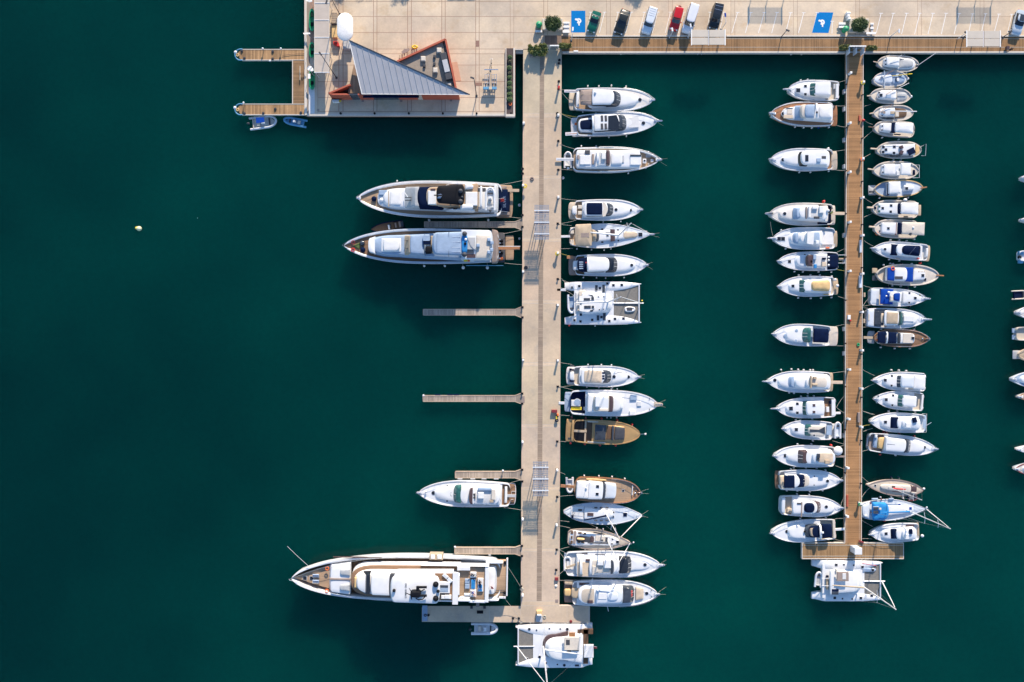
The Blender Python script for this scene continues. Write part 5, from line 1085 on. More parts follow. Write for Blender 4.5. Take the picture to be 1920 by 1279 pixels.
b.sl('aft_lower_deck', 'teak', 1290, 780, .84, .82, 2.2, 3.0, .06, 0, (0, 0, .05), dome=0); b.sl('beach_club_roof', 'white', 1050, 800, .60, .62, 2.9, 4.6, .22, 0, (.4, 0, .2)); b.rc('stern_rail', 'white', 1270, 110, 1305, 990, 2.4, 3.3, .06)
b.sl('quarter_bulwark', 'white', 1190, 760, .06, .06, 3.0, 4.3, .7, .1, y=.80, dome=0); b.sl('quarter_bulwark', 'white', 1100, 830, .06, .06, 3.0, 4.3, .7, .1, y=-.86, dome=0); b.rc('deck_ramp', 'white', 1095, 1005, 1255, 1055, 2.6, 3.1)
for x, y in ((1240, 190), (1230, 915)): b.dome('capstan', 'black', x, y, 3.0, .28)
b.tube('passerelle_arm', 'dgrey', [(1000, 860, 3.2), (1240, 855, 3.2)], .06); flag(b, (830, 735), (960, 760), 4.6, 'red', 1.0)
Z = 5.92
loungers = [((410, 420, 550, 600), 'armchair'), ((405, 850, 545, 1015), 'armchair'), ((585, 575, 715, 885), 'lounger'), ((425, 600, 530, 820), 'lounger')]
b.rc('armchair', 'wcan', 410, 425, 550, 560, Z, Z + .4, .1); b.rc('armchair', 'wcan', 405, 850, 545, 1015, Z, Z + .4, .1); b.rc('lounger', 'wcan', 585, 575, 715, 885, Z, Z + .35, .08); b.rc('lounger', 'wcan', 420, 600, 530, 825, Z, Z + .35, .08)
b.rc('towel', 'sky', 430, 608, 522, 815, Z + .35, Z + .4, .02); b.rc('towel', 'sky', 600, 730, 690, 875, Z + .35, Z + .4, .02); b.rc('footstool', 'smoke', 425, 560, 530, 600, Z, Z + .35, .05)
for y in (592, 712): b.rc('ottoman', 'pcan', 280, y, 385, y + 105, Z, Z + .45, .06)
b.sl('curved_sofa', 'wcan', 400, 155, .07, .07, Z, Z + .5, .2, .5, y=-.62); b.rc('sofa', 'cool', 260, 940, 390, 990, Z, Z + .5, .08); b.rc('gangway', 'taupe', 545, 1150, 625, 1260, 2.2, 2.35)
def at8(x, y, z): c = b.loc(x, y, z); return b.P(c[0], c[1], z)
reclining(at8(640, 700, Z + .38), R(95), 'person in a dark top lying on a white lounger on the superyacht deck', 'black', 'navy', recl=.25)
reclining(at8(480, 480, Z + .42), R(160), 'person in dark clothes curled on the upper white armchair of the superyacht deck', 'dgrey', 'smoke', recl=.5)
reclining(at8(485, 930, Z + .42), R(130), 'person in a blue top sitting back in the lower white armchair, superyacht deck', 'blue', 'skin', recl=.6)
fr(b, J_); b.rail(.5, .7, step=1.8); b.fend([(583, 205), (718, 205), (815, 210)], 'black', .35); b.fend([(605, 170), (1025, 175)], 'white', .28)
b.rc('boarding_box', 'tan', 245, 165, 415, 245, 2.6, 4.2, .1); b.rc('boarding_seat', 'wcan', 260, 180, 310, 230, 4.0, 4.5, .1); b.rc('boarding_seat', 'wcan', 345, 180, 400, 230, 4.0, 4.5, .1)
b.rope((1255, 325), (1430, 600), 3.2); b.rope((1200, 720), (1450, 1040), 3.2); fr(b, I_); b.tube('bow_whip', 'alu', [(350, 335, 4.6), (200, 200, 5.2), (60, 65, 6.0)], .03)
dinghy(J_, (785, 1125), (1135, 1125), 165, WZ + .05, 'dinghy', 'grey inflatable dinghy with console floating below the pier end, beside the bottom catamaran', 'tube', 'lgrey', group='inflatable dinghies', r=.28)
K_ = (1420, 130, 6.089); L_ = (1420, 360, 6.089); M_ = (1420, 590, 5.117); N_ = (1420, 820, 5.811); O_ = (1490, 1000, 7.105)
P_ = (1580, 90, 8.525); Q_ = (1580, 220, 8.525); R_ = (1580, 330, 8.525); S_ = (1580, 440, 9.6); T_ = (1580, 530, 9.135); U_ = (1580, 680, 6.73); V_ = (1580, 880, 8.525)
GL = 'boats on the left side of the timber pier'; GR = 'boats on the right side of the timber pier'
def yacht(fr_, st, bw, w, label, short, kind='y', fb=1.25, plat=None, hull='white', cabin=None, ws=None, roof=None, deckm='white', cock=None, name='motor_yacht', cat='motor yacht', group=GL, bowr=.4, rail=.5, **k):
    """common cruiser: plat/cock/cabin/ws/roof = tuples of crop columns and half widths"""
    b = Boat(fr_, st, bw, w, name, label, short, cat, kind, fb, hull, k.pop('rim', .18), k.pop('sheer', .3), k.pop('floor', .35), k.pop('trim', None), group)
    if plat: b.platform('swim_platform', plat[2], plat[0], plat[1], plat[3] if len(plat) > 3 else .82, ra=.25)
    if cock: b.deck('cockpit_floor', cock[1], st[0], cock[0], .75)
    b.deck('foredeck', deckm, cock[0] if cock else st[0], None)
    if cabin: b.sl('trunk_cabin', cabin[4] if len(cabin) > 4 else 'white', cabin[0], cabin[1], cabin[2], cabin[3], fb - .1, fb + .5, .05, .75, (.1, .6, .15))
    if ws: b.windshield(ws[0], ws[1], ws[2], ws[3], fb + .5, fb + 1.3, ws[4], ws[5] if len(ws) > 5 else .5, .7, mull=2)
    if roof:
        b.sl('cabin_side', 'cool', roof[0], roof[1], roof[2] - .02, roof[3] - .04, fb + .3, fb + 1.1, .0, .2, (0, .1, .08), dome=0)
        b.sl('hardtop', roof[4], roof[0], roof[1], roof[2], roof[3], fb + 1.05, fb + 1.3, .06, roof[5] if len(roof) > 5 else .25, (.05, .1, .06))
    if rail: b.rail(rail, .5)
    if bowr: b.bowroll(bowr, .22)
    return b
# ---- left side, top to bottom (bows point away from the pier unless noted)
b = yacht(K_, (935, 245), (345, 235), 240, 'white cabin boat with square hatches and teal windscreen, topmost left of the timber pier', 'the topmost cabin boat', 'm', 1.15, cabin=(830, 400, .78, .4), ws=(660, 595, .62, .56, 'green', .3), roof=(840, 650, .68, .62, 'white', .1), cock=(780, 'sand'), bowr=.95)
b.rc('aft_bench', 'white', 900, 165, 930, 330, .8, 1.3); b.seats([(870, 165, 895, 225)], .8, 1.2, 'grey'); b.hatch([(466, 240)], 1.6, .28, mat='dgrey'); b.hatch([(548, 194), (548, 286)], 1.6, .18, mat='dgrey'); b.hatch([(378, 248)], 1.4, .08); b.fend([(570, 120), (490, 128)]); b.rope((920, 150), (1018, 120))
b = yacht(K_, (868, 512), (148, 505), 280, 'white yacht with teak bow deck and see-through flybridge cover, second from the top', 'the teak bow yacht', 'w', 1.4, plat=(915, 850, 'varn', .84), cock=(845, 'lgrey'), deckm='varn')
b.sl('trunk_cabin', 'white', 850, 255, .72, .50, 1.2, 2.0, .02, .35, (.1, .5, .15)); b.rc('bow_seat', 'beige', 300, 520, 405, 560, 2.0, 2.15); b.rc('bow_locker', 'smoke', 300, 438, 405, 446, 2.0, 2.1); b.rc('deck_crate', 'cush', 340, 455, 400, 510, 1.95, 2.1); b.hatch([(300, 503)], 2.0, .26, True)
b.windshield(520, 410, .62, .58, 1.9, 2.7, 'pcan', .3, .8, mull=0); b.sl('flybridge', 'white', 860, 490, .66, .58, 2.4, 3.0, .05, .3, (.05, .3, .1)); b.sl('bridge_screen', 'cush', 560, 492, .58, .52, 2.9, 3.3, 0, .6, (.1, .2, .1), dome=0); b.sl('bridge_cover', 'pcan', 660, 540, .55, .52, 3.0, 3.5, .2, .3, dome=.1); b.sl('aft_cover', 'wcan', 855, 700, .55, .58, 3.0, 3.2, .05, .3, dome=.1)
b.arch('radar_arch', 'white', 680, .62, 2.8, 3.8, .12, -.1, .4); b.rc('radar', 'dgrey', 672, 480, 692, 500, 3.85, 4.05); b.dome('windlass', 'steel', 205, 508, 1.65, .22); b.dome('cleat', 'dgrey', 172, 500, 1.65, .12)
b.fend([(425, 655), (523, 660), (618, 658), (812, 660)]); b.fend([(695, 658)], 'blue'); b.rope((900, 415), (1005, 415)); b.rope((905, 640), (1020, 660))
b = yacht(K_, (862, 1030), (145, 1030), 262, 'white hardtop yacht with black wrapround windscreen, alone between wide gaps of water', 'the black windscreen yacht', 'y', 1.3, plat=(915, 845, 'sand', .82), cock=(800, 'teakd'), cabin=(820, 250, .75, .5))
b.windshield(560, 448, .66, .62, 1.65, 2.6, 'glass', .55, .7, mull=0); b.sl('cabin_side', 'white', 800, 520, .66, .6, 1.6, 2.5, 0, .2); b.sl('hardtop', 'white', 810, 500, .66, .60, 2.45, 2.8, .05, .22); b.rc('sunroof', 'glass', 548, 978, 585, 1050, 2.8, 2.9)
b.rc('roof_seat', 'pcan', 680, 1015, 725, 1055, 2.8, 3.0); b.rc('horn', 'dgrey', 735, 990, 785, 1020, 2.8, 2.88); b.hatch([(295, 1032)], 1.7, .25, True); b.rc('windlass', 'steel', 165, 1035, 215, 1048, 1.5, 1.7); b.fend([(475, 1172), (603, 1165), (812, 1162)]); b.fend([(805, 912)], 'white', .22); b.rope((900, 1150), (1015, 1155)); b.rope((880, 935), (1005, 918))
b = yacht(L_, (862, 255), (130, 250), 262, 'beige trimmed flybridge yacht with navy cockpit cover and gangway to the pier', 'the beige trimmed yacht', 'y', 1.35, plat=(892, 840, 'cush', .84), hull='cream', cock=(700, 'navy'), deckm='cream')
b.sl('trunk_cabin', 'cream', 800, 205, .78, .5, 1.2, 1.9, .02, .5, (.1, .6, .15)); b.sl('flybridge', 'white', 790, 400, .70, .60, 1.9, 2.9, .2, .35, (.1, 1.0, .2)); b.windshield(480, 405, .52, .5, 2.1, 2.75, 'pcan', .2, .5, mull=0); b.sl('bridge_floor', 'lgrey', 770, 555, .52, .5, 2.85, 2.98, .2, .12, dome=0); b.sl('bridge_screen', 'taupe', 570, 552, .54, .52, 2.9, 3.25, 0, .5, dome=0)
for r in ((585, 165, 610, 290), (630, 160, 690, 195), (710, 160, 760, 240)): b.rc('bridge_sofa', 'wcan', *r, 2.98, 3.35, .08)
b.rc('bridge_table', 'dgrey', 650, 280, 710, 305, 2.98, 3.2); b.rc('navy_cover', 'navy', 690, 340, 800, 368, 1.3, 1.5); b.rc('gangway', 'beige', 858, 228, 998, 262, 1.3, 1.4); b.dome('radar_dome', 'white', 808, 212, 2.9, .3); flag(b, (810, 250), (860, 210), 2.2, 'ropey', .9); b.hatch([(313, 247)], 1.95, .24, True); b.bowroll(.75, .3); b.fend([(755, 110)], 'red', .25); b.rope((150, 340), (178, 500), 1.4, zc=-.2)
b = yacht(L_, (888, 530), (178, 530), 262, 'white sport fisher with two black square hatches and a plank bowsprit', 'the bowsprit sport fisher', 'm', 1.25, plat=(915, 870, 'tan', .70), cock=(720, 'lgrey'), cabin=(700, 330, .75, .6), bowr=1.1)
b.sl('deckhouse', 'white', 730, 400, .66, .52, 1.5, 2.4, .02, .5, (.1, 1.2, .15)); b.sl('bridge_coaming', 'white', 730, 550, .56, .50, 2.3, 3.0, .15, .3, dome=0); b.sl('bridge_floor', 'pcan', 715, 570, .46, .44, 2.96, 3.04, .1, .3, dome=0); b.rc('bridge_seat', 'wcan', 670, 555, 705, 595, 3.0, 3.4, .08); b.pg('bridge_cover', 'wcan', [(570, 450), (650, 460), (640, 600), (570, 590)], 3.0, 3.3)
b.sl('windscreen_cover', 'pcan', 470, 410, .48, .45, 1.8, 2.2, 0, .6, (.0, .3, .1)); b.rc('cockpit_liner', 'wcan', 735, 450, 865, 600, .8, 1.05); b.hatch([(250, 534), (297, 534)], 1.6, .26, mat='glass'); b.rc('life_ring', 'orange', 785, 628, 825, 645, 1.3, 1.5, .05); b.fend([(812, 398)], 'orange'); b.fend([(265, 437), (318, 650), (740, 665)])
b = yacht(L_, (925, 790), (238, 790), 222, 'white open bridge boat with navy aft cover and twin stern poles', 'the navy aft cover boat', 'm', 1.2, cock=(800, 'navy'), cabin=(600, 400, .72, .65, 'cool'))
b.sl('aft_cover', 'navy', 930, 805, .72, .66, 1.3, 1.6, .05, .02, y=-.02); b.sl('bridge', 'white', 800, 555, .74, .66, 1.2, 2.2, .02, .10, (.05, .2, .1), dome=0); b.sl('bridge_floor', 'lgrey', 795, 640, .62, .6, 2.15, 2.25, 0, 0, dome=0); b.sl('bridge_screen', 'brown', 640, 560, .62, .58, 2.1, 2.6, 0, .4, (.1, .3, .1), dome=0)
for r, c_ in (((640, 715, 675, 770), 'pcan'), ((650, 825, 680, 870), 'sky'), ((745, 750, 785, 770), 'navy'), ((740, 800, 790, 850), 'beige'), ((605, 780, 630, 810), 'black')): b.rc('bridge_gear', c_, *r, 2.2, 2.6, .05)
for y in (720, 812): b.tube('stern_pole', 'alu', [(925, y, 1.5), (1005, y, 1.5)], .05)
b.rc('gangway', 'tan', 930, 755, 985, 785, 1.0, 1.1); b.hatch([(375, 792)], 1.75, .2, mat='dgrey'); b.hatch([(543, 718)], 1.6, .12); 
for y in (745, 780, 835): b.dome('radar_dome', 'white', 815, y, 2.0, .2)
b.fend([(420, 910), (517, 914), (697, 912), (843, 915)]); b.rope((905, 690), (1015, 640)); b.rope((905, 885), (1040, 905), mat='ropey')
b = yacht(L_, (875, 1075), (240, 1078), 240, 'white boat with ochre flybridge canvas and split teal windscreen', 'the ochre canvas boat', 'y', 1.2, plat=(925, 860, 'tan', .78), cock=(840, 'sand'), cabin=(830, 320, .74, .5), ws=(540, 475, .60, .56, 'green', .12))
b.sl('deckhouse', 'white', 850, 520, .66, .58, 1.6, 2.5, .05, .1, (.05, .2, .1)); b.sl('flybridge_canvas', 'ochre', 840, 620, .56, .46, 2.5, 2.9, .15, .25, (.1, .2, .15), dome=.12); b.dome('outboard', 'white', 915, 1070, .9, .3); b.dome('tender_engine', 'white', 890, 1000, 1.0, .25); b.hatch([(407, 1074)], 1.7, .2, mat='dgrey'); b.rc('side_cover', 'ochre', 760, 1165, 825, 1178, 1.4, 1.6)
b.fend([(468, 948), (605, 948), (712, 948), (846, 962), (463, 1210), (608, 1215), (725, 1212), (843, 1205)]); b.rope((920, 1190), (1035, 1225))
b = yacht(M_, (700, 205), (150, 185), 215, 'white runabout with navy folding top and three round pale hatches', 'the navy folding top boat', 'y', 1.15, plat=(775, 690, 'cush', .86), cock=(530, 'lgrey'), cabin=(440, 240, .75, .5), ws=(500, 428, .68, .60, 'green', .6))
b.sl('folding_top', 'navy', 690, 540, .62, .62, 2.0, 2.3, .06, .04, dome=.12); b.seats([(490, 150, 535, 260)], .8, 1.3, 'pcan'); b.hatch([(375, 152), (370, 250), (273, 197)], 1.6, .2, True, 'pcan'); flag(b, (700, 160), (680, 185), 1.2, 'red', .5); b.rope((745, 115), (840, 92)); b.rope((760, 300), (855, 300))
b = yacht(M_, (700, 648), (95, 640), 212, 'white flybridge yacht whose gangway reaches almost to the timber pier', 'the long gangway yacht', 'y', 1.35, plat=(728, 680, 'tan', .84), cock=(640, 'sand'), cabin=(560, 165, .74, .5), bowr=1.0)
b.sl('deckhouse', 'white', 690, 300, .74, .60, 1.5, 2.5, .1, .4, (.1, 1.0, .2)); b.sl('windscreen', 'pcan', 345, 295, .52, .5, 1.9, 2.3, 0, .7, (0, .4, .1), dome=0); b.sl('bridge_coaming', 'white', 700, 465, .62, .5, 2.4, 3.0, .3, .4, dome=0); b.sl('bridge_floor', 'cush', 670, 485, .5, .42, 2.96, 3.05, .2, .4, dome=0)
for r in ((510, 590, 525, 705), (540, 595, 570, 620), (530, 665, 580, 680)): b.rc('bridge_seat', 'tan', *r, 3.0, 3.4, .05)
b.rc('gangway', 'beige', 705, 635, 820, 665, 1.3, 1.4); b.hatch([(173, 630)], 1.85, .24, True); b.fend([(222, 528), (322, 522), (388, 525), (440, 530), (503, 530), (530, 530)]); b.fend([(300, 742), (347, 750), (480, 748)]); b.rope((720, 560), (845, 545))
b = yacht(M_, (755, 888), (185, 900), 205, 'white hardtop cruiser with two roof hatches and dark tables in the cockpit', 'the two roof hatch cruiser', 'm', 1.2, cock=(640, 'teakd'), cabin=(560, 240, .72, .5), bowr=1.2)
b.windshield(480, 425, .68, .62, 1.6, 2.4, 'green', .35, .5); b.sl('cabin_side', 'white', 645, 470, .64, .6, 1.6, 2.4, 0, .1); b.sl('hardtop', 'white', 650, 470, .68, .64, 2.35, 2.65, .15, .12); b.hatch([(543, 870), (543, 934)], 2.65, .18, mat='brown'); b.rc('cockpit_table', 'white', 663, 885, 690, 935, .8, 1.3); b.rc('cockpit_box', 'navy', 693, 830, 708, 858, .8, 1.2); b.hatch([(322, 900)], 1.65, .26, mat='dgrey'); b.hatch([(383, 855), (383, 942)], 1.65, .18, mat='dgrey'); b.rc('transom_seat', 'white', 715, 815, 750, 970, .8, 1.3)
b.rc('boarding_plank', 'wcan', 745, 933, 800, 955, 1.0, 1.12); b.fend([(417, 785), (480, 787), (540, 790), (365, 1008), (410, 1010), (525, 1000)]); b.rope((760, 890), (838, 775)); b.rope((760, 890), (835, 945))
b = yacht(M_, (720, 1118), (245, 1092), 185, 'white boat with teal windscreen and a grey dinghy across its stern', 'the boat with a grey stern dinghy', 'm', 1.2, plat=(790, 715, 'lgrey', .74), cock=(660, 'lgrey'), cabin=(560, 290, .72, .5), ws=(505, 450, .62, .58, 'green', .3))
b.sl('hardtop', 'cush', 660, 490, .62, .56, 2.2, 2.5, .25, .3); b.pg('roof_panel', 'smoke', [(505, 1100), (590, 1105), (650, 1075), (650, 1145), (590, 1125), (505, 1125)], 2.5, 2.6); b.rc('aft_cover', 'pcan', 665, 1065, 715, 1155, 1.3, 1.5); b.hatch([(372, 1102)], 1.6, .22, mat='dgrey'); b.hatch([(543, 1157)], 2.4, .12); b.fend([(530, 1210)]); b.rope((720, 1210), (840, 1245)); b.rope((795, 1080), (840, 1010))
dinghy(M_, (765, 1185), (765, 1025), 70, WZ + .75, 'dinghy', 'grey dinghy lying crosswise on the stern platform of the teal windscreen boat', 'tube', 'cool', cons=False, outb=False)
b = yacht(N_, (840, 212), (180, 200), 245, 'white flybridge yacht with beige deck seats and round tender at its stern', 'the beige flybridge seat yacht', 'y', 1.3, plat=(850, 800, 'tan', .8), cock=(770, 'sand'), cabin=(760, 280, .74, .4), ws=(530, 438, .62, .58, 'brown', .15))
b.sl('deckhouse', 'white', 830, 510, .72, .62, 1.7, 2.6, .1, .15, (.05, .3, .1)); b.sl('bridge_coaming', 'cool', 855, 600, .60, .5, 2.5, 3.1, .3, .3, dome=0); b.sl('bridge_floor', 'beige', 830, 650, .46, .44, 3.06, 3.14, .1, .2, dome=0); b.rc('bridge_console', 'smoke', 655, 180, 685, 225, 3.1, 3.5, .05); b.rc('bridge_console', 'smoke', 650, 232, 680, 258, 3.1, 3.4, .05); b.rc('bridge_table', 'tan', 740, 250, 790, 290, 3.1, 3.4, .05)
b.hatch([(312, 203)], 1.7, .24, mat='glass'); b.dome('tender_cover', 'white', 885, 150, 1.0, .9, .5, ) ; b.rc('gangway', 'taupe', 860, 200, 968, 220, 1.2, 1.3); b.fend([(432, 75), (585, 75), (393, 328), (525, 332), (642, 335)]); b.fend([(800, 88)], 'red', .2); b.rope((850, 125), (950, 85)); b.rope((850, 310), (960, 350))
b = yacht(N_, (240, 470), (905, 465), 232, 'white yacht with navy roof canvas, bow towards the timber pier, third from the pier head', 'the reversed navy roof yacht', 'y', 1.3, plat=(192, 250, 'teakd', .84), cock=(300, 'lgrey'), cabin=(440, 800, .74, .4), ws=(430, 525, .62, .58, 'navy', .3))
b.sl('windscreen_frame', 'cush', 510, 582, .60, .50, 1.7, 2.0, 0, .7, (0, .3, .1), dome=0); b.sl('hardtop', 'white', 300, 470, .66, .58, 2.4, 2.65, .1, .6); b.sl('roof_canvas', 'navy', 292, 414, .60, .60, 2.6, 2.75, .06, .06); b.sl('aft_seat', 'beige', 245, 298, .46, .5, 1.2, 1.7, .3, 0); b.hatch([(764, 476)], 1.75, .22, True); b.dome('cleat', 'dgrey', 620, 425, 1.7, .15); b.dome('cleat', 'dgrey', 618, 520, 1.7, .15)
b.fend([(362, 342), (735, 362)]); b.fend([(317, 580), (432, 578), (568, 590), (704, 578)]); b.rope((905, 455), (975, 420), 1.5)
b = yacht(N_, (255, 740), (915, 765), 232, 'white yacht with round navy bridge cover, bow towards the timber pier', 'the reversed round navy cover yacht', 'y', 1.3, plat=(246, 300, 'pcan', .84), cock=(380, 'sand'), cabin=(620, 860, .7, .4), ws=(600, 692, .58, .52, 'brown', .4))
b.sl('transom_seat', 'cool', 262, 310, .72, .74, 1.0, 1.6, .4, 0); b.rc('cockpit_table', 'beige', 330, 775, 385, 820, .8, 1.3); b.sl('hardtop', 'white', 385, 662, .68, .56, 2.3, 2.7, .1, .3); b.sl('bridge_cover', 'navy', 515, 632, .46, .46, 2.7, 3.2, .5, .4, (.2, .1, .2)); b.rc('roof_bar', 'taupe', 477, 705, 490, 870, 2.7, 2.8); b.rc('horn', 'dgrey', 435, 715, 480, 730, 2.7, 2.85); b.hatch([(750, 756)], 1.75, .22, True)
b.fend([(428, 625), (560, 627)]); b.rope((910, 745), (950, 650), 1.4)
b = yacht(N_, (855, 1000), (150, 1040), 245, 'white boat with two navy canvases and a radar arch, next above the timber pier head', 'the radar arch boat', 'y', 1.25, cock=(690, 'sand'), cabin=(520, 300, .72, .5))
b.windshield(640, 490, .62, .55, 1.5, 2.1, 'smoke', .7, .5, mull=1); b.sl('fore_canvas', 'navy', 680, 570, .56, .50, 2.2, 2.5, 0, .25, (0, .3, .1), dome=.08); b.sl('window_panel', 'tan', 630, 575, .44, .4, 2.3, 2.54, 0, .7, dome=0); b.sl('aft_canvas', 'navy', 820, 705, .60, .66, 2.2, 2.5, .1, .05, dome=.12); b.arch('radar_arch', 'white', 692, .66, 1.9, 2.9, .12, 0, .4); b.rc('radar', 'white', 700, 1030, 725, 1050, 3.0, 3.15); b.rc('transom', 'cush', 825, 900, 852, 1100, 1.2, 1.5); b.dome('instrument', 'black', 518, 1028, 1.9, .2)
b.rc('gangway', 'alu', 845, 990, 968, 1016, 1.2, 1.3); b.hatch([(328, 1030)], 1.65, .25, True); b.fend([(465, 885), (743, 878)]); b.rope((845, 890), (950, 885)); b.rope((800, 1110), (950, 1135))

# ---- right side of the timber pier, top to bottom (mostly wooden-bowed fishing boats, bow to the pier)
def fisher(fr_, bw, st, w, label, short, kind='t', fb=.95, hull='white', trim='cush', deckm='cush', **k):
    b = Boat(fr_, st, bw, w, 'fishing_boat', label, short, 'fishing boat', kind, fb, hull, .14, k.pop('sheer', .35), .3, trim, GR)
    b.deck('deck', deckm, st[0], None, dz=-.18); return b
b = fisher(P_, (545, 235), (1215, 262), 255, 'small fishing boat with a striped grey aft cover, topmost right of the timber pier', 'the topmost fishing boat', 'd')
b.sl('cabin', 'white', 915, 660, .60, .52, .8, 1.7, 0, .15); b.sl('wheelhouse_roof', 'wcan', 912, 700, .58, .55, 1.7, 1.9, 0, .08); b.sl('aft_cover', 'fog', 1135, 905, .50, .68, 1.0, 1.3, .6, 0, dome=.1); b.rc('cover_stripe', 'navy', 915, 175, 980, 182, 1.35, 1.4); b.hatch([(668, 215), (668, 275)], 1.2, .1); b.sl('rub_coaming', 'white', 1165, 880, .62, .80, .8, 1.15, .6, 0, dome=0)
b.tube('stern_pole', 'alu', [(760, 240, 2.0), (950, 110, 2.4)], .04); b.tube('awning_pole', 'alu', [(1215, 270, 1.2), (1490, 80, 2.2)], .05); b.tube('bow_sprit', 'beige', [(570, 235, 1.3), (490, 218, 1.4)], .09); b.dome('outboard', 'smoke', 1190, 290, .7, .3); b.fend([(750, 100), (1020, 385)]); b.fend([(990, 100)])
b = fisher(P_, (475, 520), (1040, 480), 245, 'open white fishing boat with yellow oar over its stern, second in the right row', 'the yellow oar boat', 'd', hull='cool', trim='cush', deckm='cool')
b.sl('foredeck_cabin', 'cool', 800, 500, .60, .5, .8, 1.3, .1, .5); b.sl('cockpit_cover', 'pcan', 1000, 780, .62, .7, .8, 1.1, .5, .1); b.rc('fish_box', 'navy', 855, 470, 900, 530, 1.2, 1.4); b.rc('box_lid', 'wcan', 868, 478, 905, 528, 1.4, 1.55); b.tube('oar', 'yellow', [(760, 450, 1.2), (1115, 412, 1.5)], .05); b.rc('oar_blade', 'yellow', 1060, 408, 1115, 420, 1.45, 1.5); b.tube('mast_pole', 'white', [(668, 640, 1.2), (668, 360, 1.8)], .09); b.tube('long_gaff', 'varn', [(580, 505, 1.4), (830, 345, 1.8)], .04)
b.dome('outboard', 'white', 1045, 490, .7, .22); c = b.loc(920, 435, 1.2); m = MB(); m.torus(b.P(c[0], c[1], 1.2), .25, .05); m.build('rope_coil', M['dgrey'], b.root)
b = fisher(P_, (430, 760), (1090, 770), 258, 'white fishing boat with central grey cockpit bar, third in the right row', 'the grey cockpit fishing boat', 'd')
b.sl('cabin', 'white', 860, 560, .60, .5, .8, 1.6, 0, .2); b.sl('roof', 'wcan', 858, 600, .56, .5, 1.6, 1.75, 0, .1); b.hatch([(613, 755)], 1.75, .22, mat='dgrey'); b.hatch([(572, 722), (570, 790)], 1.3, .12); b.rc('roof_box', 'pcan', 700, 745, 775, 795, 1.75, 1.95); b.sl('cockpit_floor', 'fog', 1040, 865, .46, .62, .8, .95, .6, 0, dome=0); b.rc('cockpit_bar', 'wcan', 865, 733, 1020, 742, 1.1, 1.2); b.tube('long_gaff', 'varn', [(690, 745, 2.0), (870, 640, 2.1)], .04); b.tube('trailing_pole', 'white', [(900, 640, 1.2), (1060, 560, 1.4)], .05); b.dome('outboard', 'white', 1095, 775, .6, .25); b.tube('bow_sprit', 'beige', [(450, 765, 1.3), (390, 768, 1.3)], .12)
b.fend([(655, 625), (727, 628)]); b.rope((450, 900), (345, 930), .5)
b = fisher(P_, (480, 1045), (1130, 1035), 250, 'fishing boat with open brown cockpit and a white pole astern, fourth in the right row', 'the brown cockpit fishing boat', 'd')
b.sl('cabin', 'white', 840, 590, .60, .5, .8, 1.6, 0, .2); b.sl('roof', 'cool', 838, 650, .5, .48, 1.6, 1.75, 0, .1); b.rc('roof_hatch', 'tan', 765, 1010, 835, 1055, 1.75, 1.85); b.hatch([(662, 1030)], 1.7, .17, mat='taupe'); b.hatch([(620, 975), (615, 1038), (615, 1090)], 1.2, .1); b.sl('cockpit_floor', 'bdeck', 1030, 842, .5, .7, .8, .95, .6, 0, dome=0); b.rc('engine_box', 'cush', 850, 1022, 900, 1095, .95, 1.4); b.tube('stern_pole', 'white', [(835, 1010, 2.0), (1185, 1015, 2.2)], .09); b.tube('long_gaff', 'varn', [(585, 1035, 1.8), (790, 905, 2.1)], .04)
b.tube('bow_sprit', 'beige', [(500, 1040, 1.3), (430, 1050, 1.3)], .12)
for x in (660, 735, 795): b.rc('cabin_window', 'dgrey', x - 25, 1118, x + 25, 1126, .9, 1.3)
b = fisher(Q_, (490, 165), (1150, 205), 255, 'fishing boat with white awning split by a navy gap, tied by two bow ropes', 'the navy gap fishing boat', 't', hull='cream')
b.sl('cabin', 'white', 850, 600, .62, .52, .8, 1.7, 0, .12); b.sl('windscreen_cover', 'navy', 860, 775, .64, .60, 1.4, 2.0, 0, .1, (0, .1, .05), dome=0); b.sl('roof', 'wcan', 785, 640, .54, .5, 1.7, 1.85, 0, .08); b.sl('awning', 'wcan', 1135, 840, .66, .60, 2.0, 2.15, .02, .05, dome=.12); b.rc('side_cover', 'navy', 830, 265, 930, 278, 1.4, 1.7); b.hatch([(618, 148), (612, 212)], 1.3, .1); b.tube('bow_sprit', 'bark', [(500, 165, 1.3), (410, 152, 1.35)], .13)
b.rope((480, 115), (345, 45)); b.rope((480, 215), (335, 340)); b.fend([(632, 325), (897, 355)])
b = fisher(Q_, (530, 525), (1260, 520), 275, 'fishing boat with scattered dark hatches and a navy cloth, wooden stern deck', 'the dark hatch fishing boat', 'd', deckm='cush')
b.sl('cabin', 'white', 1165, 620, .66, .56, .8, 1.6, 0, .15); b.sl('stern_deck', 'ochre', 1235, 1160, .4, .7, .8, 1.0, .8, 0, dome=0); b.rc('windscreen', 'brown', 920, 450, 970, 500, 1.6, 2.0, rot=R(20)); b.rc('windscreen', 'brown', 920, 530, 970, 590, 1.6, 2.0, rot=R(-20)); b.rc('navy_cloth', 'navy', 1045, 495, 1160, 590, 1.6, 1.8, rot=R(25)); b.hatch([(652, 475), (692, 518), (648, 553), (825, 470), (822, 572)], 1.62, .19, mat='dgrey'); b.tube('grab_rail', 'alu', [(665, 460, 1.7), (800, 450, 1.7), (900, 452, 1.7)], .03)
for x in (712, 808, 905): b.rc('cabin_window', 'dgrey', x - 35, 608, x + 35, 617, 1.0, 1.5)
b.tube('stern_gallows', 'alu', [(1250, 470, 1.4), (1335, 425, 1.6), (1325, 615, 1.6), (1255, 615, 1.4)], .035); b.tube('bow_sprit', 'beige', [(550, 510, 1.3), (445, 500, 1.35)], .16); b.fend([(810, 685)], 'white'); b.fend([(930, 685)], 'white'); b.rope((445, 585), (345, 640), .4)
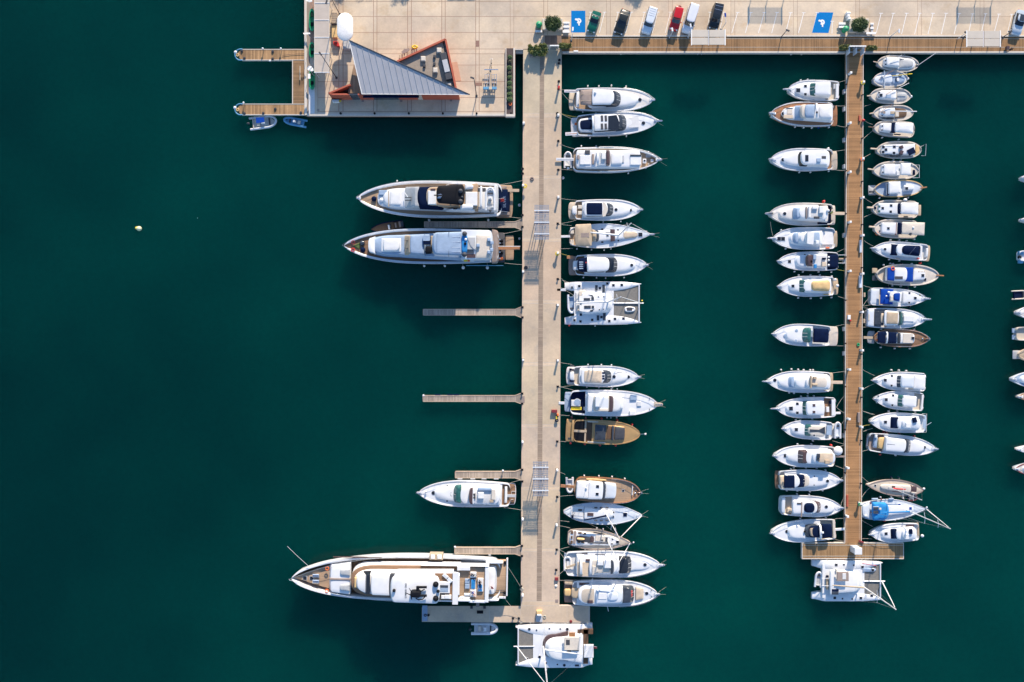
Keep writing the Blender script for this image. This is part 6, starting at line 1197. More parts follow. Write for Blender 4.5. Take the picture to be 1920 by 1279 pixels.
b = fisher(Q_, (480, 845), (1215, 850), 285, 'fishing boat with two flat white roofs and a square stern frame', 'the two roof fishing boat', 'd')
b.sl('cabin', 'cool', 930, 620, .66, .56, .8, 1.6, 0, .08); b.sl('fore_roof', 'wcan', 840, 655, .62, .60, 1.6, 1.8, 0, .04); b.sl('aft_roof', 'wcan', 1095, 930, .66, .66, 2.0, 2.15, 0, .04); b.rc('roof_hatch', 'lgrey', 865, 860, 925, 925, 1.6, 1.85); b.hatch([(638, 800), (632, 885)], 1.3, .12, mat='smoke'); b.rc('stern_well', 'navy', 1125, 840, 1160, 920, .8, .95); b.tube('stern_frame', 'alu', [(1110, 765, 1.6), (1225, 762, 1.6), (1225, 965, 1.6), (1120, 968, 1.4)], .05)
b.tube('bow_sprit', 'beige', [(500, 840, 1.2), (400, 825, 1.3)], .14); b.fend([(840, 1008)])
b = Boat(R_, (515, 215), (1265, 190), 268, 'fishing_boat', 'fishing boat lying stern to the pier with white roof and wooden gunwales', 'the stern-to fishing boat', 'fishing boat', 'd', 1.0, 'cream', .14, .45, .3, 'ochre', GR)
b.deck('cockpit_floor', 'pcan', 515, 745, .7); b.deck('foredeck', 'cool', 740, None, dz=-.1); b.sl('wheelhouse', 'white', 740, 930, .68, .66, .9, 2.1, 0, .02); b.sl('wheelhouse_roof', 'wcan', 740, 935, .72, .70, 2.1, 2.25, .02, .02); b.rc('shade_strip', 'navy', 720, 120, 745, 300, 1.2, 1.6); b.hatch([(1022, 200)], 1.5, .2, mat='dgrey'); b.sl('trunk_cabin', 'white', 980, 1150, .4, .32, 1.0, 1.5, .02, .4)
b.platform('stern_platform', 'grey', 412, 530, .58, .15, .3, .05); b.rc('outboard', 'dgrey', 435, 235, 505, 262, .5, .9, .08); b.tube('bow_sprit', 'varn', [(1240, 195, 1.6), (1345, 180, 1.8)], .13); b.rc('side_rail', 'smoke', 980, 295, 1100, 305, 1.2, 1.5); b.fend([(590, 350), (895, 355), (1040, 350)])
b = fisher(R_, (465, 520), (1215, 540), 285, 'fishing boat with a broad white roof behind a navy windscreen, square hatches forward', 'the navy windscreen fishing boat', 't')
b.sl('cabin', 'white', 930, 570, .66, .60, .8, 1.6, 0, .05); b.windshield(935, 862, .62, .60, 1.5, 2.2, 'navy', .3, .4, mull=0); b.sl('roof', 'wcan', 1215, 925, .66, .62, 2.1, 2.25, 0, .08, dome=.1); b.hatch([(640, 515), (775, 473), (768, 572)], 1.62, .17, mat='dgrey'); b.rc('front_window', 'green', 580, 470, 605, 505, 1.2, 1.65); b.rc('front_window', 'green', 578, 545, 603, 580, 1.2, 1.65); b.platform('stern_platform', 'tan', 1255, 1200, .6, .3, .55, .1); b.dome('fender_ball', 'wcan', 1003, 385, 1.3, .35)
b.rc('net_pile', 'tan', 990, 635, 1050, 668, .9, 1.3, .1); b.tube('bow_sprit', 'beige', [(490, 510, 1.3), (390, 505, 1.4)], .18); b.dome('winch', 'navy', 520, 510, 1.1, .25); b.rope((475, 430), (345, 345)); b.rope((475, 600), (335, 660))
b = fisher(R_, (490, 830), (1210, 860), 300, 'fishing boat with long cream roof overhanging the stern and red trimmed cabin', 'the long roof fishing boat', 't')
b.sl('cabin', 'white', 880, 620, .66, .58, .8, 1.6, 0, .06); b.rc('red_line', 'dred', 855, 745, 862, 940, 1.3, 1.7); b.windshield(950, 872, .62, .62, 1.5, 2.2, 'navy', .05, .2, mull=0); b.sl('roof', 'cush', 1315, 940, .68, .64, 2.1, 2.25, 0, .06, dome=.1); b.rc('roof_vent', 'smoke', 1070, 870, 1110, 950, 2.2, 2.3, rot=R(-20)); b.dome('roof_light', 'white', 1130, 825, 2.3, .2); b.hatch([(730, 838)], 1.62, .17, mat='dgrey'); b.hatch([(605, 787), (600, 878)], 1.3, .1)
c = b.loc(545, 920, 1.0); m = MB(); m.torus(b.P(c[0], c[1], 1.05), .28, .06); m.build('life_ring', M['orange'], b.root); b.tube('bow_sprit', 'beige', [(510, 820, 1.3), (420, 812, 1.4)], .18); b.fend([(1150, 1010)])
b = yacht(S_, (1530, 325), (545, 250), 330, 'white flybridge yacht with navy windscreen and navy bridge cover, bow to the pier', 'the navy bridge cover yacht', 'y', 1.25, plat=(1575, 1470, 'tan', .86), cock=(1430, 'lgrey'), cabin=(1200, 640, .72, .4), group=GR, bowr=.6)
b.sl('windscreen', 'navy', 1020, 845, .60, .60, 1.6, 2.2, 0, .15, (0, .4, .15), dome=0); b.sl('deckhouse', 'white', 1420, 960, .68, .62, 1.6, 2.5, .02, .25, (.05, .2, .1)); b.sl('bridge_cover', 'navy', 1410, 1080, .58, .50, 2.5, 2.9, .05, .4, (.1, .2, .15), dome=.15); b.tube('cover_batten', 'steel', [(1340, 190, 3.1), (1190, 370, 3.0)], .02); b.tube('bridge_rail', 'alu', [(1270, 165, 2.9), (1400, 180, 3.0), (1410, 260, 3.0), (1395, 385, 2.9)], .06); b.sl('aft_seat', 'white', 1545, 1490, .55, .5, .8, 1.3, .4, 0)
b.hatch([(760, 262)], 1.7, .2, True); b.rc('life_buoy', 'red', 1340, 418, 1385, 440, 1.3, 1.5); b.rc('side_mat', 'beige', 960, 415, 1030, 438, 1.3, 1.42); b.fend([(828, 450), (1013, 470), (850, 98), (1010, 100), (1145, 110)]); b.fend([(1395, 510)], 'red', .2); b.rope((550, 205), (385, 105))
b = Boat(S_, (620, 715), (1720, 735), 380, 'motor_yacht', 'round sterned white boat with royal blue canvases and a red life ring', 'the blue canvas boat', 'motor boat', 'd', 1.1, 'cream', .2, .3, .3, 'cush', GR)
b.deck('cockpit_floor', 'sand', 620, 830, .75); b.deck('foredeck', 'cush', 800, None, dz=-.15); b.sl('deckhouse', 'white', 810, 1280, .62, .64, .9, 2.0, 0, .0); b.sl('aft_canvas', 'blue', 808, 945, .60, .62, 2.0, 2.15, 0, 0); b.sl('fore_canvas', 'blue', 1125, 1278, .66, .68, 1.9, 2.1, 0, 0); b.sl('roof', 'white', 935, 1175, .62, .62, 2.05, 2.3, 0, .25)
b.rc('solar_panel', 'dgrey', 945, 750, 1083, 802, 2.3, 2.38); b.sl('trunk_cabin', 'white', 1270, 1500, .56, .45, .95, 1.5, 0, .15); b.hatch([(1443, 735), (1500, 805)], 1.52, .2, mat='dgrey'); c = b.loc(908, 610, 2.3); m = MB(); m.torus(b.P(c[0], c[1], 2.25), .3, .08); m.build('life_ring', M['orange'], b.root)
for i in range(5): b.rc('deck_grille', 'tan', 1360 + i * 26, 650, 1372 + i * 26, 682, 1.45, 1.56)
for y, c_ in ((650, 'tan'), (785, 'smoke')): b.rc('stern_board', c_, 532, y - 48, 625, y + 42, .3, .45)
b.tube('bow_sprit', 'varn', [(1690, 735, 1.4), (1820, 742, 1.6)], .13); b.rc('side_mat', 'taupe', 905, 868, 1030, 890, .9, 1.0); b.fend([(735, 545), (855, 520), (905, 525), (1242, 525), (893, 920), (1045, 925), (1297, 938)]); b.fend([(1062, 525), (805, 940), (1155, 955)], 'navy', .2)
b = yacht(T_, (475, 235), (1410, 275), 315, 'white motor boat with royal blue cockpit awning and small blue bridge cover', 'the blue awning boat', 'w', 1.2, cock=(840, 'sand'), cabin=(1000, 1310, .72, .5), group=GR, bowr=.85)
b.sl('stern_bench', 'cool', 480, 640, .86, .88, .8, 1.25, .02, 0); b.sl('awning', 'blue', 650, 870, .82, .82, 2.1, 2.25, 0, 0, dome=.1); b.sl('deckhouse', 'white', 800, 1020, .60, .60, 1.5, 2.4, 0, .05); b.sl('bridge_cover', 'blue', 880, 995, .40, .44, 2.4, 2.8, .5, .05); b.rc('bridge_seat', 'cush', 820, 230, 870, 315, 2.4, 2.8, .08); b.dome('radar_dome', 'white', 790, 165, 2.6, .22); b.dome('radar_dome', 'white', 750, 230, 2.7, .16); b.tube('bridge_rail', 'white', [(800, 165, 2.8), (900, 150, 2.9), (970, 170, 2.8)], .08)
b.hatch([(1145, 180), (1140, 343)], 1.7, .13); b.hatch([(1243, 265)], 1.7, .18, mat='dgrey'); b.rc('green_towel', 'leafy', 1310, 195, 1345, 235, 1.3, 1.4); b.rc('bow_seat', 'taupe', 1310, 240, 1340, 310, 1.2, 1.35); b.fend([(770, 72), (1095, 85), (898, 410), (1130, 428)], 'navy', .18); b.rope((510, 90), (355, 50)); b.rope((520, 375), (355, 405)); b.rope((470, 240), (350, 400))
b = yacht(T_, (420, 600), (1400, 628), 350, 'white sport yacht with sand coloured roof canvas, longest plank bowsprit of the right row', 'the sand roof yacht', 'm', 1.3, cock=(760, 'lgrey'), cabin=(1000, 1300, .70, .5), ws=(960, 1032, .72, .66, 'green', .7), group=GR, bowr=1.2)
b.sl('stern_bench', 'cool', 428, 550, .86, .88, .9, 1.5, .05, 0); b.rc('aft_cushion', 'cush', 440, 540, 465, 650, 1.45, 1.6); b.sl('cockpit_screen', 'smoke', 550, 720, .72, .74, 1.2, 1.7, 0, 0, dome=0); b.sl('roof_frame', 'white', 715, 975, .74, .66, 2.2, 2.4, .1, .2); b.sl('roof_canvas', 'tan', 750, 955, .60, .58, 2.38, 2.5, .05, .05, dome=.08); b.sl('helm_seat', 'beige', 650, 710, .5, .5, 1.3, 1.8, .5, 0); b.rc('foredeck_pad', 'wcan', 1050, 570, 1220, 665, 1.85, 1.95); b.rope((430, 440), (355, 425)); b.rope((430, 760), (350, 765)); b.fend([(655, 792), (1207, 800)])
b = Boat(T_, (540, 935), (1450, 965), 305, 'motor_yacht', 'boat with varnished toe rails, two navy canvases and a round stern platform', 'the toe rail boat', 'motor boat', 'd', 1.1, 'taupe', .16, .35, .3, 'varn', GR)
b.deck('deck', 'teakd', 540, None, dz=-.12); b.sl('coachroof', 'white', 610, 1245, .68, .58, .95, 1.5, .02, .08); b.sl('aft_canvas', 'navy', 605, 748, .62, .66, 1.9, 2.1, .06, 0); b.sl('fore_canvas', 'navy', 780, 935, .64, .60, 2.0, 2.2, 0, .06); b.arch('roll_bar', 'white', 765, .68, 1.5, 2.3, .1, 0, .25); b.windshield(935, 1000, .6, .56, 1.45, 1.95, 'smoke', .3, .3); b.hatch([(1198, 952)], 1.52, .2, mat='dgrey'); b.rc('cabin_top', 'cush', 1035, 875, 1205, 1035, 1.52, 1.62)
b.platform('stern_platform', 'fog', 422, 545, .70, .25, .4, .35); b.rc('gangway', 'tan', 358, 922, 520, 965, .9, 1.0); b.dome('windlass', 'steel', 1370, 960, 1.3, .16); flag(b, (555, 970), (605, 945), 1.1, 'orange', .6); b.bowroll(.3, .14, 'varn'); b.fend([(650, 1110), (888, 1128), (1145, 1128)]); b.rail(.4, .5)
b = yacht(U_, (1048, 250), (392, 222), 245, 'white cabin cruiser with a flat cockpit awning, highest of the four by the pier bench', 'the flat awning cruiser', 'w', 1.15, cabin=(800, 470, .74, .55), ws=(745, 678, .62, .60, 'smoke', .25), group=GR, bowr=.6)
b.sl('hardtop', 'cool', 905, 738, .60, .58, 2.2, 2.45, .05, .1); b.sl('cockpit_awning', 'wcan', 1048, 895, .74, .72, 2.1, 2.25, 0, .02, dome=.08); b.hatch([(538, 222)], 1.65, .2, mat='dgrey'); b.hatch([(623, 168), (617, 290)], 1.65, .14, mat='dgrey'); b.fend([(610, 92), (706, 96), (800, 102)]); b.fend([(965, 362)]); b.rope((405, 165), (255, 90)); b.rope((405, 265), (262, 335)); b.rc('side_cushion', 'cush', 835, 318, 905, 338, 1.2, 1.35)
b = yacht(U_, (1022, 500), (400, 455), 242, 'white cabin cruiser with teal windscreen and open beige cockpit, second of the four', 'the open beige cockpit cruiser', 'w', 1.15, cock=(900, 'sand'), cabin=(830, 470, .74, .55), ws=(760, 688, .62, .60, 'green', .25), roof=(935, 752, .58, .56, 'white', .12), group=GR, bowr=.45)
b.rc('cockpit_bench', 'wcan', 995, 410, 1018, 600, .8, 1.2); b.hatch([(550, 467)], 1.65, .2, mat='dgrey'); b.hatch([(637, 415), (628, 538)], 1.65, .14, mat='dgrey'); b.hatch([(445, 422), (438, 500)], 1.3, .1); b.fend([(575, 612), (685, 612), (912, 622)]); b.rope((405, 655), (255, 612), .8)
b = yacht(U_, (1035, 770), (345, 742), 255, 'white flybridge yacht with navy windscreen cover and square stern rail', 'the square stern rail yacht', 'y', 1.3, plat=(1055, 1000, 'pcan', .8), cock=(960, 'lgrey'), cabin=(800, 430, .74, .5), group=GR, bowr=.2)
b.sl('windscreen_cover', 'navy', 705, 590, .58, .56, 1.7, 2.3, 0, .12, (0, .4, .12), dome=0); b.sl('deckhouse', 'white', 985, 680, .70, .62, 1.7, 2.5, .2, .25, (.05, .2, .1)); b.sl('bridge_coaming', 'white', 985, 750, .56, .50, 2.4, 2.9, .3, .4, dome=0); b.sl('bridge_floor', 'cool', 960, 765, .48, .42, 2.86, 2.94, .3, .4, dome=0); b.rc('bridge_cover', 'navy', 890, 695, 940, 755, 2.9, 3.25, .1, rot=R(15)); b.rc('bridge_seat', 'wcan', 800, 760, 860, 825, 2.9, 3.2, .1); b.hatch([(538, 750)], 1.75, .2, mat='dgrey')
b.tube('stern_rail', 'alu', [(1000, 645, 1.6), (1060, 648, 1.6), (1055, 878, 1.6), (1000, 880, 1.6)], .04); b.tube('stern_pole', 'white', [(1045, 800, 1.4), (1120, 755, 2.2)], .05); b.rope((390, 660), (250, 610)); b.rope((380, 830), (262, 870)); b.rope((350, 785), (255, 800), mat='ropey')
b = yacht(U_, (335, 1000), (1165, 1085), 255, 'white flybridge yacht pointing away from the pier with beige aft seat, lowest of the four', 'the beige aft seat yacht', 'y', 1.35, cock=(520, 'taupe'), cabin=(800, 1050, .72, .4), ws=(780, 855, .70, .64, 'smoke', .4), roof=(545, 810, .68, .64, 'white', .2), group=GR, bowr=.5)
b.sl('aft_seat', 'ochre', 450, 530, .56, .60, 1.0, 1.6, .5, 0); b.sl('stern_locker', 'pcan', 395, 445, .5, .55, .9, 1.4, .2, 0); b.rc('side_seat', 'white', 412, 912, 440, 950, 1.2, 1.7, .08); b.rc('roof_line', 'smoke', 565, 1030, 660, 1035, 2.65, 2.72); b.hatch([(1033, 1070)], 1.75, .22, True); b.tube('deck_line', 'grey', [(890, 995, 1.8), (1010, 1030, 1.7)], .04)
b.fend([(510, 885), (545, 890), (705, 895), (890, 925)], 'dred', .18); b.fend([(465, 1158)], 'red', .16); b.fend([(660, 1168)]); b.rope((350, 1100), (250, 1120))
b = Boat(V_, (1290, 335), (380, 250), 262, 'sailing_yacht', 'slim classic sailing yacht with red trimmed sail cover and pale wooden decks', 'the red trimmed sailing yacht', 'sailing yacht', 'e', 1.0, 'cream', .1, .4, .3, 'taupe', GR)
b.deck('deck', 'sand', 1290, None, dz=-.05); b.sl('coachroof', 'cush', 1100, 600, .48, .34, 1.0, 1.45, .05, .4); b.sl('cockpit', 'brown', 1190, 1050, .40, .48, 1.0, 1.2, .05, 0, dome=0); b.sl('cockpit_rim', 'red', 1060, 1040, .42, .42, 1.1, 1.42, 0, .8, dome=0); b.hatch([(520, 260)], 1.25, .13, mat='dgrey'); b.rc('companionway', 'brown', 790, 265, 840, 300, 1.4, 1.55); b.rc('aft_box', 'cush', 1100, 365, 1180, 385, 1.1, 1.3)
b.rc('side_lockers', 'dred', 700, 350, 960, 362, .95, 1.06); b.dome('outboard', 'white', 1300, 310, .9, .22); b.dome('outboard_base', 'red', 1275, 330, .7, .16); b.rope((420, 215), (275, 85)); b.rope((430, 300), (300, 460)); b.fend([(775, 125), (893, 125)], 'navy')
mast(b, (735, 285), None, 1.4, 12.2, .07, boom=(1000, 320), boommat='red', forestay=False)
dinghy(V_, (1030, 445), (1180, 440), 120, WZ + .05, 'dinghy', 'small white and red dinghy tied between the two sailing yachts on the right', 'dred', 'cush', cons=False, outb=True, r=.14, engmat='navy')
b = Boat(V_, (305, 665), (1330, 625), 345, 'sailing_yacht', 'sailing yacht with a bright blue cockpit tent touching the right edge of the timber pier', 'the bright blue tent sailing yacht', 'sailing yacht', 's', 1.2, 'cool', .12, .35, .3, None, GR)
b.deck('deck', 'cool', 320, None, dz=-.03); b.sl('coachroof', 'white', 700, 1150, .52, .30, 1.1, 1.65, .05, .5); b.sl('cockpit_tent', 'sky', 480, 755, .86, .80, 1.9, 2.3, .1, .45, (.1, .3, .2), dome=.12)
for y0, y1 in ((605, 645), (665, 710)): b.rc('solar_panel', 'smoke', 495, y0, 572, y1, 2.5, 2.6)
b.rc('panel_frame', 'white', 486, 598, 580, 602, 2.5, 2.62); b.rc('radar_bracket', 'cush', 585, 620, 620, 650, 2.6, 2.8); b.sl('stern_bench', 'cool', 315, 450, .5, .8, 1.1, 1.4, .4, 0); b.hatch([(920, 578), (1082, 622)], 1.6, .17, mat='blue'); b.rc('side_panel', 'sky', 655, 695, 760, 715, 1.5, 1.6); b.rc('deck_bag', 'pcan', 470, 465, 570, 490, 1.3, 1.6, .1); b.rc('deck_bag', 'pcan', 740, 465, 820, 490, 1.3, 1.5, .1); b.dome('stern_gear', 'white', 370, 745, 1.4, .3)
for x, y in ((440, 540), (460, 690), (620, 485)): b.dome('fuel_can', 'dred', x, y, 1.3, .14)
mast(b, (1020, 650), None, 1.6, 15, .10, boom=(620, 690), boommat='sky', rr=.09); b.dome('bow_roller', 'steel', 1345, 610, 1.6, .2); b.fend([(597, 440), (770, 438), (830, 800), (955, 455)]); b.fend([(665, 800)], 'red'); b.rail(.55, .5)
m_ = b; b = yacht(V_, (1215, 1000), (445, 1035), 305, 'white boat with navy windscreen, next above the timber pier head on the right', 'the white outboard boat by the pier head', 'y', 1.3, plat=(1225, 1170, 'tan', .86), cock=(1140, 'lgrey'), cabin=(950, 560, .74, .5), group=GR, bowr=.5)
b.sl('windscreen_cover', 'navy', 870, 750, .54, .54, 1.7, 2.3, 0, .12, (0, .4, .12), dome=0); b.sl('deckhouse', 'white', 1190, 845, .68, .60, 1.7, 2.5, .15, .25, (.05, .2, .1)); b.sl('bridge_coaming', 'white', 1190, 955, .58, .52, 2.4, 2.95, .35, .45, dome=0); b.sl('bridge_floor', 'cool', 1165, 972, .48, .42, 2.9, 2.98, .3, .45, dome=0); b.rc('bridge_cover', 'navy', 1075, 960, 1122, 1035, 2.95, 3.3, .1); b.seats([(1000, 1040, 1060, 1120)], 2.95, 3.25, 'wcan'); b.rc('side_window', 'brown', 1020, 888, 1150, 915, 1.3, 1.5)
b.hatch([(692, 1028)], 1.75, .2, mat='dgrey'); b.dome('outboard', 'white', 1275, 1065, .6, .3); b.rope((480, 915), (310, 820)); b.rope((470, 1115), (310, 1112))
# catamaran at the timber pier head
b = catamaran(O_, 262, 1172, 365, 910, 120, 'sailing_catamaran', 'white sailing catamaran with brown bridge canopy, just under the timber pier head', 'the catamaran under the timber pier head', 930, 'catamarans moored at the pier heads', 1.7)
b.sl('saloon', 'white', 500, 900, .58, .50, 1.6, 2.6, .03, .35, (.05, 1.0, .2)); b.sl('targa_roof', 'white', 470, 560, .60, .60, 2.5, 2.75, .1, .05); b.rc('bridge_canopy', 'taupe', 565, 515, 722, 638, 3.3, 3.5, .1); b.rc('canopy_window', 'lgrey', 638, 535, 685, 615, 3.48, 3.55); b.rc('helm_seat', 'cush', 550, 478, 575, 510, 2.7, 3.1, .08)
b.rc('solar_panel', 'navy', 497, 745, 588, 778, 2.75, 2.85); b.rc('solar_panel', 'smoke', 497, 782, 585, 818, 2.75, 2.85); b.hatch([(555, 420), (905, 450), (1040, 490), (535, 862), (883, 862), (1028, 832)], 1.75, .18, mat='dgrey'); b.hatch([(657, 418), (788, 425), (638, 872), (768, 876)], 1.75, .11)
b.rc('cockpit_bench', 'tan', 425, 620, 455, 750, 1.8, 2.2); b.rc('cockpit_locker', 'navy', 425, 565, 455, 610, 1.8, 2.15); b.tube('davit', 'alu', [(465, 600, 2.4), (360, 600, 2.6)], .06); b.tube('davit', 'alu', [(465, 700, 2.4), (360, 700, 2.6)], .06); b.rc('hull_stripe', 'red', 900, 415, 1090, 420, 1.6, 1.78, rot=R(-10)); b.sl('fore_cockpit', 'pcan', 905, 1090, .12, .05, 1.65, 1.8, 0, .8, y=.55, dome=0)
mast(b, (885, 690), None, 2.6, 13.5, .13, boom=(500, 690), boommat='tan', furl='wcan', rr=.12, spreaders=((.5, 1.1),)); b.fend([(410, 365), (875, 378)], 'white', .2); b.rope((1100, 450), (1020, 350), 1.7, sag=.05); b.rope((890, 380), (990, 345))
dinghy(O_, (300, 710), (320, 500), 105, WZ + .9, 'dinghy', 'white dinghy with a red fuel tank hung across the stern of the pier head catamaran', 'tube', 'fog', cons=False, outb=False)
for i, (x, m__, w_) in enumerate(((570, 'white', 'left'), (648, 'orange', 'middle'), (690, 'white', 'right'))):
    p = O_[0] + x / O_[2]; q = O_[1] + 330 / O_[2]; a = W(p, q, -.4); m = MB(); m.lathe((a.x, a.y - .2, -1.1), [(.02, 0), (.2, .1), (.22, .6), (.1, .8), (.02, .85)], 9); tag(m.build('fender', M[m__], None, 50), '%s %s fender of three hanging from the timber pier head' % (w_, 'orange' if m__ == 'orange' else 'white'), 'fender', 'fenders of the timber pier head')
# bottom catamaran, bow to the left
b = catamaran(E_, 750, 35, 745, 1150, 110, 'sailing_catamaran', 'white sailing catamaran with cream bridge canopy, under the wide pier at the bottom edge', 'the bottom edge catamaran', 195, 'catamarans moored at the pier heads', 1.7)
b.sl('saloon', 'white', 655, 285, .68, .42, 1.6, 2.7, .03, .45, (.05, 1.0, .2), y=-.05); b.sl('window_band', 'brown', 520, 284, .70, .40, 1.7, 2.0, 0, .5, (.0, .1, .05), dome=0, y=.02); b.rc('bridge_canopy', 'cush', 485, 862, 622, 985, 3.4, 3.6, .12); b.rc('canopy_window', 'dgrey', 500, 888, 535, 935, 3.58, 3.64); b.rc('helm_deck', 'varn', 528, 818, 585, 858, 2.7, 2.8)
b.rc('solar_panel', 'dgrey', 510, 972, 548, 998, 2.75, 2.85); b.rc('black_vent', 'black', 558, 980, 620, 990, 2.8, 2.86); b.rc('aft_deck', 'bdeck', 660, 790, 705, 1110, 1.62, 1.75); b.rc('stern_steps', 'bdeck', 605, 790, 750, 835, 1.2, 1.75); b.rc('dinghy_cover', 'wcan', 665, 935, 755, 1055, 1.9, 2.3, .1)
b.hatch([(160, 789), (512, 789), (255, 1048), (137, 1067), (484, 1124)], 1.75, .2, True); b.hatch([(228, 797), (346, 784), (447, 787), (444, 872), (420, 1116), (318, 1102)], 1.75, .11, True); b.rc('stern_grate', 'dgrey', 583, 1118, 620, 1135, 1.7, 1.8); flag(b, (720, 945), (785, 945), 1.8, 'red', .9)
mast(b, (290, 950), None, 2.7, 17, .15, boom=(650, 1020), boommat='wcan', rr=.10, spreaders=((.42, 1.1), (.7, .8)))
b.fend([(82, 740), (168, 738), (268, 738), (324, 737), (390, 738), (484, 742), (512, 745), (648, 757), (694, 760)], 'white', .17); b.rope((745, 770), (705, 735), 1.6, sag=.03); b.rope((60, 750), (110, 720), 1.7, sag=.03)
# dinghies carried or tied at the sterns of the middle column
dinghy(A_, (670, 1060), (670, 862), 105, WZ + .15, 'dinghy', 'pale dinghy floating under the gangway of the open flybridge trawler', 'tube', 'lgrey', cons=False, engmat='white')
dinghy(B_, (508, 970), (512, 1135), 76, WZ + 1.0, 'dinghy', 'pale dinghy hanging across the stern of the big white catamaran', 'tube', 'pcan', cons=False, outb=False)
dinghy(D_, (690, 222), (695, 412), 100, WZ + .3, 'dinghy', 'pale blue dinghy behind the varnished wooden motor boat', 'tube', 'lgrey', cons=False, outb=False)
dinghy(E_, (515, 242), (512, 105), 76, WZ + .9, 'dinghy', 'white dinghy standing across the stern of the large flybridge yacht', 'mark', 'cush', cons=False, outb=False)
# ================================================================= CARS
def car(px, py, ang, L, Wd, Hh, paint, label, kind='car', roofc=None):
    """ang: heading of the nose in degrees (0 = right, -90 = down in the photo)"""
    root = thing('parked_car', label, kind, W(px, py, 0) , 'cars parked along the quay')
    u = Vector((math.cos(R(ang)), math.sin(R(ang)), 0)); v = Vector((-u.y, u.x, 0)); o = Vector(root.location)
    P = lambda x, y, z: o + u * x + v * y + Vector((0, 0, z))
    hl, hw = L / 2, Wd / 2; belt = 0.95 if Hh < 1.6 else 1.15; nose = belt - .12
    van = kind == 'van'
    prof = [(-hl, .45, .72, .80), (-hl + .12, .9, .92, .88), (-hl + .5, 1, belt, .96), (-hl * .3, 1, belt, 1), (hl * .3, 1, belt, 1), (hl - 1.0 if not van else hl - .6, .99, belt - .03, .98), (hl - .35, .95, nose, .93), (hl - .08, .86, nose - .2, .82), (hl, .72, .55, .7)]
    m = MB(); rings = []
    for x, w, z, _ in prof:
        w *= hw; rings.append([P(x, w * .93, .25), P(x, w, .4), P(x, w, z - .14), P(x, w * .93, z - .02), P(x, w * .6, z + .03), P(x, 0, z + .045), P(x, -w * .6, z + .03), P(x, -w * .93, z - .02), P(x, -w, z - .14), P(x, -w, .4), P(x, -w * .93, .25)])
    m.loft(rings); m.build('body', paint, root, 50)
    xr0, xr1 = (-hl + .05, hl - 1.15) if kind in ('van', 'suv') else (-hl + .75, hl - 1.55)
    xt0, xt1 = (xr0 + .18, xr1 - .55) if kind in ('van', 'suv') else (xr0 + .55, xr1 - .75)
    q = lambda x0, x1, w0, z: [P(x0, w0, z), P(x0 + .12, w0 + .03, z), P((x0 + x1) / 2, w0 + .05, z), P(x1 - .2, w0, z), P(x1, w0 * .72, z), P(x1 + .06, 0, z), P(x1, -w0 * .72, z), P(x1 - .2, -w0, z), P((x0 + x1) / 2, -w0 - .05, z), P(x0 + .12, -w0 - .03, z), P(x0, -w0, z)]
    m = MB(); m.loft([q(xr0, xr1, hw * .9, belt - .03), q(xt0, xt1, hw * .76, Hh - .06)]); m.build('windows', M['glass'], root, 40)
    m = MB(); m.loft([q(xt0 - .03, xt1 + .03, hw * .775, Hh - .07), q(xt0, xt1, hw * .77, Hh - .02), q(xt0 + .1, xt1 - .1, hw * .7, Hh), q(xt0 + .4, xt1 - .4, hw * .4, Hh + .02)]); rf = m.build('roof', roofc or paint, root, 60)
    for s in (1, -1):
        for x in (-hl + .8, hl - .85):
            c = P(x, s * (hw - .1), .32); m = MB(); m.loft([[c + v * s * d + u * r * math.cos(k * math.pi / 7) + Vector((0, 0, r * math.sin(k * math.pi / 7))) for k in range(14)] for d, r in ((-.12, .3), (-.1, .33), (.1, .33), (.13, .28))]); w_ = m.build('wheel', M['black'], root, 50)
            m = MB(); m.loft([[c + v * s * d + u * r * math.cos(k * math.pi / 5) + Vector((0, 0, r * math.sin(k * math.pi / 5))) for k in range(10)] for d, r in ((.10, .2), (.14, .19))]); m.build('rim', M['alu'], w_)
        m = MB(); m.ball(P(xr1 - .35, s * (hw + .1), belt + .05), .1, .14, .09, 8, 5); m.build('wing_mirror', paint, root, 60)
        m = MB(); m.ball(P(hl - .12, s * hw * .66, nose - .18), .17, .2, .1, 8, 5); m.build('headlight', M['alu'], root, 60)
        m = MB(); m.ball(P(-hl + .06, s * hw * .74, .82), .08, .14, .1, 8, 5); m.build('tail_light', M['red'], root, 60)
    return root, P, rf
def paintm(name, c, r=.25): return plain(name, c, r, var=.04, coat=.6)
car(1113.2, 43.5, -108, 4.0, 1.75, 1.45, paintm('paint_green', (.003, .11, .065)), 'small bright green car just right of the rectangular blue bay')
rt, P, rf = car(1165.5, 44, -109, 4.75, 1.95, 1.75, paintm('paint_dark_olive', (.018, .02, .014)), 'dark olive pickup style car, second car from the left', 'car')
rt, P, rf = car(1216.5, 42, -107, 4.9, 1.9, 1.75, paintm('paint_pale', (.62, .66, .70)), 'white estate car with roof ribs left of the red car', 'suv')
for i in range(4):
    m = MB(); c = P(-1.9 + i * .42, 0, 0); m.obox(c, P(1, 0, 0) - P(0, 0, 0), .07, 1.1, 1.74, 1.80); m.build('roof_rib', M['lgrey'], rt)
rt, P, rf = car(1266.5, 39, -105, 4.2, 1.8, 1.8, paintm('paint_red', (.48, .004, .006)), 'bright red jeep style car with black windscreen strip', 'suv')
m = MB(); c = P(.25, 0, 0); m.obox(c, P(1, 0, 0) - P(0, 0, 0), .18, 1.3, 1.78, 1.84); m.build('windscreen_bar', M['black'], rt)
m = MB(); c = P(-2.12, 0, .95); m.lathe(c - Vector((0, 0, .28)), [(.33, 0), (.36, .1), (.36, .5), (.3, .56)], 12); m.build('spare_wheel', M['dred'], rt)
car(1292.5, 39, -107, 5.3, 1.95, 2.1, paintm('paint_van_white', (.66, .67, .72)), 'white delivery van with pale blue bonnet right of the red car', 'van')
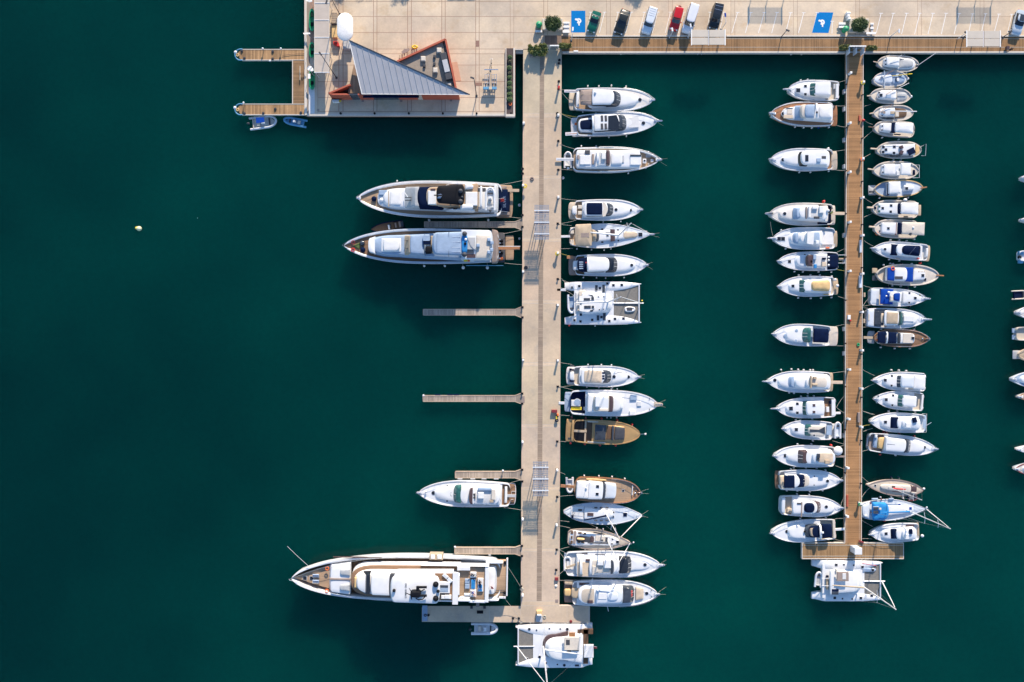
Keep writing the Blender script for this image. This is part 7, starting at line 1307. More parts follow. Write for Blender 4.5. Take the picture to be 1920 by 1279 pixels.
rt, P, rf = car(1340.5, 34.5, -104, 4.8, 1.95, 1.75, paintm('paint_black', (.008, .010, .010)), 'black car with roof rails partly under the left beige canopy', 'suv')
for x in (-1.6, -.9):
    m = MB(); m.obox(P(x, 0, 0), P(1, 0, 0) - P(0, 0, 0), .06, 1.45, 1.76, 1.82); m.build('roof_rail', M['steel'], rt)
m = MB(); m.obox(P(-1.0, 0, 0), P(1, 0, 0) - P(0, 0, 0), 2.0, 1.1, 1.74, 1.79, .02); m.build('glass_roof', M['glass'], rt)
rt, P, rf = car(1906, 45, -104, 4.7, 1.85, 1.5, paintm('paint_silver_blue', (.50, .56, .60)), 'silver blue car at the right edge of the photo beside the right canopy')
m = MB(); m.obox(P(-.55, 0, 0), P(1, 0, 0) - P(0, 0, 0), 1.2, .9, 1.49, 1.54, .02); m.build('glass_roof', M['smoke'], rt)

# ================================================================= QUAY FURNITURE
def qpt(f, x, y, z=0.0): return W(f[0] + x / f[2], f[1] + y / f[2], z)
a_ = (430, 0, 5.116); b_ = (560, 0, 5.33); c_ = (800, 0, 5.33); d_ = (1000, 0, 6.4); e_ = (1250, 0, 5.486); f_ = (1550, 0, 5.19); g_ = (560, 0, 11.625); h_ = (430, 80, 11.625); i_ = (430, 180, 12.0)
def part(name, mat, root, fn, sm=35): m = MB(); fn(m); return m.build(name, M[mat] if isinstance(mat, str) else mat, root, sm)
def qbox(name, mat, root, f, x0, y0, x1, y1, z0, z1, bev=.02):
    p, q = qpt(f, x0, y0, z1), qpt(f, x1, y1, z1)
    m = MB(); m.box(p.x, q.y, q.x, p.y, z0, z1, min(bev, (z1 - z0) * .4)); return m.build(name, M[mat] if isinstance(mat, str) else mat, root)
def qpoly(name, mat, root, f, pts, z0, z1):
    q = [qpt(f, x, y, z1) for x, y in pts]
    a = sum(q[i].x * q[(i + 1) % len(q)].y - q[(i + 1) % len(q)].x * q[i].y for i in range(len(q)))
    if a < 0: q = q[::-1]
    m = MB(); m.prism(q, z0, z1); return m.build(name, M[mat] if isinstance(mat, str) else mat, root)
canopy_m = plain('canopy_sheet', (.50, .445, .37), .7, var=.06, scale=.8)
mesh_m = plain('shade_mesh', (.50, .445, .37), .7, var=.06, scale=.8); mesh_m.node_tree.nodes['Principled BSDF'].inputs['Alpha'].default_value = .3
def canopy(x0, y0, x1, y1, label, z=3.3, sheet_=None):
    cm = sheet_ or canopy_m
    root = thing('canopy', label, 'canopy', W((x0 + x1) / 2, (y0 + y1) / 2, 0), 'beige roofed canopies along the boardwalk')
    p, q = W(x0, y0, z), W(x1, y1, z); mx = (p.x + q.x) / 2; my = q.y + (p.y - q.y) * .5
    for ax, bx in ((p.x, mx - .12), (mx + .12, q.x)):
        part('roof_panel', cm, root, lambda m: m.box(ax, my + .06, bx, p.y, z - .08, z, .02)); part('roof_panel', cm, root, lambda m: m.box(ax, q.y, bx, my - .06, z - .08, z, .02))
    for x in (p.x + .15, mx, q.x - .15):
        part('post', 'alu', root, lambda m: m.tube([(x, p.y - .25, 0), (x, p.y - .25, z - .08)], .07, 6)); part('beam', 'alu', root, lambda m: m.box(x - .06, q.y - .05, x + .06, p.y + .05, z - .2, z - .09))
    for s in (p.x + .05, q.x - .15): part('gutter', 'mark', root, lambda m: m.box(s - .08, q.y - .1, s + .08, p.y + .1, z - .05, z + .05))
canopy(1296, 56, 1361, 84, 'beige roofed canopy over the boardwalk beside the black car')
canopy(1812, 58, 1877, 87, 'beige roofed canopy over the boardwalk near the right edge of the photo')
for i, x in enumerate((1429, 1829)): canopy(x, -74, x + 66, -44, 'beige roofed canopy shading the %s parking bays' % ('middle', 'right hand')[i], 3.3, mesh_m)
# oval white canopy
root = thing('oval_canopy', 'large white oval canopy beside the pointed metal roof', 'canopy', qpt(b_, 465, 270))
z = 3.4; ct = qpt(b_, 463, 268, z); hx, hy = 78 / 5.33 / 10, 137 / 5.33 / 10
def ov(k, zz): return [(ct.x + hx * k * math.copysign(abs(math.cos(a)) ** .85, math.cos(a)), ct.y + (hy - hx * .9 + hx * .9 * abs(math.sin(a)) ** .9) * k * (1 if math.sin(a) > 0 else -1) * (1 if abs(math.sin(a)) > .02 else 0), zz) for a in [2 * math.pi * i / 40 for i in range(40)]]
def ov(k, zz):
    out = []
    for i in range(40):
        a = 2 * math.pi * (i + .5) / 40; y0 = (hy - hx) * (1 if math.sin(a) > 0 else -1); out.append((ct.x + hx * k * math.cos(a), ct.y + y0 * k + hx * k * math.sin(a), zz))
    return out
part('membrane', 'mark', root, lambda m: m.loft([ov(1, z - .12), ov(1.0, z), ov(.96, z + .06), ov(.6, z + .22), ov(.2, z + .3)]), 60)
for dx, dy in ((-.6, -1.2), (.6, 1.2), (.5, -1.2), (-.5, 1.2)): part('post', 'alu', root, lambda m: m.tube([(ct.x + dx, ct.y + dy, 0), (ct.x + dx, ct.y + dy, z)], .06, 6))
part('stair_box', 'grey', root, lambda m: m.box(ct.x - .9, ct.y - 3.1, ct.x + .9, ct.y - 1.6, 0, 1.0))
# pergola on the left edge of the quay
root = thing('pergola', 'long glass roofed pergola along the left edge of the quay', 'pergola', W(604, 60, 0)); z = 3.0
sheet = plain('frosted_sheet', (.47, .40, .33), .6, var=.12, scale=.6)
for y0, y1 in ((-60, -28), (-26.5, 5), (6.5, 37), (38.8, 69.5), (71, 99.5), (101.2, 135)):
    p, q = W(590, y0, z), W(616.8, y1, z); part('roof_sheet', sheet, root, lambda m: m.box(p.x, q.y, q.x, p.y, z - .05, z)); 
    part('cross_beam', 'wcan', root, lambda m: m.box(p.x - .1, q.y - .13, q.x + .1, q.y - .02, z - .15, z + .06))
    for xx in (p.x + .1, q.x - .1): part('post', 'alu', root, lambda m: m.tube([(xx, q.y - .07, 0), (xx, q.y - .07, z)], .06, 6))
for xx in (590, 616.8): p, q = W(xx, -60, z), W(xx, 135, z); part('edge_beam', 'cush', root, lambda m: m.box(p.x - .06, q.y, p.x + .06, p.y, z - .12, z + .05))
qbox('quay_strip', 'lgrey', None, b_, 100, 870, 160, 1145, -.01, .012)['kind'] = 'structure'
# stacked furniture below the oval canopy
root = tag(qbox('deck_bench', 'ochre', None, g_, 720, 550, 835, 815, 0, .75, .05), 'ochre topped counter between the pergola and the white oval canopy', 'counter')
root = thing('market_kiosk', 'brown wooden slatted box above the ochre counter by the oval canopy', 'kiosk', qpt(g_, 770, 380)); qbox('kiosk_body', 'tan', root, g_, 715, 270, 830, 505, 0, 1.1, .03)
for i in range(6): qbox('slat', 'taupe', root, g_, 715, 280 + i * 38, 830, 290 + i * 38, 1.1, 1.13)
qbox('kiosk_shutter', 'brown', root, g_, 715, 508, 830, 545, .2, .9)
root = thing('folded_chairs', 'pile of red chairs below the ochre counter', 'chairs', qpt(g_, 820, 940)); qpoly('chair_stack', 'red', root, g_, [(745, 895), (850, 900), (890, 1000), (850, 1005), (760, 965)], 0, .7); qbox('chair_back', 'dred', root, g_, 770, 905, 840, 925, .7, .95)
# green boat shaped planters with black boxes and flags
for i, (y0, y1, lab) in enumerate(((16, 58, 'upper green kayak shaped planter at the left quay edge beneath the top flag'), (79, 108, 'middle green kayak shaped planter at the left quay edge, the shortest of three'), (127, 168, 'lower green kayak shaped planter at the left quay edge beside the flag and sign'))):
    root = thing('green_planter', lab, 'planter', W(585, (y0 + y1) / 2, 0), 'green planters on the quay edge'); p, q = W(579.5, y0, .5), W(590, y1, .5); cx, cy, rx, ry = (p.x + q.x) / 2, (p.y + q.y) / 2, (q.x - p.x) / 2, (p.y - q.y) / 2
    def el(k, zz): return [(cx + rx * k * math.copysign(abs(math.cos(t_)) ** .8, math.cos(t_)), cy + ry * k * math.copysign(abs(math.sin(t_)) ** .75, math.sin(t_)), zz) for t_ in [2 * math.pi * j / 28 for j in range(28)]]
    part('shell', 'gplas', root, lambda m: m.loft([el(.85, .01), el(1, .3), el(1, .5), el(.8, .52), el(.7, .2)])); part('inner_box', 'black', root, lambda m: m.box(cx - .25, cy - ry * .5, cx + .25, cy - ry * .5 + .6, .15, .45)); part('inner_box', 'leafd', root, lambda m: m.box(cx - .2, cy + ry * .3, cx + .2, cy + ry * .3 + .7, .15, .5))
for x, y, lab, rt_ in ((578, 3, 'white flag on a pole at the top left corner of the quay', .6), (574.5, 63, 'flat white flag on a pole at the quay edge between the green planters', 0), (580.5, 133, 'white flag on a pole above the lower green planter', .9)):
    root = thing('flagpole', lab, 'flag', W(x + 9, y + 10, 0), 'flags on the quay edge'); p = W(x + 9, y + 10, 0); t_ = W(x + 7, y, 3.2); t0 = Vector((p.x, p.y, 3.2)); part('pole', 'alu', root, lambda m: m.tube([p, t0, t_ + Vector((0, 0, .1))], .05, 6, .03))
    m = MB(); a = R(180 - 40 * rt_); u = Vector((math.cos(a), math.sin(a), 0)); n = Vector((-u.y, u.x, 0))
    rr = [[t_ + u * (1.2 * k / 7) + n * (sd * (.14 + .35 * rt_ * math.sin(math.pi * k / 9))) + Vector((0, 0, .12 * math.sin(k * 1.9) + sd * .04 + dz)) for sd, dz in ((-1, 0), (0, .02), (1, 0), (0, -.02))] for k in range(8)]
    m.loft(rr, True, True); m.build('flag_cloth', M['mark'], root)
root = thing('notice_sign', 'small white sign standing in the lower green planter', 'sign', W(579.5, 143, 0)); part('sign_board', 'mark', root, lambda m: m.obox(W(579.5, 143, 1.5), (1, 0, 0), .5, .9, 1.45, 1.52)); part('post', 'alu', root, lambda m: m.tube([W(579.5, 143, 0), W(579.5, 143, 0) + Vector((0, 0, 1.45))], .04, 5))
# tall street lamps
def street_lamp(base, head, h, label, mat='dgrey', headmat='dgrey'):
    root = thing('street_lamp', label, 'street lamp', W(*base, 0), 'street lamps on the quay'); p = W(*base, 0); q = W(*head, h)
    part('pole', mat, root, lambda m: m.tube([p, p + Vector((0, 0, h * .9)), Vector((p.x, p.y, 0)).lerp(q, .0) + Vector((0, 0, h * .97)), q], .08, 6, .04)); part('lamp_head', headmat, root, lambda m: m.obox(q, (q - p).to_2d().to_3d() if (q - p).to_2d().length > .1 else (0, 1, 0), .7, .28, h - .08, h + .06, .02)); part('base_plate', 'dgrey', root, lambda m: m.box(p.x - .2, p.y - .2, p.x + .2, p.y + .2, 0, .08))
street_lamp((893.5, 180), (885.5, 146), 10, 'tall street lamp left of the boat trailer')
street_lamp((631, 146), (600.5, 100.5), 12, 'tall street lamp leaning over the end of the glass pergola')
street_lamp((637, 27), (612, 4), 9, 'tall street lamp behind the top of the glass pergola')
for b0, h0, h, lab, hm in (((1465, 69), (1477, 57), 3.2, 'short lamp on the boardwalk kerb in the middle of the empty bays', 'dgrey'), ((1669, 69), (1686, 58), 3.5, 'short lamp on the boardwalk kerb right of the right hand bush', 'alu'), ((1254.5, 72), (1260.5, 55.5), 3.3, 'short lamp in front of the red car bonnet', 'mark'), ((1071, 76), (1074, 54.5), 3.3, 'short lamp at the corner of the rectangular blue bay', 'mark'), ((1352, 56), (1360, 28), 3.6, 'short lamp with a blue head right of the black car', 'blue'), ((1806, 70), (1812, 60), 3, 'short lamp at the left side of the right canopy', 'dgrey'), ((1880, 70), (1894, 59), 3, 'short lamp between the right canopy and the silver blue car', 'dgrey'), ((1289, 70), (1295, 48), 3.4, 'thin lamp in front of the white van', 'alu')):
    street_lamp(b0, h0, h, lab, 'alu' if hm != 'dgrey' else 'dgrey', hm)

# ---- triangular building
rust = M['rwall']
root = thing('pavilion', 'pavilion with pointed grey metal roof, terracotta walls and a sunken roof terrace', 'building', qpt(b_, 1100, 800, 0))
hB = 3.0
def wall(pts, z0, z1, th, name='wall', mat='rwall'):
    """walls along crop polyline whose top outer line is at pts"""
    q = [qpt(b_, x, y, z1) for x, y in pts]
    for i in range(len(q) - 1):
        a, c = q[i], q[i + 1]; d = (c - a).normalized(); m = MB(); m.obox((a + c) / 2, d, (c - a).length + th * .5, th, z0, z1 + i * .003); m.build(name, M[mat], root)
qpoly('core', 'rwall', root, b_, [(640, 925), (1560, 935), (1395, 480), (1180, 560)], 0, 2.3)
qpoly('terrace_floor', 'fog', root, b_, [(1000, 608), (1440, 420), (1545, 860), (1540, 900), (1000, 900)], 2.31, 2.45)
terr = plain('terrace_gravel', (.30, .25, .20), .9, var=.15, scale=2.5); root.children[-1].data.materials[0] = terr
wall([(985, 612), (1462, 392)], 0, hB, .32, 'parapet'); wall([(1468, 396), (1572, 880)], 0, hB, .34, 'parapet')
qpoly('inner_kerb', 'dgrey', root, b_, [(1450, 425), (1465, 425), (1560, 870), (1545, 870)], 2.4, 2.75)
# facade facing the water: panels and glazing
y0f = 948
for x0, x1, mt, nm in ((590, 730, 'rwall', 'facade_panel'), (730, 985, 'smoke', 'shopfront'), (985, 1180, 'rwall', 'facade_panel'), (1180, 1225, 'sand', 'doorway'), (1225, 1600, 'rwall', 'facade_panel'), (500, 590, 'smoke', 'shopfront')):
    a, c = qpt(b_, x0, y0f, hB), qpt(b_, x1, y0f, hB); m = MB(); m.box(a.x, a.y - .0, c.x, a.y + .25, 0, hB - .05); m.build(nm, M[mt], root)
a, c = qpt(b_, 640, y0f, hB), qpt(b_, 1200, y0f, hB); m = MB(); m.box(a.x, a.y - .45, c.x, a.y - .003, hB - .35, hB - .2); m.build('awning', M['navy'], root)
# prow at the left
qpoly('prow', 'rwall', root, b_, [(298, 934), (480, 934), (508, 948), (400, 950), (345, 950)], 0, hB); wall([(300, 932), (512, 845)], 0, hB, .28, 'prow_wall'); qpoly('prow_recess', 'dgrey', root, b_, [(395, 912), (510, 862), (505, 912)], 0, 1.6)
qpoly('side_deck', planks('deck_planks', (.30, .20, .13), 0, .2, .1, .2, .4, .8, .2), root, b_, [(492, 930), (552, 640), (640, 935)], 0, 2.2)
# metal roof: tilted triangle with standing seams
def rp(x, y, z): return qpt(b_, x, y, z)
A0, B0, C0 = rp(505, 405, 4.6), rp(1710, 947, 3.3), rp(632, 941, 3.15)
m = MB(); dn = Vector((0, 0, -.16)); m.loft([[A0 + dn, C0 + dn, B0 + dn], [A0, C0, B0]]); m.build('roof', M['roofm'], root, 0)
seams = [(568, 435, 680, 940), (632, 465, 738, 940), (697, 495, 797, 940), (762, 530, 855, 940), (828, 560, 912, 940), (893, 590, 970, 940), (958, 620, 1028, 940), (1020, 650, 1085, 940), (1085, 680, 1143, 941), (1148, 708, 1200, 941), (1212, 735, 1260, 941), (1278, 765, 1318, 942), (1343, 795, 1376, 942), (1408, 822, 1433, 943), (1473, 852, 1492, 944), (1538, 882, 1550, 945), (1600, 912, 1608, 946)]
def onroof(x, y):
    # height from the plane through A0, B0, C0, iterated
    n = (B0 - A0).cross(C0 - A0); z = 3.5
    for _ in range(6): p = rp(x, y, z); z = A0.z - (n.x * (p.x - A0.x) + n.y * (p.y - A0.y)) / n.z
    p = rp(x, y, z); return Vector((p.x, p.y, z))
roof_o = [c_o for c_o in root.children if c_o.name.startswith('roof')][0]
for x0, y0, x1, y1 in seams:
    a, c = onroof(x0, y0), onroof(x1, y1); m = MB(); d = (c - a).normalized(); s_ = Vector((-d.y, d.x, 0)).normalized() * .035; up = Vector((0, 0, .07))
    m.loft([[a - s_, a + s_, a + s_ + up, a - s_ + up], [c - s_, c + s_, c + s_ + up, c - s_ + up]]); m.build('seam', M['grey'], roof_o)
for a, c, mt, w_ in ((A0, B0, 'smoke', .2), (A0, C0, 'mark', .12), (C0, B0, 'mark', .08)):
    m = MB(); m.tube([a + Vector((0, 0, .03)), c + Vector((0, 0, .03))], w_ * .6, 6); m.build('roof_trim', M[mt], root)
for x, y in ((1403, 500), (1243, 585), (1365, 700), (1500, 850)):
    qbox('skylight', 'cush', root, b_, x - 24, y - 25, x + 24, y + 25, 2.45, 2.9, .12)
for x, y in ((1255, 655), (1357, 563), (1355, 638)): qbox('roof_vent', 'dgrey', root, b_, x - 12, y - 14, x + 12, y + 14, 2.45, 2.8, .05)
p = qpt(b_, 1472, 660, 3.2); m = MB(); m.obox(p, (qpt(b_, 1440, 530, 3) - qpt(b_, 1505, 800, 3)), 5.0, 1.15, 2.45, 3.25, .05); ac = m.build('air_handling_unit', M['dgrey'], root)
m = MB(); m.obox(p, (qpt(b_, 1440, 530, 3) - qpt(b_, 1505, 800, 3)), 2.3, .95, 3.25, 3.34, .02); m.build('duct_cover', M['grey'], ac)
# things around the pavilion
root = tag(qpoly('terracotta_mat', 'rwall', None, b_, [(1530, 625), (1585, 618), (1625, 808), (1565, 810)], 0, .03), 'reddish mat on the paving right of the pavilion', 'mat')
root['category'] = 'mat'; root.data.materials[0] = plain('pink_ground_mat', (.50, .30, .20), .9, var=.1)
root = thing('outdoor_stairs', 'slatted stair against the upper wall of the pavilion terrace', 'stairs', qpt(b_, 1080, 530))
for i in range(9): x = 1005 + i * 22; y = 560 - i * 8; qbox('tread', 'tan', root, b_, x, y - 12, x + 12, y + 25, .2 + i * .12, .3 + i * .12)
root = thing('inflatable_ring', 'bright yellow inflatable by the upper wall of the pavilion terrace', 'inflatable', qpt(b_, 1160, 470)); p = qpt(b_, 1160, 470, .3); part('ring', 'yellow', root, lambda m: m.torus(p, .42, .2, 16, 8, .6), 60)
root = thing('folding_table', 'dark folding table beside the yellow inflatable', 'table', qpt(b_, 1075, 500)); qpoly('table_top', 'taupe', root, b_, [(1025, 520), (1060, 488), (1110, 485), (1105, 510), (1040, 540)], .65, .72)
for x, y in ((1040, 525), (1065, 498), (1100, 492), (1095, 512)): p = qpt(b_, x, y, 0); part('leg', 'dgrey', root, lambda m: m.tube([p, p + Vector((0, 0, .66))], .03, 4))
root = thing('kiosk_cart', 'small white cart with a yellow disc at the tip of the terracotta prow', 'cart', qpt(b_, 375, 1005)); qbox('cart_body', 'wcan', root, b_, 335, 995, 400, 1018, 0, .8); p = qpt(b_, 413, 1008, .9); part('disc', 'yellow', root, lambda m: m.lathe(p, [(.22, -.1), (.22, 0), (.1, .03)], 10)); qbox('awning', 'navy', root, b_, 330, 988, 430, 994, .9, .98)
for i, (x, y) in enumerate(((640, 1008), (1025, 1008), (1522, 1003), (195, 1100))):
    m = MB(); p = qpt(b_, x, y, 0); m.box(p.x - .22, p.y - .2, p.x + .22, p.y + .2, -.05, .015); tag(m.build('drain_cover', M['taupe'], None, 0), ['first', 'second', 'third', 'leftmost'][i] + ' square drain cover in the paving between the pavilion and the water', 'drain cover', 'drain covers of the lower quay')
for i, x in enumerate((418, 758, 1100, 1440, 1778)):
    p = qpt(b_, x, 1132, .3); m = MB(); m.lathe((p.x, p.y, 0), [(.2, 0), (.13, .1), (.13, .32), (.2, .36), (.12, .44)], 10); tag(m.build('bollard', M['black'], None, 50), ['first', 'second', 'third', 'fourth', 'fifth'][i] + ' black bollard from the left along the lower quay edge', 'bollard', 'black mooring bollards of the quay edge')
p = qpt(c_, 843, 1132, .3); m = MB(); m.lathe((p.x, p.y, 0), [(.2, 0), (.13, .1), (.13, .32), (.2, .36), (.12, .44)], 10); tag(m.build('bollard', M['black'], None, 50), 'black bollard below the planter of clipped shrubs', 'bollard', 'black mooring bollards of the quay edge')
for i, (x, y, w, h, lab) in enumerate(((507, 437, 34, 62, 'brown metal plate in the paving above the boat trailer'), (518, 842, 72, 34, 'brown metal plate in the paving left of the boat trailer'))):
    m = MB(); p = qpt(c_, x, y, 0); m.box(p.x - w / 106.6, p.y - h / 106.6, p.x + w / 106.6, p.y + h / 106.6, -.02, .014); tag(m.build('metal_plate', plain('rusty_plate%d' % i, (.26, .15, .11), .8, var=.2, scale=4), None, 0), lab, 'metal plate')
# boat trailer
root = thing('boat_trailer', 'steel boat trailer with two long slatted runners and a blue rear board', 'trailer', qpt(c_, 640, 780))
for x in (605, 675):
    for dx in (-22, 0, 22): p, q = qpt(c_, x + dx, 740, .7), qpt(c_, x + dx, 865, .7); part('runner', 'steel', root, lambda m: m.tube([p, q], .05, 5))
    for y in (745, 790, 830, 862): p, q = qpt(c_, x - 24, y, .68), qpt(c_, x + 24, y, .68); part('cross_bar', 'grey', root, lambda m: m.tube([p, q], .04, 4))
    for s in (-1, 1):
        p = qpt(c_, x + s * 15, 850, .33); m = MB(); m.loft([[(p.x + d, p.y + .3 * math.cos(k * .5236), .33 + .3 * math.sin(k * .5236)) for k in range(12)] for d in (-.09, .09)]); m.build('wheel', M['black'], root)
p, q = qpt(c_, 638, 700, .6), qpt(c_, 638, 900, .6); part('drawbar', 'tan', root, lambda m: m.box(p.x - .16, q.y, p.x + .16, p.y, .5, .62))
qbox('rear_board', 'tubeb', root, c_, 565, 868, 700, 890, .6, 1.1); qbox('winch', 'beige', root, c_, 622, 868, 652, 893, 1.1, 1.35); qbox('hitch_bar', 'steel', root, c_, 575, 690, 715, 700, .7, .8)
root = thing('bicycle', 'parked bicycle in front of the boat trailer', 'bicycle', qpt(c_, 645, 635)); p, q = qpt(c_, 648, 665, .35), qpt(c_, 646, 600, .35)
for w_ in (p, q):
    m = MB(); m.loft([[(w_.x + .025 * math.cos(j) , w_.y + (.33 + .025 * math.sin(j)) * math.cos(k * .3927), .35 + (.33 + .025 * math.sin(j)) * math.sin(k * .3927)) for j in (0, 1.57, 3.14, 4.71)] for k in range(17)], False, False); m.build('wheel', M['black'], root)
part('frame', 'steel', root, lambda m: m.tube([p, p.lerp(q, .3) + Vector((0, 0, .5)), p.lerp(q, .8) + Vector((0, 0, .55)), q], .03, 5)); part('handlebar', 'steel', root, lambda m: m.tube([q + Vector((-.3, -.1, .7)), q + Vector((0, 0, .68)), q + Vector((.3, -.1, .7))], .025, 5)); part('saddle', 'black', root, lambda m: m.ball(p.lerp(q, .3) + Vector((0, 0, .62)), .1, .16, .06, 8, 5))
# planter with clipped shrubs
root = thing('shrub_planter', 'long narrow planter holding a row of clipped round shrubs', 'planter', qpt(c_, 832, 800))
a, c = qpt(c_, 788, 480, .45), qpt(c_, 882, 1165, .45); m = MB(); m.box(a.x, c.y + .45, a.x + .16, a.y, 0, .45); m.build('rim', M['kerb'], root); m = MB(); m.box(c.x - .3, c.y, c.x, a.y, -.5, .455); m.build('rim', M['kerb'], root)
m = MB(); m.box(a.x + .16, c.y + .45, c.x - .3, a.y, 0, .3); m.build('soil', plain('planter_soil', (.09, .065, .06), .9, var=.25, scale=4), root); m = MB(); m.box(a.x, c.y, c.x - .3, c.y + .45, -.5, .452); m.build('rim', M['kerb'], root)
def leafball(m, c, rx, ry, rz, n, s, seed=0, hollow=.75):
    rnd = random.Random(seed)
    for _ in range(n):
        while True:
            d = Vector((rnd.gauss(0, 1), rnd.gauss(0, 1), rnd.gauss(0, 1)));
            if d.length > .1: break
        d.normalize(); k = hollow + (1.04 - hollow) * rnd.random(); d.z = abs(d.z) if d.z < -.3 else d.z
        p = Vector(c) + Vector((d.x * rx * k, d.y * ry * k, d.z * rz * k)); t1 = Vector((rnd.uniform(-1, 1), rnd.uniform(-1, 1), rnd.uniform(-.6, .6))).normalized() * s * rnd.uniform(.6, 1.3); t2 = t1.cross(Vector((rnd.uniform(-1, 1), rnd.uniform(-1, 1), rnd.uniform(-1, 1)))).normalized() * s * .5
        m.face([p - t1, p - t2, p + t1, p + t2])
leaf_mats = {}
for nm in ('leaf', 'leafd', 'leafy'): leaf_mats[nm] = M[nm]
for i, (x, y, r_) in enumerate(((832, 575, .36), (833, 620, .34), (828, 680, .38), (833, 735, .34), (830, 775, .36), (828, 835, .40), (828, 883, .40), (830, 945, .42), (830, 993, .44))):
    p = qpt(c_, x, y, .5); rt_ = thing('round_shrub', 'clipped round shrub, number %s of nine from the top of the long planter' % ('one', 'two', 'three', 'four', 'five', 'six', 'seven', 'eight', 'nine')[i], 'shrub', (p.x, p.y, .3), 'clipped shrubs in the long planter')
    m = MB(); m.ball((p.x, p.y, .62), r_ * 1.02, r_ * 1.02, r_ * .9, 12, 8); m.build('inner_foliage', M['leafd' if i != 1 else 'bark'], rt_); m = MB(); leafball(m, (p.x, p.y, .62), r_ * 1.2, r_ * 1.2, r_ * 1.05, 700, .06, i, .8); m.build('leaves', plain('shrub_leaf%d' % i, (.17, .25, .09) if i not in (1, 3) else (.16, .15, .09), .6, var=.35, scale=6), rt_)
root = thing('life_ring_post', 'red and white life ring lying at the lower end of the shrub planter', 'life ring', qpt(c_, 836, 1040)); p = qpt(c_, 836, 1040, .55); part('ring', 'orange', root, lambda m: m.torus((p.x, p.y, .55), .24, .08), 60)
# bushes, hedges
def bush(f, x, y, rx, ry, h, label, mats, n=2600, seed=1, name='bush', s=.09, trunk=True):
    p = qpt(f, x, y, h * .6); rx, ry = rx / f[2] / 10, ry / f[2] / 10; root = thing(name, label, 'bush' if name == 'bush' else 'hedge', (p.x, p.y, 0), 'bushes and hedges by the boardwalk')
    if trunk: part('trunk', 'bark', root, lambda m: m.tube([(p.x, p.y, 0), (p.x, p.y, h * .6)], .12, 7, .07))
    rnd = random.Random(seed)
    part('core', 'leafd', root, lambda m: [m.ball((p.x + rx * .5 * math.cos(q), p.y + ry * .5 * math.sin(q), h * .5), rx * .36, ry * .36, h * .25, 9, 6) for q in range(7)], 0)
    for k, mt in enumerate(mats):
        m = MB()
        for j in range(9):
            a = rnd.uniform(0, 6.28); q = rnd.uniform(.2, .72); leafball(m, (p.x + rx * q * math.cos(a), p.y + ry * q * math.sin(a), h * rnd.uniform(.55, .72)), rx * .42, ry * .42, h * .3, n // 9 // len(mats), s, seed * 31 + j + k * 77, .35)
        leafball(m, (p.x, p.y, h * .55), rx * .9, ry * .9, h * .36, n // 3, s, seed + 5 + k, .5)
        m.build('foliage', M[mt], root, 0)
def hedge(f, x0, y0, x1, y1, h, label, mats, n=3000, seed=3):
    a, c = qpt(f, x0, y0, h), qpt(f, x1, y1, h); root = thing('hedge', label, 'hedge', ((a.x + c.x) / 2, (a.y + c.y) / 2, 0), 'bushes and hedges by the boardwalk'); rnd = random.Random(seed)
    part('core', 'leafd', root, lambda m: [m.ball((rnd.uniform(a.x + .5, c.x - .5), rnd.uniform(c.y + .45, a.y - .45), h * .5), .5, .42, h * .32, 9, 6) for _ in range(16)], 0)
    part('planter_box', 'taupe', root, lambda m: m.box(a.x + .3, c.y + .3, c.x - .3, a.y - .3, 0, .5))
    for k, mt in enumerate(mats):
        m = MB()
        for j in range(26):
            px_, py_ = rnd.uniform(a.x + .2, c.x - .2), rnd.uniform(c.y + .2, a.y - .2); leafball(m, (px_, py_, h * rnd.uniform(.62, .78)), .38, .34, .38, n // 20 // len(mats), .10, seed * 17 + j + k * 91, .3)
        m.build('foliage', M[mt], root, 0)
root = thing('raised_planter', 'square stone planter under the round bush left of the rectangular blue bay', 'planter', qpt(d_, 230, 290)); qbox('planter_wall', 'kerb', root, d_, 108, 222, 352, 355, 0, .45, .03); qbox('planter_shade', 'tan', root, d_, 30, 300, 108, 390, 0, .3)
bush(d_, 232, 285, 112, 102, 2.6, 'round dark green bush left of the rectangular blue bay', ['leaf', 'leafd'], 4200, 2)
root = thing('raised_planter', 'square stone planter under the round bush right of the slanted blue bay', 'planter', qpt(f_, 320, 240)); qbox('planter_wall', 'kerb', root, f_, 222, 180, 410, 312, 0, .45, .03)
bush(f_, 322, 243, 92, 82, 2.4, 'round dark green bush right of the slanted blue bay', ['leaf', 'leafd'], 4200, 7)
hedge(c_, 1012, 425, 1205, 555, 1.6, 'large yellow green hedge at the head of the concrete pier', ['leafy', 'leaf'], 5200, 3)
hedge(c_, 1325, 425, 1445, 478, 1.4, 'small hedge right of the concrete pier gate', ['leaf', 'leafy'], 2600, 4)
hedge(f_, 130, 430, 262, 478, 1.3, 'sparse yellow green hedge left of the timber pier gate', ['leafy', 'leafd'], 1500, 5)
hedge(f_, 395, 435, 500, 482, 1.3, 'sparse hedge right of the timber pier gate', ['leafy', 'leafd'], 1300, 6)
def bench(f, rects, label, group='white benches by the bushes'):
    r0 = rects[0]; root = thing('bench', label, 'bench', qpt(f, (r0[0] + r0[2]) / 2, (r0[1] + r0[3]) / 2), group)
    for r in rects: qbox('seat', 'mark', root, f, *r, .38, .46)
    qbox('base', 'grey', root, f, r0[0] + 8, r0[1] + 6, r0[2] - 8, rects[-1][3] - 6, 0, .37)
bench(d_, [(358, 262, 435, 284), (358, 310, 435, 334), (352, 362, 435, 394)], 'white slatted bench right of the left round bush')
bench(d_, [(22, 362, 106, 388)], 'white bench below the green bin at the left round bush')
bench(f_, [(425, 222, 460, 240), (425, 265, 460, 283), (385, 312, 480, 334)], 'white slatted bench right of the right round bush')
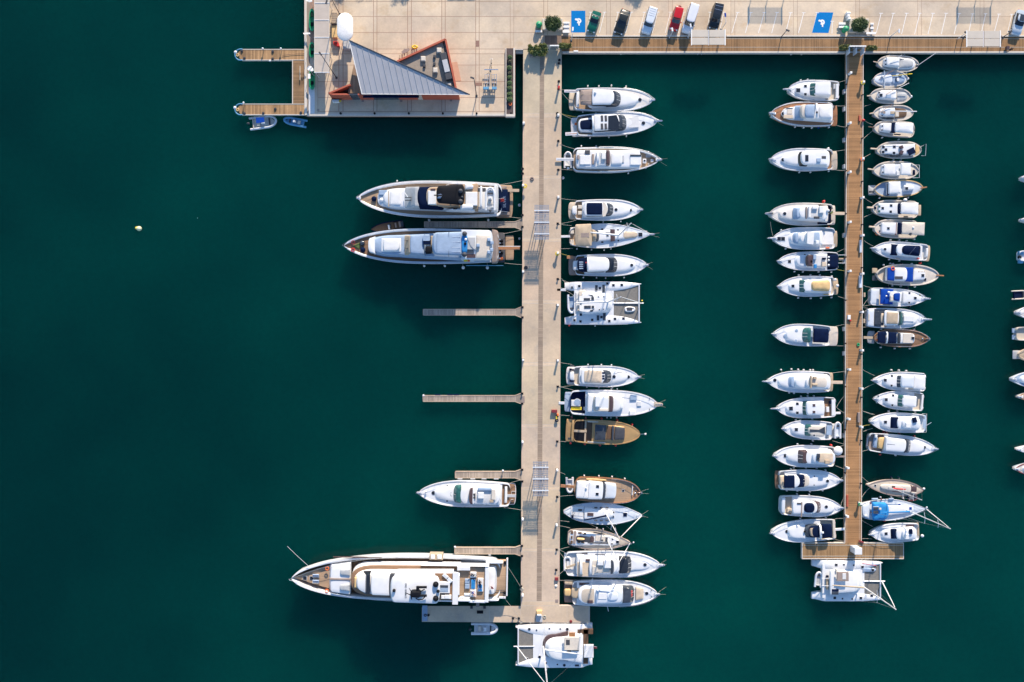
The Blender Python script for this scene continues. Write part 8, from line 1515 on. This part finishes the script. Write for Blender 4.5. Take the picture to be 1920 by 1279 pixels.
bench(f_, [(118, 218, 185, 240), (118, 255, 180, 272)], 'white curved bench left of the right round bush')
def gbin(f, x, y, r_, label):
    p = qpt(f, x, y, 1.0); root = thing('recycling_bin', label, 'bin', (p.x, p.y, 0), 'green bins beside the bushes'); part('bin_body', 'gplas', root, lambda m: m.lathe((p.x, p.y, 0), [(r_ * .8, 0), (r_, .9), (r_ * .95, 1.0)], 14)); part('lid', 'gplas', root, lambda m: m.ball((p.x, p.y, 1.0), r_, r_, .35, 14, 6, 0), 60); part('handle', 'mark', root, lambda m: m.box(p.x - .1, p.y - .03, p.x + .1, p.y + .03, 1.3, 1.4))
gbin(d_, 68, 292, .58, 'green round bin left of the left hand bush'); gbin(f_, 188, 280, .55, 'green round bin left of the right hand bush')
root = thing('furniture_stack', 'heap of white furniture above the right green bin', 'furniture', qpt(f_, 215, 150)); 
for i, r in enumerate(((195, 115, 235, 135), (200, 138, 228, 165), (205, 168, 238, 190))): qbox('chair', 'mark', root, f_, *r, 0, .9, .08)
for p_, lab in (((1031, 84.5, 1048, 88), 'white gate frame across the head of the concrete pier'), ((1593, 85.5, 1624, 98), 'glass gate across the head of the timber pier')):
    root = thing('pier_gate', lab, 'gate', W((p_[0] + p_[2]) / 2, p_[3], 0)); a, c = W(p_[0], p_[1], 2.0), W(p_[2], p_[3], 2.0)
    part('gate_lintel', 'mark', root, lambda m: m.box(a.x, a.y - .2, c.x, a.y, 1.9, 2.05)); 
    for xx in (a.x + .05, c.x - .05): part('gate_post', 'alu', root, lambda m: m.box(xx - .06, a.y - .15, xx + .06, a.y - .05, 0, 1.9))
    part('gate_leaf', 'steel', root, lambda m: m.box(a.x + .1, a.y - .12, c.x - .1, a.y - .08, .1, 1.85))
    if p_[3] > 90: [part('glass_side', 'cool', root, lambda m: m.box(xx - .05, c.y, xx + .05, a.y - .2, .05, 1.6)) for xx in (a.x + .2, a.x + 1.5, c.x - .2)]
# grating canopies on the wide pier
def grate_canopy(x0, y0, x1, y1, label):
    root = thing('steel_canopy', label, 'canopy', W((x0 + x1) / 2, (y0 + y1) / 2, 0), 'grating canopies on the wide pier'); z = 3.6; a, c = W(x0, y0, z), W(x1, y1, z)
    n = 0
    for i in range(11):
        x = a.x + (c.x - a.x) * (i + .5) / 11
        part('slat', 'steelg', root, lambda m: m.box(x - .055, c.y, x + .055, a.y, z - .04, z))
    for i in range(16):
        y = c.y + (a.y - c.y) * (i + .5) / 16; part('cross_slat', 'steelg', root, lambda m: m.box(a.x, y - .05, c.x, y + .05, z - .09, z - .05))
    for f in (.17, .5, .83):
        y = a.y + (c.y - a.y) * f; part('portal_beam', 'cool', root, lambda m: m.box(a.x - .05, y - .09, c.x + .05, y + .09, z + .01, z + .16))
        for xx in (a.x + .5, c.x - .5): part('portal_post', 'alu', root, lambda m: m.tube([(xx, y, 0), (xx, y, z)], .07, 6))
grate_canopy(1002, 384, 1029.5, 450, 'steel grating canopy on the wide pier beside the two superyachts'); grate_canopy(999, 865, 1028, 931, 'steel grating canopy on the wide pier beside the lone white flybridge yacht')

# ================================================================= PIER FURNITURE
def near_short(p):
    best = None
    for b in BOATS:
        for f in (0.0, 1.0):
            q = b.P(b.L * f, 0, 0); d = (Vector((q.x, q.y, 0)) - Vector((p.x, p.y, 0))).length
            if best is None or d < best[0]: best = (d, b.short)
    return best[1]
PEDS = []
def pedestal(px, py, pier, mat='mark', what='white pedestal', hose=None):
    p = W(px, py, 1.15); root = thing('power_pedestal', None, 'pedestal', (p.x, p.y, 0), 'power pedestals along the piers')
    part('cabinet', mat, root, lambda m: m.box(p.x - .16, p.y - .16, p.x + .16, p.y + .16, 0, 1.1, .03)); part('cap', 'mark' if mat == 'mark' else mat, root, lambda m: m.box(p.x - .2, p.y - .2, p.x + .2, p.y + .2, 1.1, 1.2, .05)); part('foot', 'dgrey', root, lambda m: m.box(p.x - .24, p.y - .24, p.x + .24, p.y + .24, 0, .06))
    if hose: part('hose_reel', hose, root, lambda m: m.torus((p.x + (.35 if px < 1020 else -.1), p.y - .15, .9), .28, .11, 14, 6), 60)
    PEDS.append((root, what, pier, p))
for x, y, hz in ((982, 230, 0), (1047, 215, 0), (981, 347, 'yellow'), (1047, 369, 0), (1046, 474, 'yellow'), (981, 509, 0), (1046, 572, 0), (981, 675, 0), (1046, 676, 0), (980, 829, 0), (1045, 882, 0), (980, 974, 0), (1044, 985, 0), (980, 1117, 0)): pedestal(x, y, 'wide pier', hose=hz or None)
pedestal(1048, 163, 'wide pier', 'red', 'red pedestal'); 
for x, y in ((1596, 136), (1595, 230), (1595, 322), (1595, 416), (1595, 508), (1594, 693), (1593, 786), (1591, 878), (1590, 969)): pedestal(x, y, 'timber pier, left,')
for x, y, hz in ((1620, 153, 'yellow'), (1619, 297, 'orange'), (1619, 370, 0), (1619, 441, 0), (1618.5, 513, 0), (1618, 585, 0), (1618, 657, 0), (1617, 729, 0), (1617, 801, 0), (1615, 945, 'gplas')): pedestal(x, y, 'timber pier, right,', hose=hz or None)
from collections import defaultdict
gp = defaultdict(list)
for t_ in PEDS: gp[(t_[1], t_[2], near_short(t_[3]))].append(t_)
for (w_, pier, sh), ts_ in gp.items():
    ts_.sort(key=lambda t: -t[3].y)
    for i, t_ in enumerate(ts_): t_[0]['label'] = ('%s ' % ['upper', 'lower', 'lowest'][i] if len(ts_) > 1 else '') + '%s on the %s near %s' % (w_, pier, sh)
BOL = []
def bollard(px, py, label=None, mat='black', r=.17):
    p = W(px, py, .3); root = thing('bollard', label, 'bollard', (p.x, p.y, 0), 'mooring bollards of the piers'); part('drum', mat, root, lambda m: m.lathe((p.x, p.y, 0), [(r * 1.1, 0), (r * .7, .08), (r * .7, .3), (r * 1.15, .34), (r * .8, .42)], 10)); part('base', 'dgrey', root, lambda m: m.box(p.x - r * 1.4, p.y - r * 1.1, p.x + r * 1.4, p.y + r * 1.1, 0, .04)); BOL.append((root, p))
for x, y in ((1049, 112), (1048, 118), (1048, 152), (1045, 212), (1047, 264), (1047, 318), (980, 316), (980, 325), (1046, 419), (1046, 523), (1046, 725), (1045, 780), (1045, 828), (979.5, 403), (979.5, 425), (979.5, 576), (979.5, 595), (979, 738), (979, 757), (1045, 932), (1044, 1031), (1043, 1069), (979, 881), (979, 903), (978.5, 1024), (978.5, 1043), (977, 1100), (803, 1154), (962, 1160), (973, 1160)): bollard(x, y)
for x in (1587.5, 1617.5):
    for k in range(11 if x < 1600 else 10): bollard(x - (k * .3), 158 + k * 81 + (0 if x < 1600 else 20), r=.12)
BOL.sort(key=lambda t: -t[1].y); cnt = defaultdict(list)
for root, p in BOL:
    cnt[('left' if p.x < 5 or 60 < p.x < 63.8 else 'right') + (' side of the wide pier' if p.x < 20 else ' side of the timber pier')].append((root, p))
for k, v in cnt.items():
    g2 = defaultdict(list)
    for root, p in v: g2[near_short(p)].append((root, p))
    for sh, w_ in g2.items():
        for i, (root, p) in enumerate(w_): root['label'] = ('%s ' % ['first', 'second', 'third', 'fourth', 'fifth', 'sixth', 'seventh'][i] if len(w_) > 1 else '') + 'bollard, %s, by %s' % (k, sh)
# loose things on the piers
def loose(name, mat, f, r, z1, label, cat, **k): return tag(qbox(name, mat, None, f, *r, 0, z1, .03), label, cat)
loose('storage_box', 'dred', C_, (475, 757, 542, 792), .6, 'dark red box on the wide pier left of the white yacht above the gold boat', 'box')
root = thing('hose_cart', 'small orange and green hose cart on the wide pier below the dark red box', 'cart', qpt(C_, 540, 850)); p = qpt(C_, 550, 818, .8); part('handle', 'orange', root, lambda m: m.box(p.x - .15, p.y - .2, p.x + .15, p.y + .2, 0, .8, .03)); p2 = qpt(C_, 535, 850, .7); part('frame', 'yellow', root, lambda m: m.box(p2.x - .12, p2.y - .3, p2.x + .12, p2.y + .2, 0, .6)); p3 = qpt(C_, 537, 885, .5); part('reel', 'navy', root, lambda m: m.torus((p3.x, p3.y, .4), .25, .1), 60)
for r, lab, mt in (((120, 593, 152, 673), 'brown hatch plate on the wide pier at the navy fender finger pontoon', 'taupe'),): loose('hatch_plate', mt, C_, r, .03, lab, 'plate')
loose('hatch_plate', 'taupe', E_, (400, 514, 428, 545), .03, 'brown hatch plate on the wide pier near the yacht with covered toys', 'plate')
root = thing('access_ramp', 'grey metal ramp with an ochre box at the foot of the wide pier', 'ramp', qpt(E_, 250, 670)); qbox('ramp_plate', 'grey', root, E_, 222, 665, 282, 722, .01, .25); qbox('ramp_box', 'ochre', root, E_, 228, 622, 278, 652, 0, .8); qbox('sign', 'mark', root, E_, 232, 652, 272, 666, .3, .9)
p = qpt(E_, 302, 683, .5); root = thing('rope_coil', 'pale coiled rope beside the ramp at the pier foot', 'rope coil', (p.x, p.y, 0)); part('coil', 'rope', root, lambda m: [m.torus((p.x, p.y, .05 + .05 * k), .3 - .05 * k, .05) for k in range(2)])
def coil(f, x, y, mat, label, r_=.3):
    p = qpt(f, x, y, .1); m = MB(); [m.torus((p.x, p.y, .05 + .06 * k), r_ - .06 * k, .06) for k in range(3)]; tag(m.build('rope_coil', M[mat], None, 60), label, 'rope coil', 'rope coils on the pontoons')
coil(E_, 90, 418, 'rope', 'pale rope coil at the left pier edge by the longest superyacht'); coil(B_, 118, 740, 'dgrey', 'dark rope coil at the left pier edge by the pale covered superyacht'); coil(E_, 545, 718, 'dred', 'dark red coil on the lower right arm of the wide pier', .22); coil(J_, 190, 958, 'dgrey', 'dark rope coil on the left arm of the wide pier end')
coil(A_, 240, 1185, 'taupe', 'brown rope coil on the wide pier left edge above the superyachts', .35); coil(E_, 408, 388, 'mark', 'white coil beside a red bag on the right edge of the wide pier', .2)
loose('kit_bag', 'dred', E_, (398, 312, 430, 340), .4, 'red bag on the wide pier left of the yacht with covered stern toys', 'bag')
root = thing('information_board', 'black information board standing on the lower left arm of the wide pier', 'sign', qpt(J_, 900, 918)); qbox('board', 'black', root, J_, 858, 898, 940, 938, .55, .62, .01); 
for dx in (870, 928): p = qpt(J_, dx, 920, 0); part('leg', 'alu', root, lambda m: m.tube([p, p + Vector((0, 0, .56))], .03, 4))
for i, x in enumerate((788, 957)): loose('deck_vent', 'dgrey', J_, (x - 16, 845, x + 16, 875), .35, '%s small dark box on the pier arm below the longest superyacht' % ('left', 'right')[i], 'box')
loose('pier_end_cap', 'pcan', J_, (150, 835, 216, 1035), .12, 'pale blue end block at the tip of the left pier arm', 'end block')
# timber pier things
for r, lab, h in (((315, 95, 345, 320), 'white bench on the timber pier by the navy bridge cover yacht', .45), ((305, 735, 350, 955), 'white bench on the timber pier by the blue canvas boat', .45)): loose('bench', 'cool', S_, r, h, lab, 'bench')
loose('bench', 'taupe', U_, (195, 630, 225, 755), .45, 'brown bench on the timber pier by the square stern rail yacht', 'bench')
loose('deck_board', 'rwall', V_, (62, 410, 92, 600), .2, 'reddish board on the left edge of the timber pier beside the round navy cover yacht', 'board')
loose('deck_board', 'rwall', Q_, (262, 60 - 90, 292, 60), .3, 'reddish board on the right edge of the timber pier by the brown cockpit fishing boat', 'board')
p = qpt(T_, 272, 1060, .2); m = MB(); m.torus((p.x, p.y, .12), .22, .1); tag(m.build('hose_coil', M['gplas'], None, 60), 'bright green hose coil on the timber pier near the toe rail boat', 'hose')
p = qpt(Q_, 335, 45, .4); m = MB(); m.ball((p.x, p.y, .3), .3, .22, .3, 10, 6); tag(m.build('buoy_ball', M['red'], None, 60), 'red ball on the right edge of the timber pier by the navy gap fishing boat', 'buoy')
loose('cool_box', 'mark', T_, (92, 555, 138, 630), .4, 'white box on the left edge of the timber pier opposite the sand roof yacht', 'box'); loose('cool_box', 'red', T_, (122, 635, 150, 662), .3, 'small red box beside the white box on the timber pier', 'box')
m = MB(); p = qpt(V_, 300, 1160, .2); m.obox(p, (1, -.4, 0), .9, .3, 0, .3, .05); tag(m.build('fender_bag', M['dred'], None), 'dark red bag where the timber pier meets its head', 'bag')
root = thing('service_kiosk', 'white service kiosk with small blue windows on the timber pier head', 'kiosk', qpt(O_, 850, 240)); qbox('kiosk_body', 'lgrey', root, O_, 808, 200, 895, 282, 0, 2.3, .05); qbox('kiosk_roof', 'wcan', root, O_, 800, 195, 900, 286, 2.3, 2.42, .04); qpoly('side_panel', 'wcan', root, O_, [(750, 158), (800, 160), (890, 198), (800, 215)], 1.5, 1.6)
for y in (205, 225): qbox('window', 'blue', root, O_, 790, y, 803, y + 12, 1.1, 1.6)
for k in range(9):                                                                   # little steps fixed to the left side of the timber pier
    y = (171, 204, 262, 312, 441, 490, 617, 663, 817)[k]; a, c = W(1582.3, y - 4, -.1), W(1586, y + 4, -.1); m = MB(); m.box(a.x, c.y, c.x, a.y, -.9, -.12, .05); tag(m.build('boarding_step', M['fog'], None), 'grey boarding step %s of nine down the left side of the timber pier' % ('one', 'two', 'three', 'four', 'five', 'six', 'seven', 'eight', 'nine')[k], 'step', 'boarding steps of the timber pier')
for k, (x, y) in enumerate(((1620.5, 553), (1620, 602))): a, c = W(x - 1, y - 4, -.1), W(x + 2.5, y + 4, -.1); m = MB(); m.box(a.x, c.y, c.x, a.y, -.8, -.12, .05); tag(m.build('boarding_step', M['tan'], None), 'tan boarding step %s on the right side of the timber pier' % ('beside the blue awning boat', 'beside the sand roof yacht')[k], 'step')
# objects floating along the boardwalk
for i, (x, y, mt, lab) in enumerate(((1164, 100.5, 'wcan', 'white buoy with a blue top at the boardwalk edge below the dark olive car'), (1225.5, 99.5, 'cush', 'cream buoy at the boardwalk edge below the white estate car'), (1483, 101, 'wcan', 'white float at the boardwalk edge below the shaded parking bays'), (1502.5, 101, 'cush', 'cream float at the boardwalk edge left of the timber pier'), (1699, 96, 'wcan', 'white float above the topmost fishing boat'))):
    p = W(x, y, WZ + .2); m = MB(); m.ball((p.x, p.y, WZ + .3), .22, .3, .3, 10, 7); tag(m.build('float', M[mt], None, 60), lab, 'buoy')
loose('edge_step', 'mark', d_, (483, 604, 538, 622), .12, 'white step on the boardwalk edge right of the concrete pier', 'step')
root = thing('swim_ladder', 'pale metal ladder frame at the boardwalk edge below the left canopy', 'ladder', qpt(e_, 345, 555)); z_ = -.4
for a, c in (((318, 565), (330, 540)), ((330, 540), (368, 540)), ((368, 540), (358, 566))): p, q = qpt(e_, *a, z_), qpt(e_, *c, z_); part('rail', 'alu', root, lambda m: m.tube([p, q], .05, 5))
standing(qpt(f_, 1760, 500), R(200), 'person in dark clothes walking on the boardwalk near the right edge', 'black', 'dgrey')
p_ = qpt(f_, 1752, 478, 0); root = thing('push_cart', 'dark push cart beside the person on the boardwalk', 'cart', p_); part('cart_body', 'brown', root, lambda m: m.box(p_.x - .45, p_.y - .3, p_.x + .1, p_.y + .3, .2, .8, .05)); part('wheel', 'black', root, lambda m: m.torus((p_.x - .2, p_.y, .18), .15, .05))

# ================================================================= LEFT U-SHAPED DOCK
dockw = planks('dock_planks', (.42, .25, .12), 0, .28, .05, .28, .5, .8, .35); dockv = planks('dock_planks_b', (.30, .18, .09), 1, .25, .06, .2, .5, .8, .35)
root = thing('small_dock', 'U shaped timber dock fixed to the left side of the quay', 'dock', W(520, 150, 0))
for y0, y1 in ((92, 113), (194.5, 215.5)):
    m = MB(); m.prism(ppoly([(452, y1 - 1), (571, y1 - 1), (571, y0 + 1), (452, y0 + 1), (447, y0 + 6), (444, (y0 + y1) / 2), (447, y1 - 6)], -.05), -.6, -.05); m.build('walkway', dockw, root)
    for yy in (y0, y1 - 1.2): m = MB(); m.prism(ppoly([(453, yy + 1.2), (570, yy + 1.2), (570, yy), (453, yy)]), -.6, 0.0); m.build('edge_beam', M['kerb'], root)
    m = MB(); cy_ = (y0 + y1) / 2; m.tube([W(455, y0 + .6, .0)] + [W(451 - 10.5 * math.sin(math.pi * k / 8), cy_ - (y1 - y0) / 2 * math.cos(math.pi * k / 8), .0) for k in range(9)] + [W(455, y1 - .6, .0)], .11, 7); m.build('bow_hoop', M['tubeb'], root)
    m = MB(); p = W(446, cy_ + 1, .0); m.torus((p.x, p.y, .1), .22, .1); m.build('cleat', M['ochre'], root)
m = MB(); m.prism(ppoly([(549.5, 194), (570, 194), (570, 114), (549.5, 114)], -.04), -.6, -.04); m.build('cross_walkway', dockv, root); m = MB(); m.prism(ppoly([(547.8, 194.2), (549.3, 194.2), (549.3, 113.2), (547.8, 113.2)]), -.6, 0.0); m.build('edge_beam', M['kerb'], root)
m = MB(); m.tube([W(562.5, 124, .3), W(562.5, 150, .3)], .09, 6); m.build('rail', M['beige'], root); m = MB(); m.tube([W(529, 104, .08), W(545, 102, .06), W(572, 100.5, .06)], .03, 4); m.build('cable', M['dgrey'], root)
for x, y, lab in ((441.5, 98, 'white light on the rounded tip of the upper dock arm'), (440.5, 202, 'white light on the rounded tip of the lower dock arm'), (492.5, 91, 'left white light on the upper edge of the upper dock arm'), (526.5, 91, 'right white light on the upper edge of the upper dock arm'), (506, 114, 'white light on the lower edge of the upper dock arm'), (456.5, 192.5, 'white light on the upper edge of the lower dock arm')): bulb(x, y, lab, 0, .19 if x > 445 else .3, stem=.7)
for x, y, lab in ((453, 95.5, 'dark coil at the tip of the upper dock arm'), (458, 109, 'dark coil at the lower side of the upper dock arm tip'), (511, 96.5, 'dark coil at the upper edge of the upper dock arm'), (511, 110, 'dark coil at the lower edge of the upper dock arm'), (458, 212.5, 'dark coil at the tip of the lower dock arm'), (493.5, 212, 'dark coil above the blue topped inflatable'), (516, 204, 'dark coil in the middle of the lower dock arm'), (564, 211, 'dark coil where the lower dock arm meets the quay')): coil((0, 0, 1), x, y, 'dgrey', lab, .2)
dg = dinghy(i_, (470, 640), (1085, 560), 300, WZ + .05, 'dinghy', 'white inflatable with a royal blue top below the lower dock arm', 'tube', 'cush')
def dpart(dg, name, mat, pts, z0, z1): q = [qpt(i_, x, y, z1) for x, y in pts][::-1]; m = MB(); m.prism(q, z0, z1); m.build(name, M[mat], dg)
dpart(dg, 'sun_top', 'blue', [(595, 490), (780, 478), (790, 590), (605, 612)], WZ + 1.7, WZ + 1.78)
for x, y in ((605, 500), (775, 490), (780, 585), (612, 600)): p = qpt(i_, x, y, WZ + .5); m = MB(); m.tube([p, Vector((p.x, p.y, WZ + 1.7))], .03, 4); m.build('top_post', M['alu'], dg)
dinghy(i_, (1750, 640), (1225, 540), 195, WZ + .05, 'dinghy', 'blue grey inflatable tied right of the blue topped one', 'tubeb', 'tubeb', outb=False)
# little yellow buoy far left
p = W(261, 429, WZ); root = thing('marker_buoy', 'pale yellow marker buoy alone in the open water on the left', 'buoy', p); part('float', 'ochre', root, lambda m: m.ball(p + Vector((.1, 0, .25)), .5, .46, .45, 14, 8), 60); part('side_float', 'yellow', root, lambda m: m.ball(p + Vector((-.38, .1, .2)), .3, .28, .3, 12, 7), 60); root.children[0].data.materials[0] = plain('buoy_cream', (.72, .70, .42), .5, var=.1)
m = MB(); m.ball(W(370.5, 409, WZ) + Vector((0, 0, .02)), .06, .06, .06, 8, 5); tag(m.build('small_float', M['mark'], None), 'tiny white float alone in the open water left of the superyachts', 'buoy')

# ================================================================= RIGHT EDGE: BOATS OF THE NEXT PIER
X1 = (1860, 300, 7.1); X2 = (1860, 500, 6.4); X3 = (1860, 680, 5.81); GE = 'boats cut by the right edge of the photo'
def edge_boat(f, bow, ln, w, label, short, **k):
    return yacht(f, (bow[0] + ln * f[2], bow[1]), bow, w, label, short, group=GE, cabin=((bow[0] + ln * f[2] * .6), bow[0] + 9 * f[2], .7, .4), **k)
b = edge_boat(X1, (385, 240), 100, 190, 'white bow with cream deck, topmost boat at the right edge', 'the topmost right edge boat', hull='cool', deckm='cream')
b = edge_boat(X1, (385, 797), 100, 150, 'white bow with platform, second boat at the right edge', 'the second right edge boat', bowr=.5)
b = Boat(X1, (372, 1275), (1100, 1280), 150, 'motor_yacht', 'stern of a blue white boat with dark outboard at the right edge', 'the outboard boat at the right edge', 'motor yacht', 'w', 1.1, group=GE); b.deck('cockpit_floor', 'lgrey', 372, 700, .7); b.deck('foredeck', 'white', 650, None); b.rc('stern_step', 'tubeb', 362, 1212, 420, 1258, .4, .9); b.rc('stern_step', 'tubeb', 362, 1330, 420, 1375, .4, .9); b.dome('outboard', 'black', 370, 1295, .6, .35); b.sl('cabin', 'white', 600, 900, .6, .5, 1.0, 1.8, 0, .4)
dinghy(X2, (225, 345), (420, 335), 112, WZ + .05, 'dinghy', 'small cream open dinghy at the right edge below the outboard boat', 'cush', 'navy', cons=False, outb=False, r=.13)
b = edge_boat(X2, (290, 550), 100, 200, 'white bow with cream deck below the open dinghy at the right edge', 'the right edge boat below the dinghy', deckm='cream', bowr=.5)
b = Boat(X2, (295, 805), (1000, 805), 172, 'motor_yacht', 'square sterned boat with two pale blue steps at the right edge', 'the square sterned right edge boat', 'motor yacht', 'w', 1.1, 'cush', group=GE); b.deck('cockpit_floor', 'sand', 295, 600, .7); b.deck('foredeck', 'white', 560, None); b.rc('stern_step', 'pcan', 245, 740, 298, 795, .3, .5); b.rc('stern_step', 'pcan', 245, 820, 298, 875, .3, .5); b.sl('cabin', 'white', 540, 800, .6, .5, 1.0, 1.8, 0, .4)
b = Boat(X2, (322, 1058), (960, 1058), 185, 'fishing_boat', 'round sterned boat with tan deck and grey stern platform at the right edge', 'the round sterned right edge boat', 'fishing boat', 'd', 1.0, 'beige', .3, .3, .3, 'tan', group=GE); b.deck('deck', 'tan', 322, None, dz=-.1); b.platform('stern_platform', 'fog', 250, 335, .55, .3, .45, .05); b.sl('cabin', 'white', 500, 800, .6, .5, .9, 1.7, 0, .3)
b = edge_boat(X3, (212, 182), 100, 190, 'pale blue covered bow with railing at the right edge', 'the pale blue right edge boat', hull='cool', deckm='pcan', bowr=.3)
b = edge_boat(X3, (278, 370), 90, 120, 'bow with brown wooden trim at the right edge', 'the brown trimmed right edge boat', hull='cream', trim='varn', deckm='sand', bowr=.3)
b = edge_boat(X3, (272, 945), 90, 110, 'small white bow, second from the bottom at the right edge', 'the second lowest right edge boat', deckm='cream', bowr=.3)
b = edge_boat(X3, (245, 1155), 90, 150, 'white bow with red trim, lowest boat at the right edge', 'the lowest right edge boat', trim='dred', deckm='cush', bowr=.4)

# ================================================================= JUST OUTSIDE THE TOP EDGE: what throws shade onto the quay
def tree(px, py, h, r_, label, seed):
    p = W(px, py, 0); root = thing('tree', label, 'tree', p, 'trees behind the parking bays'); part('trunk', 'bark', root, lambda m: m.tube([p, p + Vector((.1, .1, h * .5)), p + Vector((0, 0, h * .75))], .22, 8, .1))
    for k in range(4): a = k * 1.57 + .4; part('limb', 'bark', root, lambda m: m.tube([p + Vector((0, 0, h * .45)), p + Vector((r_ * .5 * math.cos(a), r_ * .5 * math.sin(a), h * .75))], .09, 5, .04))
    m = MB(); rnd = random.Random(seed)
    for k in range(14): a = rnd.uniform(0, 6.3); q = rnd.uniform(0, .7) * r_; leafball(m, (p.x + q * math.cos(a), p.y + q * math.sin(a), h * rnd.uniform(.62, .9)), r_ * .45, r_ * .45, r_ * .4, 170, .14, seed * 50 + k, .2)
    m.build('crown', M['leaf'], root, 0)
for i, (x, y, h, r_) in enumerate(((1213, -98, 4.6, 2.3), (765, -88, 3.6, 2.4), (700, -92, 3.6, 2.2), (655, -95, 4, 2.4))): tree(x, y, h, r_, 'leafy tree behind the parking bays, %s' % ('beyond the white estate car', 'right of three by the pavilion', 'middle of three by the pavilion', 'left of three by the pavilion')[i], i + 3)
for i, x in enumerate((858, 875, 894)):
    p = W(x, -60, 0); root = thing('parasol', 'square white parasol, %s of three behind the quay paving' % ('left', 'middle', 'right')[i], 'parasol', p, 'square parasols'); part('pole', 'alu', root, lambda m: m.tube([p, p + Vector((0, 0, 2.7))], .05, 6)); part('canopy', 'wcan', root, lambda m: m.loft([[(p.x + sx * .85, p.y + sy * .85, 2.35) for sx, sy in ((-1, -1), (1, -1), (1, 1), (-1, 1))], [(p.x + sx * .05, p.y + sy * .05, 2.75) for sx, sy in ((-1, -1), (1, -1), (1, 1), (-1, 1))]]))
# ================================================================= FINISH
for b in BOATS: b.flush_fenders(); b.flush_hatches()
for i, b in enumerate([b for b in BOATS if b.root.get('group') == G1 and b.e.x > 0][1:15:1]):     # bow lines running down into the water
    if i % 3 == 2: continue
    for s_ in (1, -1):
        p = b.P(b.L - .2, s_ * .12, b.zg(b.L)); q = b.P(b.L + 1.7 + .5 * (i % 2), s_ * (.5 + .3 * (i % 3)), -.3); m = MB(); m.tube([p, p.lerp(q, .5) - Vector((0, 0, .15)), q], .013, 4)
        tag(m.build('mooring_rope', M['rope'], None), '%s bow line running into the water from %s' % ('upper' if s_ > 0 else 'lower', b.short), 'rope', 'mooring ropes of the boats')
for lab, os_ in USED.items():
    if len(os_) > 1:
        os_.sort(key=lambda o: -sum(v.co.y for v in o.data.vertices) / len(o.data.vertices))
        for i, o in enumerate(os_):
            w = ['first', 'second', 'third', 'fourth', 'fifth', 'sixth'][i]
            o['label'] = w + ' ' + lab
